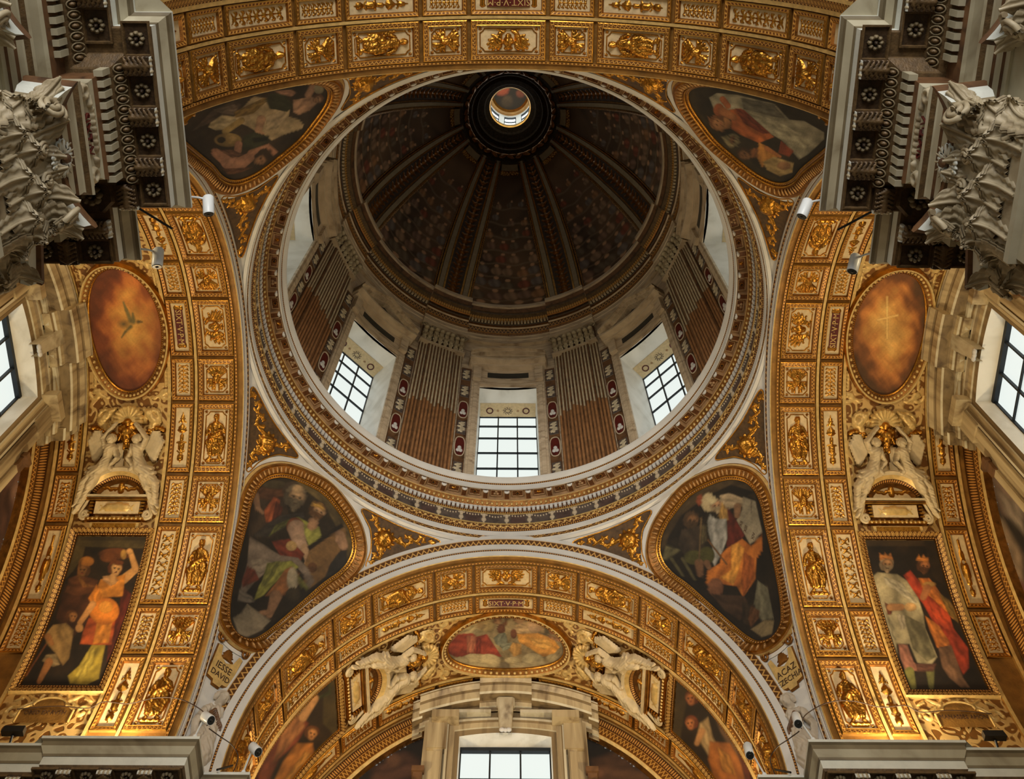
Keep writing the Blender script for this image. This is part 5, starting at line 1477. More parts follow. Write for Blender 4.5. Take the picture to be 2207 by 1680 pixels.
def oval(arm):
    txt, bg, lab = OVALS[arm]; R = ARMS[arm][1]
    a_s, a_p = .66, radians(16.2)*R
    n = 120; th = np.linspace(0, 2*pi, n, endpoint=False)
    E_ = np.stack([a_s*np.cos(th), a_p*np.sin(th)], -1)
    f = bmap(arm, 7.15, 0.0)
    c = f(np.zeros((1, 3)))[0]
    t = thing('oval_ceiling_painting', lab, 'fresco', tuple(c), 'oval paintings at the crown of the arm vaults')
    rad = np.linspace(0, 1, 66)**.8
    G = rad[:, None, None]*np.concatenate([E_, E_[:1]])[None]
    V = np.concatenate([G.reshape(-1, 2), np.full((G.shape[0]*G.shape[1], 1), .03)], 1); W = f(V)
    if arm == 'north': C = paint(W, NOV, 920, 1290, 6.49, bg, gain=.9, tint=(1.0, .96, .82), seed=5)
    else: 
        def cl(X, Y, C, nz, nz2, arm=arm):
            cx, cyy = (283, 703) if arm == 'west' else (1912, 705)
            d = np.hypot((X-cx)/(80 if arm == 'west' else 76), (Y-cyy)/(142 if arm == 'west' else 138)) + .10*vnoise(X*.06, Y*.06, 3)+.06*vnoise(X*.15, Y*.15, 8)
            k = [lin((206, 160, 84)), lin((186, 128, 62)), lin((170, 98, 46)), lin((120, 58, 28)), lin((96, 48, 26))] if arm == 'west' else [lin((222, 176, 110)), lin((206, 150, 82)), lin((176, 110, 56)), lin((112, 66, 34)), lin((82, 54, 32))]
            k = np.array(k)[:, :3]; xs = [0, .35, .62, .85, 1.05]
            return np.stack([np.interp(d, xs, k[:, i]) for i in range(3)], -1)*(1+.12*vnoise(X*.1, Y*.1, 6))[:, None]
        tx = '\n'.join(l for l in txt.strip().split('\n')[(5 if arm == 'west' else 6):])
        C = paint(W, tx, 0, 0, 1.0, bg, gain=1.35, tint=(1.0, .93, .62), seed=5, bgfn=cl)
    mb = MB(); mb.grid(W.reshape(G.shape[0], G.shape[1], 3), 'fresco_paint', col=C.reshape(G.shape[0], G.shape[1], 3)); mb.build('painting', t)
    mb = MB()
    sweep(mb, E_[::-1], [(0, .02), (0, .06), (.02, .075), (.035, .06), (.05, .06), (.12, .11), (.13, .14), (.16, .14), (.175, .05), (.19, .0)], ['gold_old', 'gold', 'dots_gold', 'gold_old', 'gold_old', 'gold_pale', 'gold_pale', 'gold', 'gold_old'], closed=True, fn=f)
    mb.build('frame', t)
    mb = MB(); ne = 64
    for i in range(ne):
        a = 2*pi*(i+.5)/ne; v = MB(); v.ell((0, 0, 0), (.032, .036, .03), 'gold', 6, 5); v_ = v.V[0]
        mb.add(f(v_ + np.array([(a_s+.085)*cos(a), (a_p+.085)*sin(a), .085])), v.Q[0][0], 'gold_pale', smooth=True)
    mb.build('bead_moulding', t, kind='stuff')
    # outer garland scrolls in the corners of the bay
    mb = MB()
    S = []
    for sx in (-1, 1):
        for sy in (-1, 1):
            x0, y0 = sx*.66, sy*(a_p+.05)
            for k in range(10):
                a = k*.66; rr = .13*(1-k/12); S.append((x0+sx*rr*cos(a), y0+sy*rr*sin(a), x0+sx*rr*.95*cos(a+.6), y0+sy*rr*.95*sin(a+.6), .036, .03))
            for k in range(5): S.append((x0-sx*.05*k, y0-sy*.02+sy*.03*k, x0-sx*(.05*k+.06), y0+sy*.09, .035, .02))
            for k in range(6): S.append((x0+sx*.02, y0-sy*(.14+.07*k), x0-sx*.0, y0-sy*(.2+.07*k), .03, .022))
    relief(mb, S, 1.7, a_p*2+.6, 150, 'gold_pale', .9, .004, 70, .5, 2, fn=f); mb.build('corner_scrolls', t, kind='stuff')
for arm in ('north', 'west', 'east'): oval(arm)

KING = {}
KING['west'] = ('''
F 78 64 38 560 62 1280 75 1215 200 622 182 600 280 500 430 430 500
F 58 46 28 560 62 1280 75 1260 120 580 120
E 108 58 26 930 255 170 58
E 122 66 28 860 290 90 50
E 176 130 66 1010 260 30 50
P 74 40 24 420 560 720 590 690 880 500 1100 400 1000 330 900
P 96 54 30 460 500 560 460 760 520 710 640 560 690 420 640
H 122 80 46 608 420 66 4 96 58 28 0 -.15
E 160 100 38 640 330 72 50
P 132 84 38 560 330 600 300 560 430 580 500 640 560 720 580 600 590 540 480
P 90 28 14 1000 590 1090 660 1060 900 920 1200 840 1350 860 1060 960 820
C 206 148 92 1010 510 1130 410 46 36
C 206 148 92 1130 400 1080 240 34 26
E 206 150 96 1070 230 34 30
P 160 138 46 690 1170 830 1150 780 1400 760 1510 640 1570 470 1560 450 1480 560 1380
P 182 160 66 640 1250 720 1180 700 1400 580 1520 520 1480
P 196 82 22 660 900 930 890 890 1170 720 1170 570 1160 600 1040
P 222 136 36 740 950 900 920 860 1150 700 1160
E 214 122 28 815 830 150 140
E 230 150 50 830 790 70 60
P 222 138 34 780 510 870 500 1030 460 1000 680 760 700 740 600
P 218 130 32 740 560 800 700 690 770 655 700
P 204 150 110 800 480 880 470 960 520 880 580 800 520
C 200 146 98 900 490 905 530 34 36
H 212 158 108 925 405 72 14 122 62 26 0 .15
C 204 150 100 905 480 900 520 30 34
E 112 58 24 960 345 50 26
C 200 140 88 700 760 570 950 34 26
E 206 148 96 565 1000 40 44
H 176 116 70 486 885 56 8 112 64 32 0 .25
P 156 122 80 300 970 430 950 510 1020 460 1310 400 1380 330 1260 230 1150 220 1070
P 140 118 92 230 1270 330 1260 370 1370 300 1390 190 1330
C 160 106 64 250 1090 290 1160 36 22
C 158 102 60 260 1340 160 1540 40 24
C 118 64 26 230 1165 30 1480 9 9
''', 50, 1140, 4.667, (38, 25, 12), 'tall fresco of woman in orange dress with child, lower left arm', (1.0, .92, .62))
KING['east'] = ('''
F 62 46 22 62 70 782 70 800 175 100 175
F 48 34 16 700 100 800 110 900 560 800 500 720 180
P 178 58 20 500 470 570 420 650 520 760 680 960 860 1000 1000 1150 1200 1160 1400 1100 1470 980 1240 820 980 700 760 590 620
P 214 122 28 650 500 760 500 810 560 900 700 1040 880 1000 910 760 680 700 620
P 216 126 30 720 880 860 980 965 1140 960 1180 840 1200 760 1010
P 186 66 22 760 680 960 860 1000 1000 900 1010 780 860
P 124 96 40 850 640 960 720 1050 860 1050 950 960 870
P 120 88 62 850 1200 980 1170 1100 1500 1170 1600 1080 1600 960 1500 890 1400
H 168 106 56 700 380 66 10 98 60 30 .8 .22
P 200 124 42 625 320 655 262 680 295 702 258 722 292 752 288 752 345 690 330
E 196 148 70 760 560 66 26
C 178 112 60 740 600 700 690 40 34
P 170 160 122 180 490 240 440 440 460 530 520 650 700 700 860 720 1000 840 1290 780 1370 640 1350 560 1160 430 1160 450 1400 400 1350 300 1050 200 700
P 116 110 80 500 860 700 960 830 1290 740 1340 590 1200
P 186 178 146 300 480 480 540 640 740 600 760 420 620 320 560
P 150 142 110 240 600 300 800 420 1000 430 1160 330 1080
P 106 52 28 310 740 400 790 380 865 340 870
P 196 184 152 430 860 510 870 520 1000 480 1020
C 190 136 78 370 790 480 790 38 34
E 198 158 98 570 790 62 44
P 158 104 82 450 1160 540 1170 600 1340 690 1430 520 1435 470 1300
C 114 120 52 560 1440 600 1590 48 30
C 106 108 56 770 1440 780 1590 42 26
P 98 62 48 620 1360 830 1360 800 1440 640 1440
H 170 126 80 332 365 70 2 168 144 108 .8 .08
P 196 124 48 262 320 258 245 300 268 315 240 345 270 372 244 398 318 330 300
''', 1840, 1140, 4.667, (34, 23, 11), 'tall fresco of two crowned kings in white and orange, lower right arm', (1.0, .90, .82))
KING['nl'] = ('''
F 74 60 34 700 1060 760 1100 760 1470 690 1400
P 72 84 40 600 1230 640 1180 720 1150 730 1250 640 1290
F 54 40 24 200 1700 420 1360 600 1230 720 1150 720 1240 560 1330 400 1500 320 1700
P 124 56 32 440 1420 560 1350 620 1400 560 1500 470 1580 420 1700 280 1700 350 1540
P 150 96 58 520 1360 590 1350 600 1420 500 1540 440 1600 480 1460
P 140 62 34 330 1600 420 1500 430 1640 380 1700 300 1700
H 190 146 100 562 1312 44 30 150 116 84 1 .2
C 190 138 92 590 1370 645 1290 22 16
E 190 138 92 650 1275 20 22
E 104 58 26 640 1440 34 26
H 184 124 72 630 1452 32 20 104 58 26 0 .2
P 188 116 42 560 1500 640 1500 650 1560 590 1640 500 1700 440 1700 490 1590
P 206 142 58 600 1540 640 1560 560 1650 520 1700 500 1680
''', 400, 960, 2.3333, (46, 32, 18), 'curved fresco of old man and youth, lower arm left of the bottom window', (1, .93, .7))
KING['nr'] = ('''
F 66 52 30 880 1110 960 1120 900 1480 860 1440
P 116 84 62 1000 1220 1080 1240 1170 1380 1280 1600 1300 1700 1230 1700 1100 1440
P 92 64 48 1080 1230 1160 1290 1320 1600 1340 1700 1300 1700 1180 1420
H 164 96 54 960 1275 34 -10 120 56 26 0 -.2
H 164 98 56 958 1400 32 -10 124 60 28 0 -.2
P 172 142 104 1000 1400 1040 1370 1065 1470 1110 1560 1040 1560 985 1470
C 168 120 78 1010 1440 985 1500 18 14
P 186 108 34 1050 1490 1150 1500 1200 1580 1250 1700 1080 1700 1040 1580
P 204 134 46 1090 1520 1150 1560 1180 1660 1110 1640
P 100 44 26 1180 1500 1240 1560 1290 1700 1230 1700
''', 1080, 960, 2.3333, (44, 31, 18), 'curved fresco of orange and white robed figure, lower arm right of the bottom window', (1, .93, .7))
def king(arm, sgn, key):
    txt, ox, oy, s_, bg, lab, tint = KING[key]
    c = barrel(arm, 7.15, 65*sgn); t = thing('tall_fresco', lab, 'fresco', tuple(c), 'tall frescoes at the feet of the arm vaults')
    ss = np.linspace(6.53, 7.79, 84); pp = np.linspace(49.3, 81.0, 150)*sgn
    W = barrel(arm, ss[:, None], pp[None], .02)
    C = paint(W.reshape(-1, 3), txt, ox, oy, s_, bg, gain=1.0 if key in ('west', 'east') else .95, tint=tint, seed=3)
    mb = MB(); mb.grid(W, 'fresco_paint', col=C.reshape(84, 150, 3)); mb.build('painting', t)
    R = ARMS[arm][1]; f = bmap(arm, 7.15, 65.0*sgn)
    a = .635; b = radians(15.9)*R
    mb = MB()
    for j, ((i0, h0), (i1, h1), m_) in enumerate((((0, .02), (-.005, .05), 'gold'), ((-.005, .05), (-.035, .055), 'dots_gold'), ((-.035, .055), (-.045, .03), 'gold_old'), ((-.045, .03), (-.045, .06), 'gold'), ((-.045, .06), (-.125, .09), 'egg_gold'), ((-.125, .09), (-.14, .0), 'gold_pale'))):
        for e in range(4):
            def cr_(i, k): return [(-a+i, -b+i), (a-i, -b+i), (a-i, b-i), (-a+i, b-i)][k % 4]
            p0, p1, q0, q1 = cr_(i0, e), cr_(i0, e+1), cr_(i1, e), cr_(i1, e+1); n = 16
            tt = np.linspace(0, 1, n)[:, None]
            P = np.stack([np.c_[np.array(p0)+(np.array(p1)-p0)*tt, np.full(n, h0)], np.c_[np.array(q0)+(np.array(q1)-q0)*tt, np.full(n, h1)]], 1)
            L = np.linalg.norm(np.array(p1)-p0); UV = np.zeros((n, 2, 2)); UV[..., 0] = tt*L; UV[:, 1, 1] = 1
            mb.grid(f(P.reshape(-1, 3)).reshape(P.shape), m_, uv=UV, smooth=False)
    mb.build('frame', t)
    # the scrolled cartouche under the fresco
    f2 = bmap(arm, 7.15, 86.5*sgn)
    ct = thing('gilt_cartouche', 'gilt scrolled cartouche under the ' + {'west': 'fresco of the woman in orange', 'east': 'fresco of the two kings', 'nl': 'fresco left of the bottom window', 'nr': 'fresco right of the bottom window'}[key], 'ornament', tuple(f2(np.zeros((1, 3)))[0]))
    S = [(-.34, 0, .34, 0, .16, .16), (-.2, .14, .2, .14, .09, .09)]
    mb = MB(); A_ = np.linspace(0, pi, 20); pts = [(-.42, -.2)] + [(-.42, .02), (-.3, .1)] + [(.26*cos(pi-a_), .1+.13*sin(a_)) for a_ in A_] + [(.3, .1), (.42, .02), (.42, -.2)]
    V = np.array([(x, y, .05) for x, y in pts]); mb.add(f2(V), [tuple(range(len(V)))], 'vault_gold')
    for k in range(len(pts)-1): mb.tube(f2(np.array([(*pts[k], .05), (*pts[k+1], .05)])), .02, 'gold_pale', 5, cap=False)
    mb.build('tablet', ct)
    mb = MB(); S = []
    for s in (-1, 1):
        for k in range(10): aa_ = k*.62; rr = .12*(1-k/12); S.append((s*(.54+rr*cos(aa_)), .02+rr*sin(aa_), s*(.54+rr*.95*cos(aa_+.6)), .02+rr*.95*sin(aa_+.6), .035, .03))
        for k in range(8): aa_ = k*.6; rr = .1*(1-k/12); S.append((s*(.12+rr*cos(aa_)), .26+rr*sin(aa_), s*(.12+rr*.95*cos(aa_+.6)), .26+rr*.95*sin(aa_+.6), .03, .025))
        S += [(s*.25, .2, s*.42, .3, .04, .02), (s*.45, .1, s*.3, .2, .03, .02), (s*.5, .26, s*.62, .2, .03, .02)]
    relief(mb, S, 1.4, .8, 80, 'gold_pale', .9, fn=f2); mb.build('scroll', ct)
    if key in ('east', 'west'):
        o = f2(np.array([(0, -.04, .07), (.1, -.04, .07), (0, .06, .07)])); ex = o[1]-o[0]; ex /= np.linalg.norm(ex); ey = o[2]-o[0]; ey /= np.linalg.norm(ey); en = np.cross(ex, ey)
        if key == 'east': ex = -ex; en = np.cross(ex, ey)
        # read from the crossing side, upright towards the crown
        n_in = -(o[0]-np.array([o[0][0], 0, ZC]))
        if en @ n_in < 0: ex = -ex; en = -en
        lettering('MANASSES AMON' if key == 'east' else 'OBED EX RVTH', .095, ct, o[0]+en*.0, ex, ey, en, 'ink')
king('west', 1, 'west'); king('east', -1, 'east'); king('north', -1, 'nl'); king('north', 1, 'nr')

# angels on an arched pediment, shell, mask, garlands
def angel_caps():
    return [(.24, .62, .24, .57, .072, .062, .04), (.24, .52, .25, .47, .035, .045, .02), (.17, .43, .33, .45, .06, .06, .02), (.25, .44, .29, .24, .10, .085, .02), (.29, .24, .34, .10, .09, .12, .02), (.34, .08, .52, -.04, .105, .09, .04),
            (.34, .45, .41, .62, .048, .040, .03), (.41, .62, .22, .86, .040, .028, .03), (.22, .86, .18, .90, .028, .02, .04), (.17, .42, .10, .25, .045, .036, .04), (.10, .25, .2, .12, .034, .026, .06),
            (.50, -.02, .66, -.20, .085, .062, .04), (.66, -.20, .72, -.56, .066, .038, .03), (.44, -.06, .54, -.28, .09, .07, .05), (.54, -.28, .70, -.68, .058, .036, .02), (.72, -.56, .77, -.63, .034, .026, .03), (.70, -.68, .75, -.74, .034, .026, .03),
            (.24, .59, .24, .57, .017, .016, .115), (.215, .61, .215, .61, .012, .012, .10), (.265, .61, .265, .61, .012, .012, .10), (.22, .545, .26, .545, .010, .010, .095),
            (.30, .16, .18, .04, .05, .04, .05), (.36, .0, .62, -.02, .05, .035, .06), (.40, .10, .58, .06, .04, .03, .07)]
def group(arm, sgn, where):
    f0 = bmap(arm, 7.15, 35.0*sgn)
    def cached(key, build, fm, fs):
        return build
    def mesh_on(shapes, w, h, n, mat, depth, fold, fk, fa, mir, hz=0.0, dy=0.0, dx=0.0):
        mb = MB()
        def fn(V):
            V = V.copy(); V[:, 0] += dx; V[:, 1] += dy; V[:, 0] *= mir; V[:, 2] += hz; return f0(V)
        relief(mb, [(s[0]-dx, s[1]-dy, s[2]-dx, s[3]-dy) + tuple(s[4:]) for s in shapes], w, h, n, mat, depth, fold, fk, fa, 3, fn=fn); return mb
    P0 = f0(np.array([(0, -.6, 0)]))[0]
    ae = thing('arched_pediment', 'gilt and white tabernacle with arched pediment, ' + where, 'pediment', tuple(P0), 'tabernacles on the arm vaults')
    mb = MB()
    th = np.linspace(-58, 58, 26); Rr = .62
    arc = lambda r, h: np.stack([r*np.sin(np.radians(th)), -.66+r*np.cos(np.radians(th)), th*0+h], -1)
    Rs_ = [(.40, .05, 'gold_old'), (.47, .07, 'dots_gold'), (.53, .14, 'gold_pale'), (.60, .20, 'marble_figure'), (.66, .22, 'marble_figure'), (.68, .05, 'marble_figure')]
    for j in range(len(Rs_)-1):
        (r0, h0, m_), (r1, h1, _) = Rs_[j], Rs_[j+1]
        G = np.stack([arc(r0*1.12, h0), arc(r1*1.12, h1)], 1); UV = np.zeros((26, 2, 2)); UV[..., 0] = np.radians(th)[:, None]*.6; UV[:, 1, 1] = 1
        mb.grid(f0(G.reshape(-1, 3)).reshape(G.shape), m_, uv=UV, smooth=False)
    mb.build('arched_cornice', ae)
    mb = MB(); G = np.stack([arc(.45, .04), np.stack([.45*np.sin(np.radians(th))*1.0, th*0-.40, th*0+.04], -1)], 1); mb.grid(f0(G.reshape(-1, 3)).reshape(G.shape), 'field')
    relief(mb, [(x, -.3+.03*cos(x*20), x+.05, -.3, .035, .03) for x in np.linspace(-.35, .3, 9)] + [(0, -.34, 0, -.24, .06, .05)], .9, .8, 50, 'gold', .8, fn=lambda V: f0(V+np.array([0, 0, .04]))); mb.build('tympanum', ae)
    mb = MB()
    mb.frus(-.66, .66, -.46, -.40, .0, .22, .01, 'marble_figure', M=f0); mb.frus(-.62, .62, -.49, -.46, .0, .17, .005, 'gold_old', M=f0)
    mb.frus(-.60, .60, -.52, -.49, 0, .15, .005, 'gold', M=f0)
    mb.build('entablature', ae)
    mb = MB(); mb.frus(-.42, .42, -.76, -.52, 0, .09, .01, 'field', M=f0)
    for s in (-1, 1):
        for k in range(4): mb.frus(s*.47-.045+.0, s*.47+.045, -.76+.06*k, -.71+.06*k, 0, .14-.01*k, .01, 'gold', M=f0)
    relief(mb, [(-.16, -.64, .16, -.64, .075, .075), (-.3, -.6, -.2, -.68, .02, .02), (.3, -.6, .2, -.68, .02, .02), (-.3, -.7, -.2, -.6, .02, .02), (.3, -.7, .2, -.6, .02, .02), (0, -.56, .08, -.56, .03, .02)], .9, 1.6, 60, 'gold_pale', .5, fn=lambda V: f0(V+np.array([0, 0, .09])))
    mb.build('oval_panel', ae)
    for s in (-1, 1):
        mb = MB(); ts = np.linspace(0, 3.6*pi, 24); rr = .085*(1-ts/(3.6*pi)*.82)
        P = np.concatenate([np.stack([s*np.linspace(.56, .66, 6), np.linspace(-.50, -.74, 6), np.full(6, .09)], -1), np.stack([s*(.575+rr*np.cos(ts)), -.76-rr*np.sin(ts), ts*0+.09], -1)])
        mb.tube(f0(P), .032, 'marble_figure', 6); mb.build('scroll', ae)
    mb = MB(); mb.frus(-.56, .56, -.87, -.79, 0, .12, .02, 'gold', M=f0)
    for i in range(13): mb.ell((-.48+.08*i, -.83, .11), (.028, .03, .03), 'gold_pale', 6, 4, M=f0)
    mb.build('egg_moulding', ae)
    mb = MB(); mb.frus(-.47, .47, -1.02, -.88, 0, .07, .02, 'gold_pale', M=f0); mb.frus(-.40, .40, -.99, -.91, .07, .075, .005, 'gold', M=f0); mb.build('gilt_tablet', ae)
    for mir, side in ((1, 'right'), (-1, 'left')):
        if arm == 'north': nm = ('upper' if mir > 0 else 'lower')
        else: nm = ('nearer the dome' if mir > 0 else 'nearer the window')
        pp = f0(np.array([(.4*mir, 0, .1)]))[0]
        an = thing('angel_statue', 'white angel on arched pediment, ' + where + ', ' + nm, 'statue', tuple(pp), 'angels on the arched pediments')
        mesh_on(angel_caps(), 1.0, 1.8, 165, 'marble_figure', 1.25, .006, 85, .55, mir, .16, 0.05, .42).build('body', an)
        wc = [(.41+.035*k, .44-.05*k, .55+.032*k, .80-.06*k, .055, .035, .006*k) for k in range(5)]
        mesh_on(wc, .9, 1.1, 60, 'marble_figure', .6, .004, 120, 1.2, mir, .10, .2, .5).build('wing', an)
        mesh_on([(.13, .46, .05+.035*k, .02-.02*k, .05, .035, .01*k) for k in range(4)], .5, 1.0, 44, 'marble_figure', .6, .004, 120, 1.4, mir, .08, .22, .15).build('wing', an)
        mesh_on([(.24+.066*cos(a), .61+.064*sin(a), .24+.066*cos(a+.4), .61+.064*sin(a+.4), .026, .024, .03) for a in np.linspace(-.3, 3.3, 9)], .4, .4, 40, 'marble_figure', 1, .005, 150, .8, mir, .18, .6, .24).build('hair', an)
    sh = thing('scallop_shell', 'gilt scallop shell above the angels, ' + where, 'ornament', tuple(f0(np.array([(0, .98, .1)]))[0]), 'scallop shells over the angels')
    mb = MB(); mesh = [(0, .94, .25*sin(a), .94+.25*cos(a)*1.0, .02, .042) for a in np.linspace(-1.7, 1.7, 11)]
    mesh_on(mesh, .8, .8, 70, 'gold_pale', 1.6, 0, 1, 0, 1, .05, 1.02).build('fan', sh)
    mesh_on([(0, .90, 0, .88, .09, .07), (-.1, .9, -.04, .84, .04, .03), (.1, .9, .04, .84, .04, .03)], .5, .5, 30, 'gold', 1.2, 0, 1, 0, 1, .05, .88).build('hinge', sh)
    mk = thing('gilt_mask', 'gilt grotesque mask between the angels, ' + where, 'ornament', tuple(f0(np.array([(0, .66, .1)]))[0]), 'gilt masks between the angels')
    mesh_on([(0, .72, 0, .60, .12, .09), (-.05, .70, -.05, .70, .03, .03, .09), (.05, .70, .05, .70, .03, .03, .09), (0, .68, 0, .63, .025, .03, .11), (-.04, .57, .04, .57, .03, .03, .05), (0, .55, 0, .45, .05, .03), (-.14, .78, -.06, .82, .05, .05), (.14, .78, .06, .82, .05, .05), (-.14, .62, -.13, .7, .04, .04), (.14, .62, .13, .7, .04, .04), (-.04, .5, -.05, .42, .03, .02), (.04, .5, .05, .42, .03, .02)], .5, .7, 50, 'gold', 1, .006, 90, .5, 1, .06, .64).build('face', mk)
    mb = MB(); r = random.Random(9)
    S = []
    for k in range(70):
        f = k/69; x = -.66+1.32*f; y = .80-.17*sin(pi*f)*(1 if abs(f-.5) > .12 else .9)+r.uniform(-.07, .05); q_ = r.uniform(.025, .045); S.append((x, y, x+r.uniform(-.02, .02), y, q_, q_, r.uniform(0, .05)))
    g = mesh_on(S, 1.5, .6, 110, 'gold', 1, 0, 1, 0, 1, .03, .72).build('fruit_garland', None, None, label='hanging gilt fruit garland behind the angels, ' + where, category='garland', kind='stuff')
    for s in (-1, 1):
        S = [(s*.36, 1.08, s*.50, .92, .07, .09), (s*.50, .92, s*.42, .78, .09, .05), (s*.36, 1.08, s*.28, 1.14, .05, .03)] + [(s*(.44+.14*cos(a)), .96+.17*sin(a), s*(.44+.14*cos(a+.5)), .96+.17*sin(a+.5), .035, .03) for a in np.linspace(-1.2, 3.0, 9)]
        mesh_on(S, 1.5, .7, 90, 'gold_pale', 1, .006, 70, .5, 1, .03, .95).build('scroll_ornament', None, None, label='gilt scroll flanking scallop shell, ' + where + ', ' + (('nearer the dome' if s > 0 else 'nearer the window') if arm != 'north' else ('upper' if s > 0 else 'lower')), category='ornament')
group('west', 1, 'left arm'); group('east', -1, 'right arm'); group('north', -1, 'left of the bottom oval'); group('north', 1, 'right of the bottom oval')

# ================================================================ END WALLS, BIG WINDOWS
LUN = {
 'west': ('''
P 110 70 52 20 980 70 1000 60 1100 40 1250 0 1330 0 980
P 86 52 34 0 1000 30 1040 20 1180 0 1240
P 134 92 70 10 960 60 940 60 1000 30 1060 0 1040
E 150 110 86 45 1070 22 34
P 60 30 22 30 1150 60 1130 50 1220 20 1300
''', (40, 26, 16), 'lunette painting of figures in brown shadow beside the left arm window'),
 'east': ('''
P 120 96 80 2110 1000 2160 985 2207 1040 2207 1120 2160 1110
E 122 66 44 2128 1010 14 20
P 128 104 78 2120 1140 2160 1120 2207 1200 2207 1330 2170 1260 2130 1180
E 140 120 90 2145 1135 20 18
P 110 50 40 2170 1220 2207 1260 2207 1330
P 132 116 98 2150 1060 2207 1090 2207 1150 2170 1110
''', (34, 25, 16), 'lunette painting of pale robed crowd beside the right arm window'),
 'north': ('''
P 92 56 34 800 1660 870 1620 905 1640 905 1680 800 1690
E 110 70 40 850 1640 18 16
P 96 60 30 1275 1640 1330 1620 1400 1680 1275 1690
E 120 74 40 1292 1668 12 10
''', (38, 28, 18), 'dim lunette painting behind the bottom window frame'),
}
ZT = {'north': 13.88, 'west': 14.18, 'east': 14.18}
SF = {'north': 8.05, 'west': 7.93, 'east': 7.93}
for n, arm in enumerate(('north', 'west', 'east')):
    R = ARMS[arm][1]
    # arch band round the lunette
    mb = MB(); ph = np.linspace(-98, 98, 120)
    for (r0, r1, h0, h1, m_) in ((R, R-.06, .0, .03, 'gold_pale'), (R-.06, 4.12, .03, .02, 'dots_gold'), (4.12, 3.92, .02, .04, 'zigzag_big'), (3.92, 3.86, .04, .02, 'gold_pale'), (3.86, 3.86, .02, -.14, 'gold_old')):
        P = np.zeros((120, 2, 3)); UV = np.zeros((120, 2, 2))
        for c, (r, h) in enumerate(((r0, h0), (r1, h1))):
            P[:, c] = arm_pt(arm, r*np.sin(np.radians(ph)), S_END-h, ZC+r*np.cos(np.radians(ph))); UV[:, c, 0] = np.radians(ph)*4; UV[:, c, 1] = c
        mb.grid(P, m_, uv=UV, smooth=False)
    mb.build('trim_%d' % (7+n), kind='structure')
    txt, bg, lab = LUN[arm]
    us = np.linspace(-3.9, 3.9, 150); zs = np.linspace(9.0, 14.55, 100)
    G = arm_pt(arm, us[:, None], S_END+.13, zs[None]); rr = np.hypot(us[:, None], np.maximum(zs[None]-ZC, 0)); ok = (rr < 3.9) & (np.abs(us[:, None]) > 1.3)
    C = paint(G.reshape(-1, 3), txt, 0, 0, 1.0, bg, gain=1.0, seed=4)
    idx = np.arange(G.shape[0]*G.shape[1]).reshape(G.shape[:2]); q = np.stack([idx[:-1, :-1], idx[1:, :-1], idx[1:, 1:], idx[:-1, 1:]], -1)
    kp = ok[:-1, :-1] & ok[1:, 1:] & ok[1:, :-1] & ok[:-1, 1:]
    mb = MB(); mb.add(G.reshape(-1, 3), q[kp], 'fresco_paint', col=C); mb.build('lunette_painting', None, None, label=lab, category='fresco')
    zt = ZT[arm]; sf = SF[arm]; zb = 10.4
    g = lambda V, arm=arm: arm_pt(arm, V[:, 0], 8.5-V[:, 2], V[:, 1])
    bx = lambda V, arm=arm: arm_pt(arm, V[:, 0], V[:, 1], V[:, 2])
    # opening and reveal
    mb = MB(); U = np.linspace(-.93, .93, 15); zc_ = zt + .09*(1-(U/.93)**2)
    front = np.concatenate([[(-.93, zb)], np.stack([U, zc_], 1), [(.93, zb)]]); back = front*np.array([.99, 1]); back[:, 1] = np.minimum(back[:, 1], zt+.0)
    P = np.stack([arm_pt(arm, front[:, 0], 8.46, front[:, 1]), arm_pt(arm, back[:, 0]*.99, 8.86, back[:, 1])], 1)
    mb.grid(P, 'reveal_marble', smooth=False)
    w = mb.build('window_%d' % (9+n), kind='structure')
    cols = np.linspace(-.92, .92, 4); rows = list(np.arange(zt-.03, zb, -.62))[::-1]; b = .017
    fr = MB()
    for x in cols: fr.box(x-b*(1.8 if abs(x) > .9 else 1), x+b*(1.8 if abs(x) > .9 else 1), 8.76, 8.82, zb, zt, 'iron', M=bx)
    for z in rows[:-1]: fr.box(-.92, .92, 8.77, 8.81, z-b*.8, z+b*.8, 'iron', M=bx)
    fr.box(-.95, .95, 8.74, 8.84, zt-.07, zt, 'iron', M=bx)
    fr.build('window_frame', w)
    for i in range(3):
        for j in range(len(rows)-1):
            pn = MB(); pn.box(cols[i]+.01, cols[i+1]-.01, 8.83, 8.84, rows[j]+.01, rows[j+1]-.01, 'daylight_pane', M=bx); pn.build('pane', w)
    # aedicule
    lab = {'north': 'streaked marble window surround with arched hood at bottom centre', 'west': 'streaked marble window surround with arched hood at left edge', 'east': 'streaked marble window surround with arched hood at right edge'}[arm]
    t = thing('window_aedicule', lab, 'window frame', tuple(arm_pt(arm, 0, 8.4, zb)))
    mb = MB()
    for s in (-1, 1):
        a = sorted((s*.93, s*1.62)); mb.box(a[0], a[1], 8.5, 8.86, zb, zt+.5, 'hood_marble', M=bx)
    V = np.concatenate([np.stack([U, zc_], 1), [(.93, zt+.5), (-.93, zt+.5)]]); mb.add(g(np.c_[V, np.zeros(len(V))]), [tuple(range(len(V)))], 'hood_marble')
    mb.build('jamb_wall', t)
    path = np.concatenate([[(-.93, zb)], np.stack([U, zc_], 1), [(.93, zb)]])
    # dense, clean corners: offset by hand
    mb = MB()
    offs = [(0, .0), (0, .04), (.10, .05), (.105, .08), (.20, .09), (.22, .13), (.27, .13), (.28, .0)]
    def off(o):
        k = (.93+o)/.93; Uo = U*k; return np.concatenate([[(-.93-o, zb)], np.stack([Uo, zc_+o], 1), [(.93+o, zb)]])
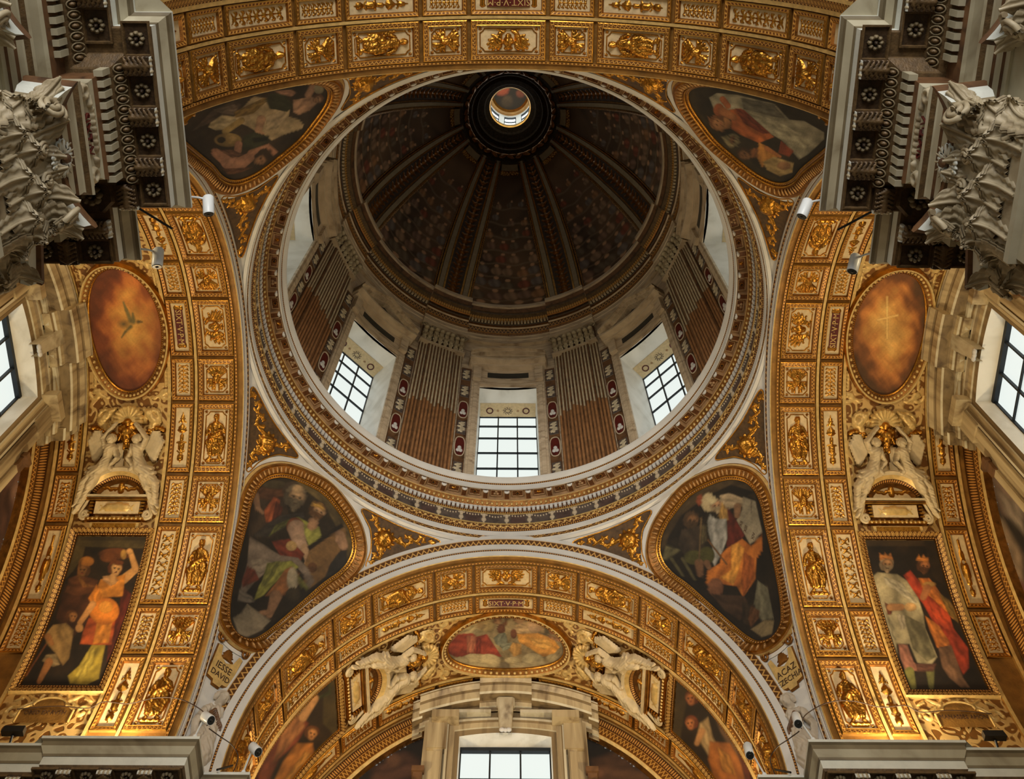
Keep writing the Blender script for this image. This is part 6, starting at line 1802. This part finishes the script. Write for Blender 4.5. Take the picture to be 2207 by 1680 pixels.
    for j in range(len(offs)-1):
        (o0, h0), (o1, h1) = offs[j], offs[j+1]; A0, A1 = off(o0), off(o1); n_ = len(A0)
        P = np.stack([np.c_[A0, np.full(n_, h0)], np.c_[A1, np.full(n_, h1)]], 1); mb.grid(g(P.reshape(-1, 3)).reshape(P.shape), ('hood_marble', 'hood_shaded', 'hood_lit', 'hood_marble', 'hood_shaded', 'hood_lit', 'hood_shaded')[j], smooth=False)
    mb.build('architrave', t)
    for s in (-1, 1):
        mb = MB()
        a = sorted((s*1.24, s*1.42)); mb.box(a[0], a[1], 8.36, 8.5, zb, zt-.33, 'hood_marble', M=bx)
        a = sorted((s*1.18, s*1.56)); mb.box(a[0], a[1], 8.33, 8.52, zt-.35, zt+.32, 'hood_marble', M=bx)
        a = sorted((s*1.27, s*1.39)); mb.box(a[0], a[1], 8.33, 8.37, zb, zt-.42, 'hood_marble', M=bx)
        a = sorted((s*1.40, s*1.64)); mb.box(a[0], a[1], 8.42, 8.52, zb, zt+.42, 'hood_marble', M=bx)
        mb.build('side_pilaster', t)
        mb = MB()
        a = sorted((s*1.56, s*1.80)); mb.box(a[0], a[1], 8.30, 8.62, zt-.85, zt-.75, 'brown_stone', M=bx); mb.frus(a[0]+.03, a[1]-.03, 8.35, 8.62, zt-1.05, zt-.85, 0, 'brown_stone', M=bx); mb.box(a[0]+.05, a[1]-.05, 8.38, 8.62, zb, zt-1.05, 'hood_marble', M=bx)
        mb.build('side_console', t)
    # hood: an arched cornice that breaks forward in the middle and at the ends
    top = {'north': 14.86, 'west': 15.06, 'east': 15.06}[arm]
    pr = [(0.0, 0.0), (-.03, .0), (-.04, .02), (-.13, .07), (-.135, .10), (-.17, .10), (-.30, .12), (-.33, .15), (-.33, .33), (-.35, .36), (-.42, .38), (-.43, .42), (-.48, .43), (-.49, 8.5-sf)]
    def hood(u0, u1, ds, dz, nm):
        mb = MB(); UU = np.linspace(u0, u1, 15)
        zz = top + dz - .42*(np.abs(UU)/1.87)**2
        for j in range(len(pr)-1):
            (o0, d0), (o1, d1) = pr[j], pr[j+1]
            mm = ['hood_lit', 'hood_shaded', 'hood_marble', 'hood_shaded', 'hood_shaded', 'hood_marble', 'hood_lit', 'hood_shaded', 'hood_shaded', 'hood_marble', 'hood_lit', 'hood_shaded', 'hood_marble', 'hood_shaded'][j]
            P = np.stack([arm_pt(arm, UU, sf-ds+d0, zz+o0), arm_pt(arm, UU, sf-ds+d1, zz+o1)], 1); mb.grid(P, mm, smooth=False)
        P = np.stack([arm_pt(arm, UU, sf-ds, zz), arm_pt(arm, UU, 8.7, zz+.02)], 1); mb.grid(P, 'hood_marble')
        for uu, z0 in ((u0, zz[0]), (u1, zz[-1])):
            V = [arm_pt(arm, uu, sf-ds+d, z0+o) for o, d in pr] + [arm_pt(arm, uu, 8.7, z0-.46), arm_pt(arm, uu, 8.7, z0)]
            mb.add(np.array(V), [tuple(range(len(V)))], 'hood_marble')
        mb.build(nm, t)
    hood(-.54, .54, .13, .02, 'hood_centre'); hood(-1.76, -.54, 0, 0, 'hood_side'); hood(.54, 1.76, 0, 0, 'hood_side')
    hood(-1.9, -1.70, -.10, -.03, 'hood_end'); hood(1.70, 1.9, -.10, -.03, 'hood_end')
    mb = MB(); mb.box(-1.6, 1.6, 8.44, 8.86, zt+.22, top-.28, 'hood_shaded', M=bx)
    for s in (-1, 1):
        a = sorted((s*.30, s*1.05)); mb.box(a[0], a[1], 8.28, 8.44, zt+.40, zt+.47, 'hood_lit', M=bx)
        a = sorted((s*.95, s*1.5)); mb.frus(a[0], a[1], 8.16, 8.44, top-.78, top-.62, .0, 'hood_marble', M=bx)
    mb.build('frieze', t)
    # keystone console
    ks = MB(); Z = np.linspace(0, .62, 12); pr_ = .16+.16*np.sin(Z/.62*pi*.5)**2
    for s in (-1, 1):
        P = np.stack([arm_pt(arm, s*(.12+.05*Z/.62), 8.48, zt+.02+Z), arm_pt(arm, s*(.12+.05*Z/.62), 8.48-pr_, zt+.02+Z)], 1); ks.grid(P, 'capital_stone', smooth=False)
    P = np.stack([arm_pt(arm, x*(.12+.05*Z/.62), 8.48-pr_-(.02 if abs(x) < .9 else 0), zt+.02+Z) for x in (-1, -.8, -.35, 0, .35, .8, 1)], 0); ks.grid(P, 'capital_stone', smooth=False)
    ko = ks.build('keystone', t)
    ks = MB()
    for s in (-1, 1): ks.ell((s*.07, 8.30, zt+.02), (.06, .04, .045), 'stucco', 8, 6, M=bx)
    ks.ell((0, 8.30, zt+.01), (.05, .04, .04), 'stucco', 8, 6, M=bx); ks.build('scroll_end', ko)
    ks = MB(); ts = np.linspace(0, 4*pi, 24); r_ = .12*(1-ts/(4*pi)*.85)
    for s in (-1, 1): ks.tube(arm_pt(arm, s*.17+0*ts, 8.30+r_*np.cos(ts), zt+.62+r_*np.sin(ts)), .02, 'capital_stone', 5)
    ks.box(-.3, .3, 8.1, 8.44, zt+.70, zt+.78, 'hood_marble', M=bx); ks.build('volute', ko)

# ================================================================ PIER ENTABLATURES
ZE = 9.76
OP = [(0, 9.76), (0, 9.72), (.03, 9.70), (.035, 9.64), (.09, 9.56), (.10, 9.53), (.11, 9.53), (.11, 9.41), (.13, 9.38), (.39, 9.38), (.40, 9.36), (.52, 9.24), (.535, 9.21), (.575, 9.20), (.575, 9.01), (.59, 8.95), (.62, 8.92),
      (.62, 8.63), (.54, 8.60), (.55, 8.56), (.59, 8.52), (.60, 8.50), (.60, 8.40), (.625, 8.385), (.625, 8.28), (.65, 8.27), (.65, 8.20), (1.3, 8.20)]
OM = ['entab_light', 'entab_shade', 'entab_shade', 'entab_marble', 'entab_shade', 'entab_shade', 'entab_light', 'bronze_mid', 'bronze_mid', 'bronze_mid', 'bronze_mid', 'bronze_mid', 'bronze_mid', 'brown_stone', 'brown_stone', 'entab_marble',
      'entab_marble', 'bronze_mid', 'entab_marble', 'bronze_mid', 'entab_marble', 'entab_marble', 'brown_stone', 'entab_marble', 'brown_stone', 'entab_marble', 'entab_marble']  # light and shaded tones alternate on the upper mouldings, painted into the colour
def leaf_mesh(L, w, out, curl=.30, nu=19, nv=26):
    u = np.linspace(-1, 1, nu); v = np.linspace(0, 1, nv)
    Uu, Vv = np.meshgrid(u, v, indexing='ij')
    wid = w*(.75+.45*np.sin(np.minimum(Vv*1.25, 1)*pi*.62))*np.where(Vv > .7, np.sqrt(np.maximum(1-((Vv-.7)/.34)**2, 0.10)), 1)*(1+.15*np.cos(Vv*2*pi*5.5))
    bend = np.clip((Vv-.45)/.55, 0, 1)
    y = .03 + out*bend**1.6 + .022*np.cos(Uu*pi*4.5)*(1-Vv*.4) - .07*Uu**2
    z = L*Vv - L*curl*bend**3.2
    x = Uu*wid
    G = np.stack([x, y, z], -1); B = G.copy(); B[..., 1] -= .022
    mb = MB(); mb.grid(G, 'capital_stone'); mb.grid(B, 'capital_stone', flip=True)
    # stem ridge
    mb.tube(np.stack([v*0, .045+out*np.clip((v-.45)/.55, 0, 1)**1.6, L*v-L*curl*np.clip((v-.45)/.55, 0, 1)**3.2], -1), .016, 'capital_stone', 5)
    return mb.mesh('leaf')
_leafA = leaf_mesh(.52, .17, .17); _leafB = leaf_mesh(.50, .13, .16); _leafC = leaf_mesh(.34, .10, .22, .1)
vo_ = MB(); ts = np.linspace(0, 4.6*pi, 34); rr_ = .15*(1-ts/(4.6*pi)*.82)
vo_.tube(np.stack([rr_*np.cos(ts), .0+ts*.004, rr_*np.sin(ts)], -1), .03, 'capital_stone', 6); _vol = vo_.mesh('volute')
fl_ = MB()
for k in range(16):
    a = 2*pi*k/16; fl_.ell((.085*cos(a), .01, .085*sin(a)), (.04*abs(cos(a))+.018, .018, .04*abs(sin(a))+.018), 'entab_light', 6, 4)
for k in range(14):
    a = 2*pi*k/14; fl_.tube([(.05*cos(a), .0, .05*sin(a)), (.13*cos(a), .03, .13*sin(a))], [.012, .006], 'capital_stone', 4)
_petal = fl_.mesh('flower')
fc = MB(); fc.ell((0, .02, 0), (.05, .04, .05), 'brown_stone', 8, 6); _fcore = fc.mesh('flower_heart')
def capital(M, lab, W=.55, extra=1):
    """x along the wall, y out of it, z up; origin at the middle of the abacus top on the shaft face"""
    t = thing('corinthian_capital', lab, 'capital', tuple(M @ Vector((0, 0, -1.05))), 'leafy pier capitals')
    mb = MB()
    # concave abacus in three fasciae
    xs = np.linspace(-1, 1, 17)
    def line(half, yc, ym): return half*xs, ym + (yc-ym)*np.abs(xs)**2.2
    tiers = [(.70, .36, .10, 0.0), (.73, .39, .13, -.03), (.73, .39, .13, -.08), (.69, .36, .10, -.10), (.67, .34, .09, -.20), (.62, .29, .06, -.25), (.58, .26, .05, -.26)]
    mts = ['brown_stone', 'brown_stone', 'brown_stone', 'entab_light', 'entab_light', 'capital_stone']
    for j in range(len(tiers)-1):
        P = []
        for (h, yc, ym, z) in tiers[j:j+2]:
            x, y = line(h, yc, ym); x = np.concatenate([[-h-.06], x, [h+.06]]); y = np.concatenate([[-.1], y, [-.1]]); P.append(np.stack([x, y, x*0+z], -1))
        P = np.stack(P, 1); P[0, :, 0] += .0
        mb.grid(apply4(M, P.reshape(-1, 3)).reshape(P.shape), mts[j], smooth=False)
    h, yc, ym, z = tiers[-1]; x, y = line(h, yc, ym); mb.add(apply4(M, np.concatenate([np.stack([x, y, x*0+z], -1), [[h, -.2, z], [-h, -.2, z]]])), [tuple(range(len(x)+2))], 'capital_stone')
    mb.build('abacus', t)
    mb = MB(); Z = np.linspace(-1.10, -.17, 9); P = []
    for zz in Z:
        f = (zz+1.10)/.93; w_ = W*(1+.10*f**3); dd = .04+.13*f**3; P.append([(-w_, -.2, zz), (-w_, dd, zz), (w_, dd, zz), (w_, -.2, zz)])
    P = np.array(P); mb.grid(apply4(M, P.reshape(-1, 3)).reshape(P.shape), 'capital_stone', smooth=False); mb.build('bell', t)
    mb = MB(); mb.box(-W-.05, W+.05, -.2, .07, -1.17, -1.10, 'entab_marble', M=lambda V: apply4(M, V)); mb.build('astragal', t)
    mb = MB(); mb.box(-W, W, -.25, .0, -9.5+.0, -1.17, 'entab_marble', M=lambda V: apply4(M, V)); mb.build('shaft', t)
    def put(me, x, y, z, rot=0.0, s=1.0, nm='leaf', tilt=0.0):
        L = Matrix.Translation((x, y, z)) @ Matrix.Rotation(rot, 4, 'Z') @ Matrix.Rotation(tilt, 4, 'Y') @ Matrix.Diagonal((s, s, s, 1))
        return obj(nm, me, t, M @ L)
    for x in (-.40, 0, .40): put(_leafA, x, .03, -1.10)
    for x in (-.20, .20): put(_leafA, x, .04, -.92, 0, 1.0)
    for s in (-1, 1):
        put(_leafA, s*.56, .0, -.92, -s*.75); put(_leafB, s*.60, -.02, -1.10, -s*1.2)
        put(_leafC, s*.30, .06, -.56, -s*.35, 1.15); put(_leafC, s*.50, .08, -.56, -s*.7, 1.2); put(_leafC, s*.10, .06, -.52, s*.2, .9)
        put(_vol, s*.54, .25, -.33, -s*.75, 1.0, 'volute'); put(_vol, s*.15, .14, -.38, s*.1, .62, 'volute')
        put(_leafC, s*.62, .16, -.46, -s*.9, .9)
    fo = put(_petal, 0, .17, -.13, 0, 1.45, 'flower'); obj('flower_heart', _fcore, fo, M @ Matrix.Translation((0, .21, -.13)))
    return t

rb = MB()
rect_band(rb, -.15, -.19, .15, .19, [(0, -.0), (.0, -.03), (.02, -.03), (.03, .0), (.04, .0)], ['bronze_mid', 'bronze_mid', 'bronze_mid', 'bronze_dark'])
rb.box(-.12, .12, -.16, .16, -.004, 0, 'bronze_dark'); _cof = rb.mesh('rosette_coffer')
rb = MB(); rosette(rb, .10, 'rosette_stone', 'bronze_dark', 8, -.034); _ros = rb.mesh('rosette')
rb = MB(); rb.frus(-.14, .13, -.105, .105, 0, -.10, .006, 'bronze_dark')
relief(rb, [(-.12, 0, .12, 0, .02, .035)] + [(.1-.05*k, s*.02, .13-.05*k, s*.085, .022, .014) for k in range(5) for s in (-1, 1)], .34, .24, 26, 'bronze_mid', .9, fn=lambda V: V*np.array([1, 1, -1]) + np.array([0, 0, -.10])); _mod = rb.mesh('modillion')
rb = MB()
rb.tube([(0, -.10, 0), (0, .10, 0)], .036, 'entab_light', 8); rb.ell((0, -.06, -.0), (.045, .03, .045), 'capital_stone', 8, 6); rb.ell((0, .06, 0), (.045, .03, .045), 'capital_stone', 8, 6); rb.ell((0, 0, 0), (.042, .035, .042), 'capital_stone', 8, 6); _sce = rb.mesh('scroll_end')
rb = MB(); rb.box(-.065, .03, -.034, .034, -.085, .085, 'entab_marble'); _den = rb.mesh('dentil')
rb = MB(); rb.ell((0, 0, 0), (.045, .030, .035), 'bronze_mid', 7, 6); t_ = np.linspace(.3, pi*2-.3, 12); rb.tube(np.stack([.066*np.cos(t_), .047*np.sin(t_), t_*0+.012], -1), .009, 'rosette_stone', 4, cap=False); _egg = rb.mesh('egg')
CORN = [(0, -1, 1, 'lower left'), (1, -1, -1, 'upper left'), (2, 1, -1, 'upper right'), (3, 1, 1, 'lower right')]
for q, sx, sy, where in CORN:
    far = 10.4 if sy < 0 else 9.1
    xr, yr = 4.06, 3.79
    path = [(xr, far), (xr, 6.58), (3.656, 6.58), (3.656, 4.315), (4.315, 4.315), (4.315, 3.656), (6.55, 3.656), (6.55, yr), (9.1, yr)]
    S_ = np.array([sx, sy, 1.0]); pt = np.array(path, float)
    t = thing('pier_entablature', 'heavy marble entablature with dark rosette soffit on pier, ' + where + ' corner of the view', 'cornice', (sx*4.6, sy*4.6, 8.2), 'entablatures on the four piers')
    dr_ = np.array([(1, 0), (1, -1), (1, -1), (1, 1), (1, 1), (1, 1), (-1, 1), (-1, 1), (0, 1)], float)
    mb = MB()
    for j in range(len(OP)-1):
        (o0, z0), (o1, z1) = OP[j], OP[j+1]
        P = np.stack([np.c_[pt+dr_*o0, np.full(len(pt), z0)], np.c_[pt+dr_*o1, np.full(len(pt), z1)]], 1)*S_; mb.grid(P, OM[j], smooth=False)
    P = np.stack([np.c_[pt, np.full(len(pt), 9.76)], np.c_[pt+1.2, np.full(len(pt), 9.80)]], 1)*S_; mb.grid(P, 'entab_marble', smooth=False)
    mb.build('cornice_body', t)
    X, Y, Zv = np.array([sx, 0, 0.]), np.array([0, sy, 0.]), np.array([0, 0, 1.])
    def edge(p, inward, along, z): return mat4(np.array([p[0]*sx, p[1]*sy, z]), inward, along, Zv)
    runs = [('x', 3.656, 4.315, 6.58, [4.94, 5.50, 6.06], [4.66, 5.22, 5.78, 6.34]), ('y', 3.656, 4.315, 6.55, [4.94, 5.50, 6.06], [4.66, 5.22, 5.78, 6.33]),
            ('x', xr, 6.9, far, [6.78, 7.36, 7.94, 8.52, 9.1, 9.7], [6.48, 7.06, 7.65, 8.23, 8.81, 9.4]), ('y', yr, 6.9, 9.1, [6.78, 7.36, 7.94], [6.48, 7.06, 7.65, 8.23])]
    for ax, c, a, b, ms, cs in runs:
        inn, alo = (X, Y) if ax == 'x' else (Y, X)
        P_ = lambda o, v: (c+o, v) if ax == 'x' else (v, c+o)
        for v in ms:
            if v > far-.1: continue
            m = obj('modillion', _mod, t, edge(P_(.26, v), inn, alo, 9.375)); obj('scroll_end', _sce, m, edge(P_(.145, v), inn, alo, 9.32))
        for v in cs:
            if v > far-.1: continue
            m = obj('rosette_coffer', _cof, t, edge(P_(.26, v), inn, alo, 9.378)); obj('rosette', _ros, m, edge(P_(.26, v), inn, alo, 9.374))
        lo, hi = a+.54, b-.54
        if c > 3.7: lo, hi = a-.70, min(b, far)-.1
        nD = int((hi-lo)/.115)
        for k in range(nD+1): obj('dentil', _den, t, edge(P_(.57, lo+.03+k*.115), inn, alo, 9.10))
        nE = int((hi-lo+.1)/.112); un = -inn*.70 - Zv*.714; ux = -inn*.714 + Zv*.70
        for k in range(nE+1):
            q_ = P_(.455, lo-.05+k*.112); obj('egg', _egg, t, mat4(np.array([q_[0]*sx, q_[1]*sy, 9.295]), ux, alo, un))
    # the inner corner: a round rosette between two modillions
    o = MB(); n = 8; r0 = .25
    V = [(r0*cos(2*pi*k/n+pi/8), r0*sin(2*pi*k/n+pi/8), 0) for k in range(n)] + [(r0*.86*cos(2*pi*k/n+pi/8), r0*.86*sin(2*pi*k/n+pi/8), -.03) for k in range(n)]
    o.add(V, [(k, (k+1) % n, n+(k+1) % n, n+k) for k in range(n)], 'bronze_mid'); o.add(V, [tuple(range(n, 2*n))], 'bronze_dark'); 
    m = o.build('rosette_coffer', t, edge((4.60, 4.60), X, Y, 9.378)); rb = MB(); rosette(rb, .14, 'rosette_stone', 'bronze_dark', 8, -.06); rb.build('rosette', m, edge((4.60, 4.60), X, Y, 9.35))
    m = obj('modillion', _mod, t, edge((4.20, 4.60), -Y, X, 9.375)); obj('scroll_end', _sce, m, edge((4.20, 4.72-.26), Y, X, 9.33))
    m = obj('modillion', _mod, t, edge((4.60, 4.20), -X, Y, 9.375)); obj('scroll_end', _sce, m, edge((4.72-.26, 4.20), X, Y, 9.33))
    # inscribed frieze
    if sy < 0:
        f = MB()
        S2 = [(s*(.44+.06*cos(a)), .04*sin(a)*1.5, s*(.44+.06*cos(a+.7)), .04*sin(a+.7)*1.5, .03, .025) for s in (-1, 1) for a in np.arange(0, 5, .7)] + [(s*.3, .08, s*.38, .1, .035, .02) for s in (-1, 1)] + [(.07*i-.24, .115, .07*i-.2, .12, .03, .02) for i in range(7)] + [(s*.52, -.09, s*.36, -.1, .03, .02) for s in (-1, 1)]
        relief(f, S2, 1.2, .32, 100, 'capital_stone', 1.3)
        ex = np.array([0, -sy*sx*-1.0, 0]); ex = np.array([0, 1.0, 0])*(1 if sx < 0 else -1); en = np.array([-sx*1.0, 0, 0]); ez = np.array([0, 0, 1.0])
        p0 = np.array([sx*4.27, sy*5.45, 8.775]); f.build('inscribed_relief', t, mat4(p0, ex, ez, en))
        lettering('SIXT\u00b7V', .16, t, p0+en*.012-ez*.03, ex, ez, en, 'red_marble', .012)
    # capitals
    MX = mat4(np.array([sx*4.42, sy*5.38, 8.26]), np.array([0, -1.0, 0])*(1 if sx < 0 else -1)*-1, np.array([-sx*1.0, 0, 0]), np.array([0, 0, 1.]))
    capital(MX, 'leafy corinthian capital under ' + where + ' entablature, facing the ' + ('right' if sx < 0 else 'left'))
    MY = mat4(np.array([sx*5.38, sy*4.42, 8.26]), np.array([1.0, 0, 0])*(-1 if sy > 0 else 1)*-1, np.array([0, -sy*1.0, 0]), np.array([0, 0, 1.]))
    capital(MY, 'leafy corinthian capital under ' + where + ' entablature, facing ' + ('up' if sy > 0 else 'down') + ' the picture')
    if sy < 0:
        MR = mat4(np.array([sx*4.80, sy*7.25, 8.26]), np.array([0, -1.0, 0])*(1 if sx < 0 else -1)*-1, np.array([-sx*1.0, 0, 0]), np.array([0, 0, 1.]))
        capital(MR, 'recessed leafy capital at the ' + ('left' if sx < 0 else 'right') + ' picture edge, above the main one')

# ================================================================ FITTINGS ON THE CORNICES
cmh = MB(); cmh.tube([(0, 0, .13), (0, 0, .11), (0, 0, -.10), (0, 0, -.115)], [.052, .066, .066, .062], 'camera_white', 16); _ch = cmh.mesh('housing')
cmh = MB(); cmh.tube([(0, 0, -.11), (0, 0, -.122)], [.062, .052], 'lens_glass', 16); cmh.ell((0, 0, -.12), (.024, .024, .01), 'black_plastic', 8, 5); _cl = cmh.mesh('lens')
def sec_cam(p, d, where, base):
    t = thing('security_camera', 'white cylindrical spotlight camera ' + where, 'camera', base, 'white cylindrical fittings on the cornices')
    q_ = Vector(d).normalized().to_track_quat('-Z', 'Y').to_matrix().to_4x4(); M = Matrix.Translation(p) @ q_
    obj('housing', _ch, t, M); obj('lens', _cl, t, M)
    mb = MB(); p_ = np.array(p); b_ = np.array(base); c_ = np.array(M @ Vector((0, 0, .08)))
    mb.tube([b_, b_+(0, 0, .06)], [.045, .03], 'camera_white', 10); mb.tube([b_+(0, 0, .05), (b_+c_)/2+np.array([0, 0, .05]), c_], .014, 'camera_white', 6); mb.build('bracket', t)
Zt_ = 9.80
sec_cam((-4.25, 3.52, 9.93), (.62, -.35, -.6), 'on lower left cornice corner, beside the marble half-figure', (-4.42, 3.74, Zt_-.02))
sec_cam((-3.62, 4.12, 9.95), (.55, -.35, -.65), 'on the short lower cornice step, left of the bottom arch', (-3.78, 4.40, Zt_-.02))
sec_cam((-3.52, -4.28, 9.90), (.2, .66, -.7), 'on upper left cornice corner under the sideways fresco', (-3.74, -4.42, Zt_-.02))
sec_cam((-4.20, -3.60, 9.92), (.15, .6, -.75), 'beside the oval painting with the dove, upper left', (-4.42, -3.76, Zt_-.02))
sec_cam((3.54, -4.28, 9.90), (-.45, .6, -.6), 'on upper right cornice corner under the sideways fresco', (3.74, -4.42, Zt_-.02))
sec_cam((4.21, -3.57, 9.92), (-.4, .55, -.7), 'beside the oval painting of golden clouds, upper right', (4.42, -3.76, Zt_-.02))
sec_cam((4.20, 3.50, 9.93), (-.15, -.35, -.8), 'on lower right cornice corner, beside the marble half-figure', (4.42, 3.74, Zt_-.02))
sec_cam((3.56, 4.10, 9.95), (-.1, -.3, -.8), 'on the short lower cornice step, right of the bottom arch', (3.78, 4.40, Zt_-.02))
for sx, where in ((-1, 'far lower left'), (1, 'far lower right')):
    t = thing('floodlight', 'flat black floodlight on the cornice edge, ' + where, 'lamp', (sx*7.08, 3.9, Zt_))
    mb = MB(); mb.frus(sx*7.08-.16, sx*7.08+.16, 3.74, 3.84, 9.90, 10.0, .01, 'black_plastic'); mb.build('housing', t)
    mb = MB(); mb.tube([(sx*7.08, 3.9, Zt_-.02), (sx*7.08, 3.82, 9.9)], .02, 'black_plastic', 6); mb.build('bracket', t)
for pts, where in (([(-4.40, -4.40, 9.72), (-4.02, -3.95, 10.0)], 'sticking out at the upper left cornice notch'), ([(4.40, -4.40, 9.72), (4.0, -3.98, 10.0)], 'sticking out at the upper right cornice notch'),
                   ([(-4.12, 4.25, 9.74), (-4.02, 4.55, 10.05)], 'leaning on the lower left cornice step'), ([(4.12, 4.25, 9.74), (4.02, 4.58, 10.05)], 'leaning on the lower right cornice step')):
    mb = MB(); mb.tube(pts, .016, 'black_plastic', 6); tag(mb.build('black_rod'), 'thin black rod ' + where, 'rod')
def cable(pts, where):
    mb = MB(); mb.tube(spl(np.array(pts), 60, closed=False), .008, 'cable_brown', 5); tag(mb.build('cable'), 'thin brown cable ' + where, 'cable')
for sx, arm, sg in ((-1, 'west', 1), (1, 'east', -1)):
    P = [barrel(arm, s, p*sg, .09) for s, p in ((7.6, 86.5), (7.0, 85.8), (6.5, 86.2), (6.3, 84.8), (5.9, 85.2), (5.5, 83.9), (5.1, 84.2))]
    cable(P + [(sx*4.78, 4.6, 11.0), (sx*4.45, 4.1, 10.35), (sx*4.35, 3.85, 10.1)], 'hanging along the foot of the ' + ('left' if sx < 0 else 'right') + ' vault to the corner camera')
    cable([(sx*4.3, 3.85, 10.05), (sx*4.25, 4.3, 10.3), (sx*4.2, 4.75, 10.55), (sx*4.1, 4.93, 10.5), (sx*4.12, 4.95, 10.2), (sx*4.2, 4.9, 9.85)], 'looping from the corner camera over the ' + ('left' if sx < 0 else 'right') + ' foot of the bottom arch')
# wiring round the foot of the drum
for k in (0, 7):
    A = np.linspace(14+45*k-0, 31+45*k, 12); cable(drum(A, 17.12+.03*np.sin(A*1.3), .10+.02*np.cos(A*2)), 'along the foot of the drum ' + ('right' if k == 0 else 'left') + ' of the bottom centre window')
